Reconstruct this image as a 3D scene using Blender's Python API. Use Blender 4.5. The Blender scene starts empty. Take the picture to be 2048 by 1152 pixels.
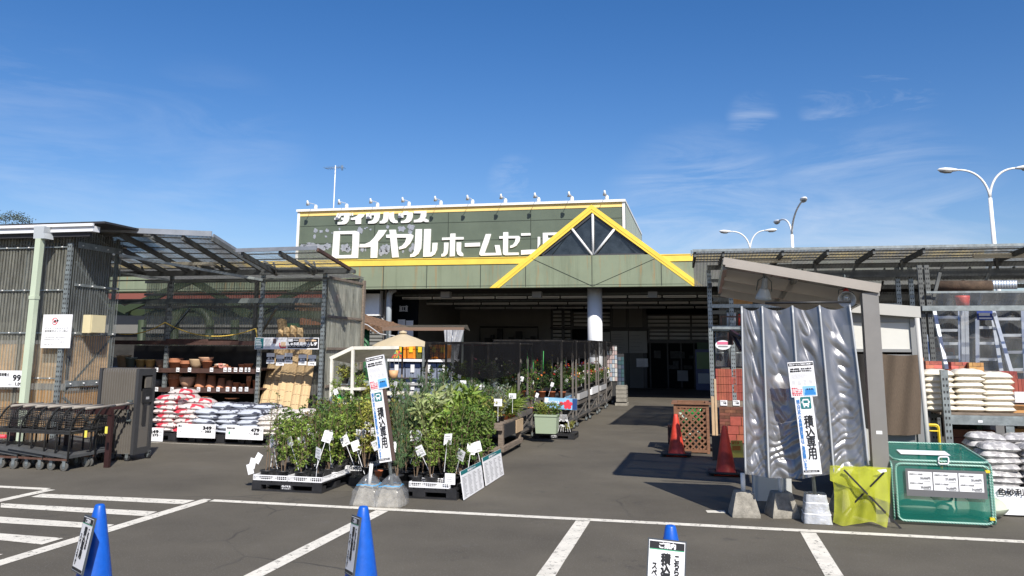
import bpy, math, random
from math import radians, sin, cos, pi, atan2, sqrt, hypot
from mathutils import Vector, Matrix, Euler, noise
S = bpy.context.scene; COL = S.collection
R_ = random.Random(7)
# ---------------- camera, world, sun ----------------
FP = 1657.0; PPY = 420.0; CH = 1.8
Yw = Vector((373, -280, -FP)).normalized()
Xw = -Vector((-7585, -225, -FP)); Xw = (Xw - Yw*Xw.dot(Yw)).normalized()
Zw = Xw.cross(Yw)
RM = Matrix((Xw, Yw, Zw))
cd = bpy.data.cameras.new('camera'); cam = bpy.data.objects.new('camera', cd); COL.objects.link(cam)
cam.matrix_world = Matrix.Translation((0, 0, CH)) @ RM.to_4x4()
cd.sensor_width = 36; cd.lens = FP/2048*36; cd.shift_y = -(576-PPY)/2048; cd.clip_end = 2000; cd.clip_start = .1
S.camera = cam
SUNV = Vector((.56, -.95, 1.0)).normalized()
sl = bpy.data.lights.new('sun', 'SUN'); sl.energy = 4.7; sl.angle = radians(.5); sl.color = (1, .955, .88)
so = bpy.data.objects.new('sun', sl); COL.objects.link(so); so.rotation_euler = (-SUNV).to_track_quat('-Z', 'Y').to_euler()
W = bpy.data.worlds.new('World'); S.world = W; W.use_nodes = True
nt = W.node_tree; N = nt.nodes; L = nt.links; N.clear()
out = N.new('ShaderNodeOutputWorld'); bg = N.new('ShaderNodeBackground'); sky = N.new('ShaderNodeTexSky')
sky.sky_type = 'NISHITA'; sky.sun_disc = False; sky.sun_elevation = math.asin(SUNV.z); sky.sun_rotation = atan2(SUNV.x, SUNV.y)
sky.air_density = 1.0; sky.dust_density = .6; sky.ozone_density = 2.6; sky.altitude = 0
bg.inputs[1].default_value = .090
tc = N.new('ShaderNodeTexCoord')
def vmask(px, py, a, b):   # soft blob round a direction of the sky, used to place the wisps of cirrus
    d = (RM @ Vector((px-1024, -(py-PPY), -FP))).normalized()
    dp = N.new('ShaderNodeVectorMath'); dp.operation = 'DOT_PRODUCT'; L.new(tc.outputs['Generated'], dp.inputs[0]); dp.inputs[1].default_value = d
    mr = N.new('ShaderNodeMapRange'); mr.interpolation_type = 'SMOOTHSTEP'; mr.inputs[1].default_value = cos(radians(a)); mr.inputs[2].default_value = cos(radians(b)); L.new(dp.outputs['Value'], mr.inputs[0]); return mr.outputs[0]
def M2(op, a, b):
    m = N.new('ShaderNodeMath'); m.operation = op
    for i, v in enumerate((a, b)):
        if isinstance(v, (int, float)): m.inputs[i].default_value = v
        else: L.new(v, m.inputs[i])
    return m.outputs[0]
def cirr(scale, sx, sz, rot, lo, hi, seed):
    mp = N.new('ShaderNodeMapping'); mp.inputs['Scale'].default_value = (sx, sx, sz); mp.inputs['Rotation'].default_value = (0, radians(rot), 0); mp.inputs['Location'].default_value = (seed, 0, 0)
    L.new(tc.outputs['Generated'], mp.inputs[0])
    n = N.new('ShaderNodeTexNoise'); n.inputs['Scale'].default_value = scale; n.inputs['Detail'].default_value = 8; n.inputs['Roughness'].default_value = .62; n.inputs['Distortion'].default_value = .7
    L.new(mp.outputs[0], n.inputs[0])
    mr = N.new('ShaderNodeMapRange'); mr.inputs[1].default_value = lo; mr.inputs[2].default_value = hi; L.new(n.outputs[0], mr.inputs[0]); return mr.outputs[0]
c1 = cirr(3.2, 1.3, 7, 8, .42, .80, 0); c2 = cirr(7, 1, 4.5, -12, .50, .74, 3)
m = M2('MULTIPLY', c1, M2('MAXIMUM', vmask(1400, 450, 7.5, 1), M2('MULTIPLY', vmask(1750, 500, 9.5, 2), .9)))
m = M2('MAXIMUM', m, M2('MULTIPLY', c1, M2('MULTIPLY', vmask(60, 300, 8, 1), .42)))
m = M2('MAXIMUM', m, M2('MULTIPLY', c1, M2('MULTIPLY', vmask(400, 345, 8, 1), .3)))
for q in ((1505, 232, 1.9, .2), (1030, 365, 2.2, .3), (1790, 170, 3.0, .4), (1510, 290, 2.6, .3), (1660, 212, 2.2, .3)):
    m = M2('MAXIMUM', m, M2('MULTIPLY', c2, M2('MULTIPLY', vmask(*q), .5)))
m = M2('MULTIPLY', m, .60)
hs = N.new('ShaderNodeHueSaturation'); hs.inputs['Saturation'].default_value = 1.34; hs.inputs['Value'].default_value = 1.0; tn = N.new('ShaderNodeMix'); tn.data_type = 'RGBA'; tn.blend_type = 'MULTIPLY'; tn.inputs[0].default_value = 1; tn.inputs[7].default_value = (1.03, .962, 1.03, 1); L.new(sky.outputs[0], tn.inputs[6]); L.new(tn.outputs[2], hs.inputs['Color'])
mx = N.new('ShaderNodeMix'); mx.data_type = 'RGBA'; L.new(m, mx.inputs[0]); L.new(hs.outputs[0], mx.inputs[6]); mx.inputs[7].default_value = (6.6, 7.2, 8.2, 1)
L.new(mx.outputs[2], bg.inputs[0]); L.new(bg.outputs[0], out.inputs[0])
S.view_settings.view_transform = 'Standard'; S.view_settings.look = 'None'; S.view_settings.gamma = 1; S.view_settings.exposure = .42
try: S.view_settings.use_curve_mapping = False
except Exception: pass
S.cycles.max_bounces = 8; S.cycles.transparent_max_bounces = 24

# ---------------- picture to world helpers ----------------
def ray(u, v): return RM @ Vector((u-1024, -(v-PPY), -FP))
def P(u, v, Y): d = ray(u, v); return d*(Y/d.y) + Vector((0, 0, CH))
def Zp(u, v, z): d = ray(u, v); return d*((z-CH)/d.z) + Vector((0, 0, CH))
def G(u, v): return Zp(u, v, 0)
def PX(u, v, X): d = ray(u, v); return d*(X/d.x) + Vector((0, 0, CH))
V = Vector
# ---------------- materials ----------------
MT = {}
def mat(name, col, rough=.6, metal=0, var=.0, vs=4., bump=0, bs=60., col2=None, island=0, trans=0, alpha=1, spec=None, coat=0, sx=None):
    if name in MT: return MT[name]
    m = bpy.data.materials.new(name); m.use_nodes = True; t = m.node_tree; n = t.nodes; l = t.links
    b = n['Principled BSDF']; b.inputs['Roughness'].default_value = rough; b.inputs['Metallic'].default_value = metal
    if spec is not None: b.inputs['Specular IOR Level'].default_value = spec
    if coat: b.inputs['Coat Weight'].default_value = coat
    c = tuple(col)+(1,); b.inputs['Base Color'].default_value = c; m.diffuse_color = c
    src = None
    tcn = n.new('ShaderNodeTexCoord')
    if var or col2:
        nz = n.new('ShaderNodeTexNoise'); nz.inputs['Scale'].default_value = vs; nz.inputs['Detail'].default_value = 6; nz.inputs['Roughness'].default_value = .65
        co = tcn.outputs['Object']
        if sx:
            mp = n.new('ShaderNodeMapping'); mp.inputs['Scale'].default_value = sx; l.new(co, mp.inputs[0]); co = mp.outputs[0]
        l.new(co, nz.inputs[0])
        rp = n.new('ShaderNodeValToRGB'); e = rp.color_ramp.elements
        e[0].position = .34; e[1].position = .68
        if col2: e[0].color = c; e[1].color = tuple(col2)+(1,)
        else:
            e[0].color = tuple(x*(1-var) for x in col)+(1,); e[1].color = tuple(min(1, x*(1+var)) for x in col)+(1,)
        l.new(nz.outputs[0], rp.inputs[0]); src = rp.outputs[0]
    if island:
        g = n.new('ShaderNodeNewGeometry'); hs = n.new('ShaderNodeHueSaturation')
        mr = n.new('ShaderNodeMapRange'); mr.inputs[3].default_value = 1-island; mr.inputs[4].default_value = 1+island; l.new(g.outputs['Random Per Island'], mr.inputs[0])
        l.new(mr.outputs[0], hs.inputs['Value'])
        mr2 = n.new('ShaderNodeMapRange'); mr2.inputs[3].default_value = .5-island*.06; mr2.inputs[4].default_value = .5+island*.04
        mm = n.new('ShaderNodeMath'); mm.operation = 'FRACT'; m3 = n.new('ShaderNodeMath'); m3.operation = 'MULTIPLY'; m3.inputs[1].default_value = 7.3
        l.new(g.outputs['Random Per Island'], m3.inputs[0]); l.new(m3.outputs[0], mm.inputs[0]); l.new(mm.outputs[0], mr2.inputs[0]); l.new(mr2.outputs[0], hs.inputs['Hue'])
        if src: l.new(src, hs.inputs['Color'])
        else: hs.inputs['Color'].default_value = c
        src = hs.outputs[0]
    if src: l.new(src, b.inputs['Base Color'])
    if bump:
        nb = n.new('ShaderNodeTexNoise'); nb.inputs['Scale'].default_value = bs; nb.inputs['Detail'].default_value = 4; l.new(tcn.outputs['Object'], nb.inputs[0])
        bp = n.new('ShaderNodeBump'); bp.inputs['Strength'].default_value = bump; bp.inputs['Distance'].default_value = .01; l.new(nb.outputs[0], bp.inputs['Height']); l.new(bp.outputs[0], b.inputs['Normal'])
    o = n['Material Output']; cur = b.outputs[0]
    if trans:
        tr = n.new('ShaderNodeBsdfTranslucent'); 
        if src: l.new(src, tr.inputs[0])
        else: tr.inputs[0].default_value = c
        mxs = n.new('ShaderNodeMixShader'); mxs.inputs[0].default_value = trans; l.new(cur, mxs.inputs[1]); l.new(tr.outputs[0], mxs.inputs[2]); cur = mxs.outputs[0]
    if alpha < 1:
        tp = n.new('ShaderNodeBsdfTransparent'); mxa = n.new('ShaderNodeMixShader'); mxa.inputs[0].default_value = alpha; l.new(tp.outputs[0], mxa.inputs[1]); l.new(cur, mxa.inputs[2]); cur = mxa.outputs[0]
    l.new(cur, o.inputs[0]); MT[name] = m
    return m
# ---------------- mesh builder ----------------
def basis(d):
    d = d.normalized(); a = V((0, 0, 1)) if abs(d.z) < .95 else V((1, 0, 0)); x = d.cross(a).normalized(); return x, x.cross(d), d
SPLIT = {'rafter', 'dim_stock', 'purlin', 'brace', 'cross_beam', 'peeled_paint', 'ceiling_beam', 'rear_beam', 'middle_beam', 'front_beam', 'roof_beam', 'frame_post', 'crossed_leg', 'side_frame', 'mesh_side', 'clip', 'ceiling_lamp', 'roof_lamp', 'gable_brace', 'side_beam', 'bottom_rail', 'apron', 'ladder_beam', 'side_rail', 'rib', 'rear_board', 'plywood_board', 'tape_band', 'roof', 'side_wall', 'porch_wall', 'end_frame', 'end_panel', 'platform_edge'}
class MB:
    def __init__(s): s.v = []; s.f = []; s.mi = []; s.sm = []; s.m = 0; s.pc = []
    def add(s, vs, fs, smooth=False):
        s.pc.append((len(s.v), len(s.f))); o = len(s.v); s.v += [tuple(x) for x in vs]; s.f += [tuple(i+o for i in f) for f in fs]; s.mi += [s.m]*len(fs); s.sm += [smooth]*len(fs); return s
    def box(s, a, b, M=None):   # two corners
        x0, y0, z0 = [min(p, q) for p, q in zip(a, b)]; x1, y1, z1 = [max(p, q) for p, q in zip(a, b)]
        vs = [V(c) for c in ((x0,y0,z0),(x1,y0,z0),(x1,y1,z0),(x0,y1,z0),(x0,y0,z1),(x1,y0,z1),(x1,y1,z1),(x0,y1,z1))]
        if M: vs = [M @ c for c in vs]
        return s.add(vs, [(0,3,2,1),(4,5,6,7),(0,1,5,4),(1,2,6,5),(2,3,7,6),(3,0,4,7)])
    def bar(s, p, q, w, h, up=V((0, 0, 1))):  # rectangular bar from p to q
        p = V(p); q = V(q); d = (q-p).normalized(); 
        if abs(d.dot(up)) > .98: up = V((0, 1, 0))
        x = d.cross(up).normalized(); y = x.cross(d)
        vs = []
        for c in (p, q): vs += [c-x*w/2-y*h/2, c+x*w/2-y*h/2, c+x*w/2+y*h/2, c-x*w/2+y*h/2]
        return s.add(vs, [(0,1,2,3),(7,6,5,4),(0,4,5,1),(1,5,6,2),(2,6,7,3),(3,7,4,0)])
    def tube(s, pts, r, n=8, cap=True, r2=None):
        pts = [V(p) for p in pts]; rs = r if isinstance(r, (list, tuple)) else [r + ((r2 if r2 is not None else r)-r)*i/(len(pts)-1) for i in range(len(pts))]
        vs = []; fs = []; x = None
        for i, p in enumerate(pts):
            d = (pts[min(i+1, len(pts)-1)]-pts[max(i-1, 0)])
            if d.length < 1e-9: d = V((0, 0, 1))
            d.normalize()
            if x is None: x = basis(d)[0]
            x = (x - d*x.dot(d)); x = x.normalized() if x.length > 1e-6 else basis(d)[0]
            y = d.cross(x)
            for k in range(n): a = 2*pi*k/n; vs.append(p + (x*cos(a)+y*sin(a))*rs[i])
        for i in range(len(pts)-1):
            for k in range(n): a = i*n+k; b = i*n+(k+1) % n; fs.append((a, b, b+n, a+n))
        s.add(vs, fs, True)
        if cap:
            o = len(s.v)-len(vs); s.f += [tuple(o+k for k in range(n-1, -1, -1)), tuple(o+len(vs)-n+k for k in range(n))]; s.mi += [s.m]*2; s.sm += [False]*2
        return s
    def lathe(s, prof, c=(0, 0, 0), n=16, M=None):  # prof of (r,z)
        c = V(c); vs = []; fs = []
        for r, z in prof:
            for k in range(n): a = 2*pi*k/n; p = V((r*cos(a), r*sin(a), z)); vs.append((M @ p if M else p)+c)
        for i in range(len(prof)-1):
            for k in range(n): a = i*n+k; b = i*n+(k+1) % n; fs.append((a, b, b+n, a+n))
        s.add(vs, fs, True)
        o = len(s.v)-len(vs)
        if prof[0][0] > 1e-4: s.f.append(tuple(o+k for k in range(n-1, -1, -1))); s.mi.append(s.m); s.sm.append(False)
        if prof[-1][0] > 1e-4: s.f.append(tuple(o+len(vs)-n+k for k in range(n))); s.mi.append(s.m); s.sm.append(False)
        return s
    def quad(s, a, b, c, d): return s.add([a, b, c, d], [(0, 1, 2, 3)])
    def poly(s, pts, n, th):   # flat polygon extruded by -n*th; caps triangulated by blender
        n = V(n); k = len(pts); pts = [V(p) for p in pts]; vs = pts+[p-n*th for p in pts]
        return s.add(vs, [tuple(range(k)), tuple(range(2*k-1, k-1, -1))]+[(i, i+k, (i+1) % k+k, (i+1) % k) for i in range(k)])
    def sheet(s, a, b, c, d, pitch=.076, amp=.009, th=0):  # corrugated sheet, ribs run a->d ; a->b across
        a, b, c, d = [V(x) for x in (a, b, c, d)]; wd = (b-a).length; n = max(2, int(wd/pitch*4)); nn = (b-a).cross(d-a).normalized()
        vs = []
        for i in range(n+1):
            t = i/n; o = nn*amp*sin(2*pi*t*wd/pitch); vs += [a.lerp(b, t)+o, d.lerp(c, t)+o]
        return s.add(vs, [(2*i, 2*i+2, 2*i+3, 2*i+1) for i in range(n)], True)
    def grid(s, fn, nu, nv, smooth=True, close=False):
        vs = [fn(i/nu, j/nv) for j in range(nv+1) for i in range(nu+1)]
        return s.add(vs, [(j*(nu+1)+i, j*(nu+1)+i+1, (j+1)*(nu+1)+i+1, (j+1)*(nu+1)+i) for j in range(nv) for i in range(nu)], smooth)
    def build(s, name, mats, parent=None, world=True):
        if name in SPLIT and len(s.pc) > 1 and parent is not None:
            pc = s.pc+[(len(s.v), len(s.f))]; o = None
            for (v0, f0), (v1, f1) in zip(pc[:-1], pc[1:]):
                q = MB(); q.v = s.v[v0:v1]; q.f = [tuple(i-v0 for i in f) for f in s.f[f0:f1]]; q.mi = s.mi[f0:f1]; q.sm = s.sm[f0:f1]; o = q.build(name, mats, parent, world)
            return o
        me = bpy.data.meshes.new(name)
        off = parent_world(parent) if (parent is not None and world) else None
        vs = s.v
        if off is not None:
            inv = off.inverted(); vs = [inv @ V(p) for p in vs]
        me.from_pydata([tuple(x) for x in vs], [], s.f)
        for q in (mats if isinstance(mats, (list, tuple)) else [mats]): me.materials.append(q)
        me.polygons.foreach_set('material_index', s.mi); me.polygons.foreach_set('use_smooth', s.sm); me.update()
        o = bpy.data.objects.new(name, me); COL.objects.link(o)
        if parent is not None: o.parent = parent
        return o
def parent_world(p):
    m = p.matrix_basis.copy()
    while p.parent: p = p.parent; m = p.matrix_basis @ m
    return m
ALL = []
def thing(name, label, cat, loc=(0, 0, 0), rz=0, group=None):
    o = bpy.data.objects.new(name, None); o.empty_display_size = .1; COL.objects.link(o); o.location = loc; o.rotation_euler = (0, 0, rz)
    tag(o, label, cat, group); return o
def tag(o, label, cat, group=None):
    o['label'] = label; o['category'] = cat
    if group: o['group'] = group
    return o
def struct(o): o['kind'] = 'structure'; return o
def dup(root, loc=None, rz=None, label=None, scale=None):
    def cp(o, par):
        c = o.copy(); COL.objects.link(c)
        if par is not None: c.parent = par
        for ch in KIDS.get(o.name, []): cp(ch, c)
        return c
    fill(root)
    r = cp(root, None)
    if loc is not None: r.location = loc
    if rz is not None: r.rotation_euler = (0, 0, rz)
    if scale is not None: r.scale = (scale,)*3 if isinstance(scale, (int, float)) else scale
    if label: r['label'] = label
    return r
KIDS = {}
def fill(o):
    k = [c for c in COL.objects if c.parent == o]; KIDS[o.name] = k
    for c in k: fill(c)
# ---------------- lettering ----------------
TC = {}
def textmesh(body):
    if body in TC: return TC[body]
    c = bpy.data.curves.new('t', 'FONT'); c.body = body; c.resolution_u = 2; c.space_line = .86
    o = bpy.data.objects.new('t', c); COL.objects.link(o); bpy.context.view_layer.update()
    me = bpy.data.meshes.new_from_object(o.evaluated_get(bpy.context.evaluated_depsgraph_get()))
    vs = [(v.co.x, v.co.y) for v in me.vertices]; fs = [tuple(p.vertices) for p in me.polygons]
    bpy.data.objects.remove(o); bpy.data.curves.remove(c); bpy.data.meshes.remove(me)
    x0 = min(v[0] for v in vs); x1 = max(v[0] for v in vs); y0 = min(v[1] for v in vs); y1 = max(v[1] for v in vs)
    vs = [((x-x0)/max(x1-x0, 1e-6), (y-y0)/max(y1-y0, 1e-6)) for x, y in vs]
    TC[body] = (vs, fs, (x1-x0)/max(1e-6, y1-y0)); return TC[body]
class F:  # flat frame: o + r*x + u*y, n out to the viewer
    def __init__(s, o, r, u): s.o = V(o); s.r = V(r); s.u = V(u); s.n = s.r.cross(s.u).normalized()
    def __call__(s, x, y, e=0): return s.o+s.r*x+s.u*y+s.n*e
    def rect(s, mb, x, y, w, h, e=.002): mb.quad(s(x, y, e), s(x+w, y, e), s(x+w, y+h, e), s(x, y+h, e))
    def text(s, mb, body, x, y, w, h, bold=0, e=.004, vert=False):
        if vert: body = '\n'.join(body.replace('ー', '｜').replace('-', '|'))
        vs, fs, asp = textmesh(body)
        offs = [(0, 0)] if not bold else [(bold*a, bold*b) for a, b in ((-1, 0), (1, 0), (0, 1), (0, -1), (-.7, .7), (.7, -.7))]
        for k, (dx, dy) in enumerate(offs): mb.add([s(x+dx+p*w, y+dy+q*h, e+k*.0002) for p, q in vs], fs)
def frame4(tl, tr, br, bl):   # orthonormal frame from corner points, with size
    r = ((tr-tl)+(br-bl)).normalized(); u = ((tl-bl)+(tr-br)); u = (u-r*u.dot(r)).normalized()
    w = ((tr-tl).length+(br-bl).length)/2; h = ((tl-bl).length+(tr-br).length)/2; c = (tl+tr+br+bl)/4
    return F(c-r*w/2-u*h/2, r, u), w, h
def board(mb, fr, w, h, th=.012):
    a, b, c, d = fr(0, 0), fr(w, 0), fr(w, h), fr(0, h); mb.poly([a, b, c, d], fr.n, th)
# shared materials
m_steel = mat('galvanised_steel', (.27, .30, .30), .5, .55, .25, 9, .15, 90)
m_steeld = mat('weathered_steel', (.13, .15, .145), .6, .4, .3, 6, .2, 80)
m_rust = mat('rusty_brown_steel', (.085, .045, .033), .75, .1, .4, 7, .25, 60)
m_white = mat('white_paint', (.78, .78, .76), .5, 0, .05, 3)
m_board = mat('white_board', (.82, .82, .83), .45, 0, .03, 5)
m_black = mat('black_print', (.012, .012, .014), .5)
m_grey = mat('grey_print', (.25, .25, .25), .6)
m_lgrey = mat('pale_grey_print', (.42, .42, .42), .6)
m_blkpl = mat('black_plastic', (.022, .022, .024), .42, 0, .3, 8, .1, 100)
m_conc = mat('concrete', (.27, .25, .21), .9, 0, .3, 14, .7, 90)
m_wood = mat('weathered_wood', (.19, .15, .115), .8, 0, .35, 6, .3, 70, sx=(1, 1, 6))
m_green_pr = mat('teal_print', (.01, .16, .17), .5)
m_blue_pr = mat('blue_print', (.02, .2, .55), .5)
m_red_pr = mat('red_print', (.75, .05, .08), .5)
m_yel = mat('yellow_paint', (.78, .56, .03), .45, 0, .06, 2)
# ================= GROUND =================
def asphalt():
    m = bpy.data.materials.new('asphalt'); m.use_nodes = True; t = m.node_tree; n = t.nodes; l = t.links; b = n['Principled BSDF']
    tcn = n.new('ShaderNodeTexCoord')
    def nz(s, d=4, r=.6):
        q = n.new('ShaderNodeTexNoise'); q.inputs['Scale'].default_value = s; q.inputs['Detail'].default_value = d; q.inputs['Roughness'].default_value = r; l.new(tcn.outputs['Object'], q.inputs[0]); return q.outputs[0]
    def ramp(src, a, b_, c0, c1):
        r = n.new('ShaderNodeValToRGB'); r.color_ramp.elements[0].position = a; r.color_ramp.elements[1].position = b_; r.color_ramp.elements[0].color = c0+(1,); r.color_ramp.elements[1].color = c1+(1,); l.new(src, r.inputs[0]); return r.outputs[0]
    base = ramp(nz(.55, 7, .62), .3, .7, (.070, .060, .044), (.120, .105, .078))
    mx = n.new('ShaderNodeMix'); mx.data_type = 'RGBA'; l.new(base, mx.inputs[6]); mx.inputs[7].default_value = (.17, .165, .155, 1)
    l.new(ramp(nz(70, 2, .5), .60, .70, (0, 0, 0), (.8, .8, .8)), mx.inputs[0])
    mx1 = n.new('ShaderNodeMix'); mx1.data_type = 'RGBA'; l.new(mx.outputs[2], mx1.inputs[6]); mx1.inputs[7].default_value = (.02, .02, .02, 1)
    l.new(ramp(nz(120, 2, .5), .6, .75, (0, 0, 0), (.6, .6, .6)), mx1.inputs[0])
    mx2 = n.new('ShaderNodeMix'); mx2.data_type = 'RGBA'; l.new(mx1.outputs[2], mx2.inputs[6]); mx2.inputs[7].default_value = (.14, .135, .125, 1)
    l.new(ramp(nz(1.7, 9, .75), .60, .80, (0, 0, 0), (.6, .6, .6)), mx2.inputs[0])
    # dark oil stains
    mx3 = n.new('ShaderNodeMix'); mx3.data_type = 'RGBA'; l.new(mx2.outputs[2], mx3.inputs[6]); mx3.inputs[7].default_value = (.03, .028, .027, 1)
    l.new(ramp(nz(.9, 6, .8), .60, .74, (0, 0, 0), (.8, .8, .8)), mx3.inputs[0])
    # white scuffs
    vor = n.new('ShaderNodeTexNoise'); vor.inputs['Scale'].default_value = 4.2; vor.inputs['Detail'].default_value = 12; vor.inputs['Roughness'].default_value = .78
    mp = n.new('ShaderNodeMapping'); mp.inputs['Scale'].default_value = (1, 2.2, 1); mp.inputs['Location'].default_value = (4, 7, 0); l.new(tcn.outputs['Object'], mp.inputs[0]); l.new(mp.outputs[0], vor.inputs[0])
    mx4 = n.new('ShaderNodeMix'); mx4.data_type = 'RGBA'; l.new(mx3.outputs[2], mx4.inputs[6]); mx4.inputs[7].default_value = (.3, .29, .27, 1)
    l.new(ramp(vor.outputs[0], .70, .80, (0, 0, 0), (.7, .7, .7)), mx4.inputs[0])
    vd = n.new('ShaderNodeTexVoronoi'); vd.feature = 'DISTANCE_TO_EDGE'; vd.inputs['Scale'].default_value = .42
    mpv = n.new('ShaderNodeMixRGB'); mpv.inputs[0].default_value = .12; wn = n.new('ShaderNodeTexNoise'); wn.inputs['Scale'].default_value = 3; wn.inputs['Detail'].default_value = 6; l.new(tcn.outputs['Object'], wn.inputs[0]); l.new(tcn.outputs['Object'], mpv.inputs[1]); l.new(wn.outputs[1], mpv.inputs[2]); l.new(mpv.outputs[0], vd.inputs[0])
    cr = ramp(vd.outputs[0], .0, .006, (1, 1, 1), (0, 0, 0)); cm = n.new('ShaderNodeMath'); cm.operation = 'MULTIPLY'; l.new(cr, cm.inputs[0]); l.new(ramp(nz(.35, 3), .52, .62, (0, 0, 0), (.75, .75, .75)), cm.inputs[1])
    mx5 = n.new('ShaderNodeMix'); mx5.data_type = 'RGBA'; l.new(cm.outputs[0], mx5.inputs[0]); l.new(mx4.outputs[2], mx5.inputs[6]); mx5.inputs[7].default_value = (.018, .017, .016, 1)
    l.new(mx5.outputs[2], b.inputs['Base Color']); b.inputs['Roughness'].default_value = .88
    bp = n.new('ShaderNodeBump'); bp.inputs['Strength'].default_value = .55; bp.inputs['Distance'].default_value = .006; l.new(nz(110, 3), bp.inputs['Height']); l.new(bp.outputs[0], b.inputs['Normal'])
    return m
g = MB(); g.quad((-400, -60, 0), (400, -60, 0), (400, 600, 0), (-400, 600, 0)); struct(g.build('ground', asphalt()))
def paint():
    m = mat('worn_road_paint', (.68, .64, .55), .8, 0, .12, 5, .2, 90); t = m.node_tree; n = t.nodes; l = t.links
    tp = n.new('ShaderNodeBsdfTransparent'); mx = n.new('ShaderNodeMixShader'); nz = n.new('ShaderNodeTexNoise'); nz.inputs['Scale'].default_value = 14; nz.inputs['Detail'].default_value = 12; nz.inputs['Roughness'].default_value = .82
    tcn = n.new('ShaderNodeTexCoord'); l.new(tcn.outputs['Object'], nz.inputs[0]); r = n.new('ShaderNodeMapRange'); r.inputs[1].default_value = .405; r.inputs[2].default_value = .44; l.new(nz.outputs[0], r.inputs[0])
    o = n['Material Output']; b = n['Principled BSDF']; l.new(r.outputs[0], mx.inputs[0]); l.new(tp.outputs[0], mx.inputs[1]); l.new(b.outputs[0], mx.inputs[2]); l.new(mx.outputs[0], o.inputs[0]); return m
m_paint = paint()
def marking(pts, z=.004):
    b = MB(); b.add([V((p[0], p[1], z)) for p in pts], [tuple(range(len(pts)))]); struct(b.build('road_marking', m_paint))
def strip(x0, y0, x1, y1, w):
    d = V((x1-x0, y1-y0)).normalized(); nn = V((-d.y, d.x))*w/2; n = 14; pa = []; pb = []
    for i in range(n+1):
        t = i/n; p = V((x0+(x1-x0)*t, y0+(y1-y0)*t)); j = .006*noise.noise(V((p.x*2, p.y*2, 3))); pa.append(p-nn*(1+j*8)); pb.append(p+nn*(1+j*8))
    marking(pa+pb[::-1])
strip(-5.72, 9.24, 13, 9.27, .13)
for x in (-3.51, -1.25, 1.02, 3.28, 5.54): strip(x, 9.16, x, 3.2, .15)
strip(-5.76, 9.30, -5.76, 3.2, .15); strip(-8.05, 9.40, -8.05, 3.2, .14); strip(-16, 9.42, -8.12, 9.42, .13)
for q in (((84, 988), (390, 1001), (365, 1009), (62, 994.5)), ((0, 1007), (314, 1023.7), (291, 1033), (0, 1015.5)), ((0, 1034), (228.5, 1050), (205, 1058.5), (0, 1046.5)), ((0, 1067.4), (127, 1077), (84, 1089.7), (0, 1081)), ((-120, 1108), (6, 1109), (-30, 1123), (-120, 1118))):
    pts = [G(*a) for a in q]
    if q[0][0] == 0:
        d0 = (pts[0]-pts[1]).normalized(); d1 = (pts[3]-pts[2]).normalized(); pts[0] = pts[1]+d0*(pts[1].x+7.9)/-d0.x if d0.x else pts[0]; pts[3] = pts[2]+d1*(pts[2].x+7.7)/-d1.x
    marking(pts)
strip(-14, 14.42, -6.6, 14.28, .035)
marking([G(1411, 1021), G(1449, 1022), G(1452, 1027), G(1415, 1026)])
# ================= STORE BUILDING =================
m_dg = mat('dark_green_panel', (.105, .132, .096), .5, 0, .12, .9, .05, 30)
def rustgreen():
    m = mat('sage_green_panel', (.215, .25, .165), .55, 0, .08, .7, .05, 30); t = m.node_tree; n = t.nodes; l = t.links
    b = n['Principled BSDF']; src = b.inputs['Base Color'].links[0].from_socket; tcn = n.new('ShaderNodeTexCoord')
    mp = n.new('ShaderNodeMapping'); mp.inputs['Scale'].default_value = (3.1, 1, .22); l.new(tcn.outputs['Object'], mp.inputs[0])
    nz = n.new('ShaderNodeTexNoise'); nz.inputs['Scale'].default_value = 1.5; nz.inputs['Detail'].default_value = 7; nz.inputs['Roughness'].default_value = .7; l.new(mp.outputs[0], nz.inputs[0])
    r = n.new('ShaderNodeMapRange'); r.inputs[1].default_value = .50; r.inputs[2].default_value = .75; r.inputs[4].default_value = .6; l.new(nz.outputs[0], r.inputs[0])
    mx = n.new('ShaderNodeMix'); mx.data_type = 'RGBA'; l.new(r.outputs[0], mx.inputs[0]); l.new(src, mx.inputs[6]); mx.inputs[7].default_value = (.10, .12, .07, 1)
    nz2 = n.new('ShaderNodeTexNoise'); nz2.inputs['Scale'].default_value = 2.3; nz2.inputs['Detail'].default_value = 8; mp2 = n.new('ShaderNodeMapping'); mp2.inputs['Scale'].default_value = (3, 1, .3); mp2.inputs['Location'].default_value = (5, 0, 0); l.new(tcn.outputs['Object'], mp2.inputs[0]); l.new(mp2.outputs[0], nz2.inputs[0])
    r2 = n.new('ShaderNodeMapRange'); r2.inputs[1].default_value = .58; r2.inputs[2].default_value = .76; r2.inputs[4].default_value = .75; l.new(nz2.outputs[0], r2.inputs[0])
    mx2 = n.new('ShaderNodeMix'); mx2.data_type = 'RGBA'; l.new(r2.outputs[0], mx2.inputs[0]); l.new(mx.outputs[2], mx2.inputs[6]); mx2.inputs[7].default_value = (.32, .17, .05, 1)
    l.new(mx2.outputs[2], b.inputs['Base Color']); return m
m_sg = rustgreen()
m_seam = mat('dark_joint', (.03, .04, .03), .8)
m_yband = mat('yellow_band', (.82, .58, .09), .5, 0, .10, 1.2)
m_dark = mat('dark_interior_wall', (.11, .11, .105), .8, 0, .15, 2)
m_ceil = mat('ceiling_board', (.10, .10, .10), .8, 0, .1, 2)
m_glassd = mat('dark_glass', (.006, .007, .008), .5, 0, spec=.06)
store = thing('store_building', 'home centre building with dark green sign wall, white lettering and yellow entrance gable', 'building', (-3.6, 31, 0))
YF, YP = 29.0, 29.35
zb = 3.95; zt = P(1000, 516, YF).z; zyb = P(1000, 528, YF).z
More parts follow.
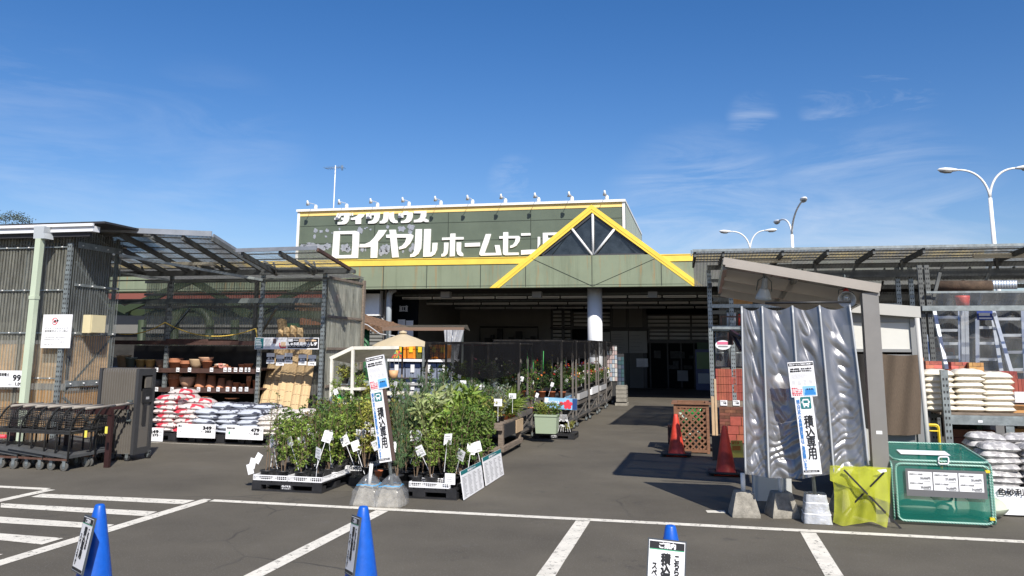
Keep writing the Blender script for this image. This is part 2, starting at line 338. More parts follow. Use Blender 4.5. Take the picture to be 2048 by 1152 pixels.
xl = P(595.8, 430, YP).x; xr = P(1250, 400, YP).x; ztop = P(900, 410, YP).z
def sb(name, m, fn, par=None):
    b = MB(); fn(b); return b.build(name, m, par or store)
def f(b):
    b.box((-32, YF, zb), (9, YF+.35, zyb-.003))
    b.box((-32, YF+.02, zyb+.001), (9, YF+.35, zt-.04))
sb('fascia', m_sg, f)
def f(b):
    b.box((-32, YF-.03, zyb), (9, YF+.001, zt))
    b.box((-32, YF-.05, zt), (9, YF+.4, zt+.03))
sb('lower_yellow_band', m_yband, f)
sb('lower_wall_strip', m_sg, lambda b: b.box((-32, YF+.25, zb-.28), (P(765, 590, YF).x-.9, YF+.6, zb-.002)))
# seams as narrow recessed trim
def f(b):
    for u in (767, 853.5, 961, 1052, 1184.5, 1323, 560, 470, 380):
        x = P(u, 550, YF).x; b.box((x-.012, YF-.006, zb+.02), (x+.012, YF, zyb-.01))
    b.box((-32, YF-.006, zb+.07), (9, YF-.001, zb+.085))
sb('fascia_joint', m_seam, f)
sb('sign_wall', m_dg, lambda b: b.box((xl, YP, zt-.3), (xr, YP+.3, ztop-.02)))
def f(b):
    zz = ztop
    for z0 in (P(620, 453, YP).z, P(620, 488, YP).z): b.box((xl+.1, YP-.006, z0), (xr-.1, YP-.001, z0+.016))
    for u, v in ((749.5, 460), (896.5, 460), (1061.5, 460)):
        x = P(u, v, YP).x; b.box((x-.011, YP-.0075, zt), (x+.011, YP-.002, ztop-.2))
sb('sign_wall_joint', m_seam, f)
zyb2 = P(900, 424, YP).z
sb('upper_yellow_band', mat('pale_yellow_band', (.84, .62, .22), .5, 0, .05, 1), lambda b: b.box((xl+.1, YP-.02, zyb2), (xr-.1, YP-.0005, ztop-.09)))
def f(b):
    b.box((xl-.03, YP-.1, ztop-.09), (xr+.02, YP+.35, ztop)); b.box((xl, YP-.04, zt-.1), (xl+.1, YP+.02, ztop-.09)); b.box((xr-.1, YP-.04, zt-.1), (xr, YP+.02, ztop-.09))
    b.box((xr-.1, YP+.36, ztop-.09), (xr+.02, YP+9, ztop)); b.box((xl-.03, YP+.36, ztop-.09), (xl+.1, YP+9, ztop))
sb('white_coping', m_white, f)
m_side = mat('pale_green_siding', (.42, .46, .36), .6, 0, .08, 1)
sb('side_wall', m_side, lambda b: (b.box((xr-.15, YP+.31, zt-.3), (xr, YP+9, ztop-.1)), b.box((xl, YP+.31, zt-.3), (xl+.15, YP+9, ztop-.1)), b.box((xl, YP+8.9, zt-.3), (xr, YP+9.1, ztop-.1))))
sb('roof', m_ceil, lambda b: (b.box((-32, YF+.42, zt-.4), (9, 60, zt-.25)), b.box((xl+.2, YP+.4, ztop-.5), (xr-.2, YP+8.8, ztop-.4))))
def f(b):
    b.box((xr+.001, YP+1.1, ztop-1.7), (xr+.12, YP+1.5, ztop-1.45)); b.tube([(xr+.05, YP+1.3, ztop-1.7), (xr+.05, YP+1.35, zt-.3)], .02)
sb('wall_conduit', m_white, f)
# peeled paint patches
rp = random.Random(5); b = MB()
def blob(u, v, w, h, seed):
    r = random.Random(seed); pts = []
    k = 17
    for i in range(k):
        a = 2*pi*i/k; q = .55+.5*r.random(); pts.append(P(u+cos(a)*w*q*.5, v-sin(a)*h*q*.5, YP-.012))
    c = P(u, v, YP-.012); o = len(b.v); b.add([c]+pts, [(0, i+1, (i+1) % k+1) for i in range(k)])
for i, q in enumerate(((631, 461, 9, 12), (642, 463, 10, 7), (654, 461, 8, 9), (629, 473, 7, 12), (652, 473, 6, 6), (620, 492, 30, 14), (640, 495, 34, 18), (655, 492, 20, 16), (606, 492, 14, 10), (679, 458, 5, 7), (720, 461, 15, 16), (730, 457, 5, 4), (734, 455, 5, 4), (741, 459, 6, 5), (690, 496, 22, 20), (697, 498, 10, 18), (768, 499, 22, 24), (774, 497, 14, 20), (761, 504, 10, 18), (775, 454, 8, 10), (803, 458, 18, 13), (822, 455, 20, 15), (820, 463, 10, 12), (826, 494, 11, 20), (821, 499, 9, 12), (724, 499, 9, 12), (731, 499, 3, 9), (806, 503, 5, 8), (664, 466, 4, 4), (618, 487, 12, 6))): blob(*q, seed=i)
b.build('peeled_paint', mat('bare_grey_patch', (.30, .32, .36), .5, .1, .25, 9), store)
# big lettering, strokes traced on the sign wall: scale/origin of the two zooms
def ZA(x, y): return (660+x/8.533, 415+y/8.533)
def ZB(x, y): return (870+x/8.533, 415+y/8.533)
glyph = []
def st(Z, *pts): glyph.append([Z(*p) for p in pts])
A_, B_ = ZA, ZB
# first line
st(A_, (120,100),(330,92),(328,185),(312,235),(285,270),(245,286),(127,292),(130,248),(190,245),(215,230),(232,205),(195,212),(190,172),(235,175),(240,135),(190,140),(170,175),(140,205),(75,212),(75,178),(100,170))
st(A_, (335,100),(350,98),(352,140),(337,142)); st(A_, (368,97),(388,95),(392,140),(372,142))
st(A_, (490,110),(595,112),(575,150),(530,190),(525,280),(432,282),(434,210),(355,210),(357,175),(400,170),(455,145))
st(A_, (615,97),(852,88),(845,170),(825,225),(790,262),(745,274),(648,276),(650,235),(700,230),(735,205),(752,160),(755,132),(705,134),(703,188),(615,190))
st(A_, (915,85),(1000,80),(998,190),(975,245),(930,270),(845,272),(847,235),(885,222),(905,190)); st(A_, (1005,100),(1088,78),(1090,170),(1105,205),(1155,228),(1155,264),(1080,264),(1030,235),(1008,190))
st(A_, (1250,70),(1332,62),(1332,84),(1412,82),(1408,170),(1385,225),(1345,255),(1300,262),(1210,264),(1212,230),(1265,222),(1300,190),(1315,125),(1252,128),(1250,172),(1165,174),(1168,100),(1250,90))
st(A_, (1430,65),(1645,60),(1640,150),(1618,185),(1680,212),(1680,248),(1630,248),(1592,232),(1550,250),(1428,254),(1430,212),(1490,205),(1535,170),(1550,100),(1430,98))
# second line
st(A_, (62,408),(62,408),(430,397),(475,412),(497,450),(490,640),(473,862),(28,868),(45,640)); HOLE = [ZA(*p) for p in ((168,455),(383,452),(380,640),(366,808),(146,815),(158,640))]
st(A_, (830,385),(972,382),(910,480),(815,582),(812,720),(802,857),(690,860),(695,672),(600,680),(500,680),(505,625),(590,625),(680,585),(745,520),(800,440))
st(A_, (1010,380),(1120,378),(1130,455),(1380,452),(1425,475),(1415,520),(1370,610),(1290,690),(1180,718),(1172,675),(1230,650),(1280,590),(1305,514),(1135,514),(1150,660),(1170,848),(1060,853),(1038,660),(1025,518),(960,518),(955,464),(1020,460))
st(A_, (1460,370),(1568,368),(1565,560),(1555,700),(1510,790),(1440,838),(1365,846),(1370,800),(1410,785),(1435,740),(1445,640)); st(A_, (1605,368),(1722,365),(1715,560),(1705,778),(1740,750),(1748,604),(1834,600),(1825,720),(1790,795),(1730,836),(1588,840),(1595,640))
st(B_, (262,445),(348,442),(345,505),(487,503),(487,545),(342,548),(334,830),(250,834),(255,550),(118,556),(120,514),(258,510))
st(B_, (153,600),(230,598),(224,700),(210,790),(165,832),(108,838),(108,795),(140,785),(150,740)); st(B_, (368,595),(446,593),(442,750),(480,790),(480,830),(430,828),(385,800),(366,740))
st(B_, (508,608),(768,598),(766,662),(508,670))
st(B_, (865,453),(958,451),(920,580),(846,776),(1042,773),(1018,642),(1100,640),(1135,812),(780,822),(755,800),(760,760))
st(B_, (1163,422),(1248,420),(1248,486),(1430,484),(1454,510),(1440,580),(1390,650),(1330,682),(1280,692),(1282,652),(1330,635),(1365,580),(1376,526),(1246,528),(1243,770),(1428,768),(1426,808),(1200,814),(1165,800),(1158,770),(1162,530),(1096,532),(1096,490),(1160,488))
st(B_, (1468,440),(1630,436),(1630,476),(1468,482)); st(B_, (1468,728),(1640,718),(1850,715),(1840,760),(1700,790),(1468,806))
st(B_, (1752,500),(1794,500),(1794,620),(1748,700)); st(B_, (1838,432),(2048,425),(2100,425),(2100,470),(1925,473),(1925,520),(2060,518),(2060,550),(1925,560),(1900,640),(1838,640))
from mathutils.geometry import tessellate_polygon
b = MB()
def putpoly(loops, Y, th):
    p3 = [[P(u, v, Y) for u, v in lp] for lp in loops]; flat = [p for lp in p3 for p in lp]
    tris = tessellate_polygon([[V((p.x, p.z, 0)) for p in lp] for lp in p3])
    b.add(flat, [tuple(t) for t in tris])
    for lp in p3:
        k = len(lp); b.add(lp+[p+V((0, th, 0)) for p in lp], [(i, (i+1) % k, (i+1) % k+k, i+k) for i in range(k)])
for gi, gl in enumerate(glyph): putpoly([gl, HOLE] if gl[0] == gl[1] else [gl], YP-.05, .045)
b.build('sign_lettering', m_white, store)
# sign lamps
def lampm():
    b = MB(); b.lathe([(.07, 0), (.07, .14), (.045, .19), (.0, .2)], (0, .05, 0), 10); b.tube([(0, .05, .17), (0, -.05, .20), (0, -.56, .17), (0, -.64, .17)], .011, 6)
    M = Matrix.Rotation(radians(25), 3, 'X'); b.lathe([(.0, .10), (.03, .09), (.038, .03), (.072, -.09), (.066, -.09), (.03, .0)], (0, -.65, .15), 10, M); return b
me0 = None
for i, u in enumerate((629, 691, 753, 816, 880, 943.5, 1009.5, 1076, 1143, 1213)):
    x = P(u, 418-(u-629)*.031, YP).x
    if me0 is None: o = lampm().build('sign_lamp', m_white, store, False); me0 = o.data
    else: o = bpy.data.objects.new('sign_lamp', me0); COL.objects.link(o); o.parent = store
    o.location = V((x, YP+.05, ztop))-store.location
# gable
YG = YF-.08
apex = P(1183, 409, YG); gl_ = P(979, 575.5, YG); gr_ = P(1407, 574, YG)
def sl(a, c, th, y0, y1, b):  # sloping beam between a (apex) and c in the XZ plane
    d = (c-a); d.y = 0; d.normalize(); n = V((-d.z, 0, d.x)); n = n if n.z < 0 else -n
    q = [a, c, c+n*th, a+n*th]
    vs = [V((p.x, y0, p.z)) for p in q]+[V((p.x, y1, p.z)) for p in q]
    b.add(vs, [(0, 1, 2, 3), (7, 6, 5, 4), (0, 4, 5, 1), (1, 5, 6, 2), (2, 6, 7, 3), (3, 7, 4, 0)])
def gabl(b):
    th = .33
    L_ = V((gl_.x, 0, zb)); R2 = V((gr_.x, 0, zb)); A = V((apex.x, 0, apex.z)); dz = .24
    for E_ in (L_, R2):
        s_ = 1 if E_ is L_ else -1
        vs = [V((A.x, YG, A.z)), V((E_.x, YG, E_.z)), V((E_.x+s_*.36, YG, E_.z)), V((A.x, YG, A.z-dz*1.15))]
        vs += [v+V((0, .075, 0)) for v in vs]
        b.add(vs, [(0, 1, 2, 3), (7, 6, 5, 4), (0, 4, 5, 1), (1, 5, 6, 2), (2, 6, 7, 3), (3, 7, 4, 0)])
sb('gable_trim', m_yel if False else mat('yellow_gable_paint', (.84, .60, .075), .45, 0, .06, 1.3), gabl)
sb('gable_trim_joint', mat('yellow_shadow_line', (.5, .3, .03), .6), lambda b: [b.bar(V((apex.x, YG-.004, apex.z-.17)), V((E.x+s*.24, YG-.004, zb+.0)), .012, .008) for E, s in ((gl_, 1), (gr_, -1))])
zs = max(P(1185, 511, YF).z, zt+.04)
def rfx(z, s): # inner gable edge x at height z
    A = apex; k = (A.z-.29-z)/(A.z-.29-zb); E = gl_ if s < 0 else gr_
    return A.x+(E.x-s*.36-A.x)*k
sb('gable_roof', m_sg, lambda b: b.add([V((apex.x, YF, apex.z-.02)), V((gl_.x+2.2, YF, zt+.02)), V((gr_.x-2.2, YF, zt+.02)), V((apex.x, YF+.3, apex.z-.02)), V((gl_.x+2.2, YF+.3, zt+.02)), V((gr_.x-2.2, YF+.3, zt+.02))], [(0, 3, 4, 1), (0, 2, 5, 3)]))
def f(b):
    z0 = zs; b.add([V((rfx(z0, -1), YF+.06, z0)), V((rfx(z0, 1), YF+.06, z0)), V((apex.x, YF+.06, apex.z-.29))], [(0, 1, 2)])
sb('gable_window', mat('gable_glass', (.022, .028, .034), .12, 0, .5, 3, spec=.7), f)
def f(b):
    w = .05
    for s in (-1, 1):
        p = V((rfx(zs, s), YF+.03, zs)); q = V((apex.x, YF+.03, apex.z-.32)); b.bar(p, q, .08, .13)
    b.bar((rfx(zs, -1), YF+.02, zs+.02), (rfx(zs, 1), YF+.02, zs+.02), .06, .05)
sb('gable_window_frame', mat('charcoal_frame', (.05, .05, .055), .5), f)
def f(b):
    c = V((P(1186, 509, YF-.04).x, YF-.03, zs)); b.tube([c, (c.x, c.y, apex.z-.33)], .045, 8)
    for u in (1144, 1229): q = P(u, 458, YF-.03); b.tube([c+V((.03 if u > 1186 else -.03, -.01, 0)), q], .045, 8)
sb('gable_brace', m_white, f)
def f(b):
    c = P(1185, 572, YF-.073)
    for u in (1064, 1310): b.bar(P(u, 517, YF-.073), c, .02, .012)
sb('gable_brace_joint', m_seam, f)
sb('gable_panel', m_sg, lambda b: b.poly([V((gl_.x+.38, YF-.068, zb+.001)), V((gr_.x-.38, YF-.068, zb+.001)), V((rfx(zs-.01, 1)-.0, YF-.068, zs-.01)), V((rfx(zs-.01, -1), YF-.068, zs-.01))], (0, -1, 0), .055))
def f(b):
    for u in (1052, 1184.5, 1323): x = P(u, 550, YF).x; b.box((x-.012, YF-.073, zb+.03), (x+.012, YF-.0685, zt-.2 if u != 1184.5 else zs-.03))
    b.box((gl_.x+.6, YF-.072, zb+.07), (gr_.x-.6, YF-.0687, zb+.083))
sb('gable_panel_joint', m_seam, f)
# column and porch
col = thing('porch_column', 'round white column holding up the entrance canopy under the gable', 'column', (-3.62, 30.1, 0))
b = MB(); b.lathe([(.27, 0), (.27, 3.98)], (-3.62, 30.1, 0), 28); b.build('column_shaft', mat('white_column_paint', (.74, .75, .76), .35, 0, .03, 2), col)
XLW = P(790, 640, 31).x
sb('ceiling', m_ceil, lambda b: b.box((-32, YF+.37, 4.15), (9, 42, 4.2)))
def f(b):
    for y in (31.5, 34.0, 37, 40): b.box((XLW, y, 3.92), (9, y+.2, 4.14))
sb('ceiling_beam', mat('ceiling_beam_paint', (.06, .06, .062), .7), f)
m_fit = mat('white_fitting', (.8, .8, .78), .5)
def fitm():
    b = MB(); b.box((-.6, -.04, .03), (.6, .04, .07)); b.tube([(-.57, 0, 0), (.57, 0, 0)], .016, 6); b.box((-.6, -.015, -.01), (-.57, .015, .03)); b.box((.57, -.015, -.01), (.6, .015, .03)); return b
me0 = None
for (y, z, v, u0) in ((31.2, 3.70, 595, 805), (35.2, 3.72, 607, 853), (39.0, 3.72, 616, 910)):
    x = P(u0, v, y).x+.6; z = P(1100, v+1, y).z
    while x < 4:
        if me0 is None: o = fitm().build('ceiling_light', m_fit, store, False); me0 = o.data
        else: o = bpy.data.objects.new('ceiling_light', me0); COL.objects.link(o); o.parent = store
        o.location = V((x, y, z))-store.location; x += 1.27
for (y, v) in ((31.2, 593), (35.2, 605), (39, 614)): sb('light_rail', m_steeld, lambda b: b.box((P(790, v, y).x, y-.05, P(1100, v, y).z+.05), (4.5, y+.05, P(1100, v, y).z+.12)))
for u in (890, 1073, 1305): sb('speaker_box', mat('grey_speaker', (.3, .3, .3), .6), lambda b: b.box(P(u-9, 595, 30), P(u+9, 583, 30)+V((0, .3, 0))))
# porch walls
YB = 40.5
m_pw = mat('porch_wall', (.17, .165, .15), .8, 0, .08, 1.5)
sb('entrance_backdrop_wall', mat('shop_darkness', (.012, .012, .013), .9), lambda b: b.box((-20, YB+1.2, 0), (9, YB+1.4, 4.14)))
sb('porch_wall', m_pw, lambda b: (b.box((-32, YB, 0), (P(1103, 640, YB).x, YB+.2, 4.14)), b.box((XLW-.3, 31.5, 0), (XLW-.1, YB, 4.14)), b.box((P(1225, 640, YB).x, YB, 0), (P(1288, 640, YB).x, YB+.2, 4.14)), b.box((9, YF, 0), (9.2, 55, 4.14))))
m_rail = mat('red_rail', (.3, .02, .02), .5)
sb('wall_rail', m_rail, lambda b: b.box(P(850, 691, YB-.1), P(1100, 688, YB-.04)))
def f(b):
    b.tube([P(960, 690, YB-.5), P(960, 654, YB-.5), P(1076, 654, YB-.5), P(1076, 690, YB-.5)], .04, 6)
    for u, w, h in ((975, 12, 18), (985, 8, 25), (1000, 12, 40), (1022, 10, 20), (1038, 14, 34), (1056, 12, 16), (1066, 10, 22)): b.box(P(u-w/2, 690, YB-.6), P(u+w/2, 690-h*.8, YB-.4))
sb('stacked_furniture', mat('dark_stock', (.02, .02, .02), .7), f)
# windows with blinds; door panels use the slats as a painted reflection
def shutterwin(u0, u1, v0, v1, mull, name='porch_window'):
    b = MB(); Y = YB+.05; fr = sb(name, mat('black_frame', (.015, .015, .016), .4), lambda b: [b.box(P(u0-2, v1+2, Y), P(u0+1, v0-2, Y+.1)), b.box(P(u1-1, v1+2, Y), P(u1+2, v0-2, Y+.1)), b.box(P(u0, v0-2, Y), P(u1, v0, Y+.1)), b.box(P(u0, v1, Y), P(u1, v1+2, Y+.1))]+[b.box(P(m-1.6, v1, Y-.02), P(m+1.6, v0, Y+.1)) for m in mull])
    b = MB(); z0 = P((u0+u1)/2, v1, Y).z; z1 = P((u0+u1)/2, v0, Y).z; z = z0+.05
    while z < z1: b.box((P(u0, v0, Y).x, Y+.25, z), (P(u1, v0, Y).x, Y+.27, z+.13)); z += .19
    b.build('blind_and_reflection_slats', mat('grey_slats', (.55, .55, .53), .6), fr)
    b = MB(); b.box(P(u0, v1, Y+.4), P(u1, v0, Y+.42)); b.build('backing', mat('dark_back', (.02, .02, .02), .8), fr)
    return fr
shutterwin(1104, 1142, 620, 691, (1125,)); shutterwin(1146, 1222, 625, 654, (1180,)); shutterwin(1288, 1442, 631, 655, (1294, 1337, 1382)); shutterwin(1298, 1440, 659, 681, (1337, 1382))  # last two are door panels; their slats imitate the outdoors reflected in glass
def f(b):
    Y = YB
    for u in (1104, 1127, 1224, 1256, 1290, 1443): b.box(P(u-2, 800, Y-.02), P(u+2, 612, Y+.08)) 
    b.box(P(1100, 657.5, Y-.02), P(1445, 654.5, Y+.08)); b.box(P(1100, 685, Y-.02), P(1445, 681, Y+.08))
sb('entrance_frame', MT['black_frame'], f)
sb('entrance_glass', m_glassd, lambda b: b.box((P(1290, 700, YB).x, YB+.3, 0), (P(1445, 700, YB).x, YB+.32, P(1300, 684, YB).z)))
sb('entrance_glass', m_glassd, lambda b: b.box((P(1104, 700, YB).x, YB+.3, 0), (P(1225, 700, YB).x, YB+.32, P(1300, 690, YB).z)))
def poster(u0, v0, u1, v1, Y, head, lines, name='wall_poster', bgm=None):
    fr, w, h = frame4(P(u0, v0, Y), P(u1, v0, Y), P(u1, v1, Y), P(u0, v1, Y)); b = MB(); board(b, fr, w, h, .03)
    b.m = 1
    if head: fr.rect(b, 0, h*.86, w, h*.14)
    b.m = 2
    for i in range(lines): fr.rect(b, w*.08, h*(.1+.72*i/lines), w*(.5+.35*R_.random()), h*.02)
    return b.build(name, [bgm or mat('dim_poster', (.38, .38, .36), .6), m_black, m_grey], store)
poster(1222, 655, 1256, 706, YB-.08, 1, 7); poster(1258, 655, 1294, 706, YB-.08, 1, 5); poster(1196, 660, 1220, 690, YB-.08, 1, 4)
poster(1273, 717, 1296, 734, YB-.1, 0, 3, bgm=m_board)
poster(1395, 685, 1432, 740, YB-.3, 0, 3, bgm=mat('dark_green_poster', (.06, .12, .06), .5)); 
sb('door_mullion', MT['black_frame'], lambda b: [b.box((P(u-1.3, 700, YB+.2).x, YB+.18, 0), (P(u+1.3, 700, YB+.2).x, YB+.24, P(1300, 684, YB).z)) for u in (1300, 1335, 1362, 1388)])
def f(b):
    for i in range(16): x = R_.uniform(P(1296, 700, YB).x, P(1440, 700, YB).x); z = R_.choice([.4, .9, 1.4]); b.box((x, YB+.20+.003*i, z), (x+R_.uniform(.1, .5), YB+.21+.003*i, z+R_.uniform(.08, .4)))
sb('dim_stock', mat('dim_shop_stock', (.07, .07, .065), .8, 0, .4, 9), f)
sb('door_notice', mat('dim_notice', (.3, .3, .3), .6), lambda b: (b.box(P(1355, 762, YB+.1), P(1376, 741, YB+.1)+V((0, .02, 0))),))
vm = thing('vending_machine', 'blue vending machine standing beside the dark glass entrance', 'vending machine', P(1412, 790, YB-1).to_tuple()[:2]+(0,))
b = MB(); x0 = P(1390, 700, YB-1).x; x1 = P(1432, 700, YB-1).x; b.box((x0, YB-1, 0), (x1, YB-.4, 1.83)); b.build('cabinet', mat('dim_blue', (.05, .08, .2), .4), vm)
b = MB(); b.box((x0+.06, YB-1.01, .95), (x1-.06, YB-1, 1.7)); b.build('display', mat('green_display', (.08, .2, .06), .3), vm)
b = MB(); b.box((x0+.1, YB-1.01, .3), (x1-.3, YB-1, .75)); b.build('front_panel', mat('pale_panel', (.45, .48, .5), .4), vm)
# left wing front
YW = 30.2
sb('wing_wall', m_pw, lambda b: b.box((-32, YW, 0), (XLW-.05, YW+.25, zb-.3)))
sb('wing_window', m_glassd, lambda b: b.box(P(655, 652, YW-.05), P(731, 592, YW-.01)))
sb('wing_window_frame', MT['black_frame'], lambda b: (b.box(P(652, 592, YW-.07), P(733, 589, YW-.0)), b.box(P(690, 652, YW-.07), P(692, 592, YW)), b.box(P(652, 655, YW-.07), P(733, 652, YW-.0))))
sb('signboard_panel', m_white, lambda b: (b.box(P(729, 631.5, YW-.35), P(764, 588, YW-.1)), b.box(P(759, 631.5, YW-.36), P(766.5, 582, YW-.08))))
sb('downspout', mat('grey_pipe', (.38, .42, .45), .5), lambda b: (b.tube([P(790, 579, 29.9), P(783, 582, 29.8), P(779, 588, 29.7), P(778, 600, 29.7), P(776, 720, 29.7)], .11, 10)))
sb('corner_post', mat('weathered_post', (.33, .30, .27), .8, 0, .3, 4), lambda b: b.box(P(766, 700, 29.9), P(774, 580, 30.1)))
# room with sign beyond the post
sb('workshop_window', m_glassd, lambda b: b.box(P(784, 690, 31.2), P(838, 588, 31.25)))
fr, w, h = frame4(P(799, 611, 31), P(814, 611, 31), P(814, 623, 31), P(799, 623, 31)); b = MB(); fr.text(b, '加工室', 0, 0, w*1.1, h, .01); b.build('workshop_sign', mat('dim_white_print', (.5, .5, .5), .6), store)
poster(796, 639, 810, 652, 31, 0, 4, bgm=m_board); poster(812, 641, 826, 652, 31, 0, 3, bgm=m_board); poster(796, 660, 826, 672, 31, 0, 3, bgm=m_board)
# lattice on the wing
b = MB(); Y = YW-.2
z0 = P(700, 662, Y).z; z1 = P(700, 630, Y).z; xa = P(655, 650, Y).x; xb = P(768, 650, Y).x; s = z1-z0; x = xa-s
while x < xb:
    for dr in (0, 1):
        a = max(x, xa); c = min(x+s, xb)
        if c > a:
            za = z0+(a-x) if dr == 0 else z1-(a-x); zc = z0+(c-x) if dr == 0 else z1-(c-x)
            b.bar((a, Y-.012*dr, za), (c, Y-.012*dr, zc), .01, .035, V((0, 0, 1)))
    x += .17
b.build('lattice_panel', mat('grey_lattice', (.5, .47, .42), .7), store)
sb('wing_shutter', mat('grey_shutter', (.22, .22, .2), .6), lambda b: [b.box(P(655, 668+i*7, YW-.12), P(768, 663.5+i*7, YW-.02)) for i in range(9)])
# antenna on the roof
an = thing('tv_antenna', 'thin television antenna mast rising above the roof behind the sign wall', 'antenna', (P(668, 400, 31).x, 31, zt-.3))
b = MB(); b.tube([(P(667, 415, 31).x, 31, zt-.25), P(671, 331, 31)], .022, 6); b.build('mast', m_white, an)
b = MB(); b.tube([P(650, 337, 30.8), P(687, 334, 31.2)], .01, 5)
for i in range(9): p = P(652+i*4.2, 337-i*.35, 31); b.tube([p+V((0, -.28, 0)), p+V((0, .28, 0))], .006, 4)
for k in range(4): b.tube([P(683+k, 330, 31), P(683+k, 341, 31)], .006, 4)
b.build('aerial', m_steel, an)
# ================= LEFT CANOPIES =================
def perf(b, x, y, z0, z1, w=.075, d=.06):   # slotted upright: C channel with punched holes drawn as dark insets
    b.m = 0; b.box((x-w/2, y, z0), (x+w/2, y+d, z1)); b.m = 1; z = z0+.06
    while z < z1-.06:
        for s in (-1, 1): b.box((x+s*w*.22-.009, y-.003, z), (x+s*w*.22+.009, y-.0005, z+.032))
        b.box((x+w/2+.0005, y+.02, z), (x+w/2+.003, y+.04, z+.032)); z += .085
    b.m = 0
m_hole = mat('slot_shadow', (.03, .03, .03), .8)
def polym(name, col, alpha, tr=.5, sx=(6, 6, 1), ax=0, sp=.065, da=.28):
    m = mat(name, col, .32, 0, .34, 2.2, 0, trans=tr, alpha=alpha, sx=sx); t = m.node_tree; n = t.nodes; l = t.links
    tcn = n.new('ShaderNodeTexCoord'); s_ = n.new('ShaderNodeSeparateXYZ'); l.new(tcn.outputs['Object'], s_.inputs[0]); q = n.new('ShaderNodeMath'); q.operation = 'MULTIPLY'; q.inputs[1].default_value = 2*pi/sp; l.new(s_.outputs[ax], q.inputs[0]); w = n.new('ShaderNodeMath'); w.operation = 'SINE'; l.new(q.outputs[0], w.inputs[0])
    nz = n.new('ShaderNodeTexNoise'); nz.inputs['Scale'].default_value = 1.3; nz.inputs['Detail'].default_value = 6; l.new(tcn.outputs['Object'], nz.inputs[0])
    r = n.new('ShaderNodeMapRange'); r.inputs[1].default_value = -1; r.inputs[2].default_value = 1; r.inputs[3].default_value = alpha-da; r.inputs[4].default_value = alpha+da; l.new(w.outputs[0], r.inputs[0])  # alpha stripes across the sheet imitate light scattered by its ribs
    a2 = n.new('ShaderNodeMath'); a2.operation = 'MULTIPLY_ADD'; a2.use_clamp = True; l.new(nz.outputs[0], a2.inputs[0]); a2.inputs[1].default_value = .5; r2 = n.new('ShaderNodeMath'); r2.operation = 'SUBTRACT'; r2.inputs[1].default_value = .25; l.new(r.outputs[0], r2.inputs[0]); l.new(r2.outputs[0], a2.inputs[2])
    for x in n:
        if x.type == 'MIX_SHADER' and x.inputs[1].links and x.inputs[1].links[0].from_node.type == 'BSDF_TRANSPARENT': l.new(a2.outputs[0], x.inputs[0])
    return m
m_wallp = polym('grey_corrugated_sheet', (.36, .36, .31), .46)
m_roofp = polym('weathered_corrugated_roof', (.24, .235, .21), .90, .55, da=.08)
m_backp = polym('clear_corrugated_sheet', (.22, .23, .18), .66, .35, da=.15)
m_beam = mat('dark_canopy_beam', (.11, .115, .11), .6, .25, .25, 5)
shed = thing('canopy_rack', 'long open rack canopy with corrugated roof over shelves of flower pots', 'storage canopy', (-9.5, 15.8, 0))
def part(root, name, m, fn):
    b = MB(); fn(b); return b.build(name, m, root)
for x in (-11.02, -8.86, -7.47): part(shed, 'upright', [m_steel, m_hole], lambda b: perf(b, x, 15.8, 0, 3.3))
for x in (-12.3, -10.0, -8.2, -7.45): part(shed, 'rear_post', m_beam, lambda b: b.box((x-.035, 17.55, 0), (x+.035, 17.62, 3.35)))
part(shed, 'front_beam', m_beam, lambda b: (b.box((-13, 15.72, 3.29), (-6.95, 15.795, 3.40)), b.box((-13, 15.74, 3.19), (-7.3, 15.79, 3.215)), b.box((-7.4, 15.6, 3.29), (-6.75, 15.7, 3.36))))
part(shed, 'middle_beam', m_steeld, lambda b: b.box((-13, 15.73, 2.70), (-7.5, 15.79, 2.80)))
part(shed, 'rear_beam', m_beam, lambda b: [b.box((-13, 17.62, z), (-7.4, 17.68, z+.05)) for z in (3.0, 2.7, 2.2, 3.3)])
zr = lambda x: P(x, 545, 15.8).z
A = V((-12.6, 12.75, 3.97)); B = V((-8.95, 14, 3.88)); C = V((-8.88, 15.9, 3.42)); D = V((-12.9, 15.9, 3.42))
def lerpq(u, v): return A.lerp(B, u).lerp(D.lerp(C, u), v)
def f(b):
    n = 200
    vs = []
    for i in range(n+1):
        o = V((0, 0, .009*sin(i*pi/2))); vs += [lerpq(i/n, 0)+o, lerpq(i/n, 1)+o]
    b.add(vs, [(2*i, 2*i+2, 2*i+3, 2*i+1) for i in range(n)], True)
part(shed, 'roof_sheet', m_roofp, f)
m_roofl = polym('light_corrugated_roof', (.34, .335, .30), .55, .55, da=.12)
part(shed, 'roof_sheet', m_roofl, lambda b: b.sheet((-8.5, 14, 3.585), (-6.78, 14, 3.60), (-6.86, 15.95, 3.36), (-8.9, 15.95, 3.42)))
part(shed, 'roof_sheet', m_roofp, lambda b: b.sheet((-13, 15.96, 3.46), (-7.4, 15.96, 3.44), (-7.4, 17.8, 3.38), (-13, 17.8, 3.40)))
def f(b):
    for t in [i/7 for i in range(8)]:
        p = lerpq(t, .0)-V((0, 0, .06)); q = lerpq(t, 1)-V((0, 0, .06)); b.bar(p, q, .05, .09)
    for x0, x1 in ((-8.32, -8.60), (-7.55, -7.75)): b.bar((x0, 14.02, 3.52), (x1, 15.9, 3.32), .045, .09)
    for x in (-12.2, -11.6, -10.3, -9.7, -8.5, -7.6): b.bar((x, 15.75, 3.36), (x-.02, 15.2, 3.50), .03, .05); b.bar((x, 15.7, 3.3), (x, 15.55, 3.52), .03, .03)
part(shed, 'rafter', m_beam, f)
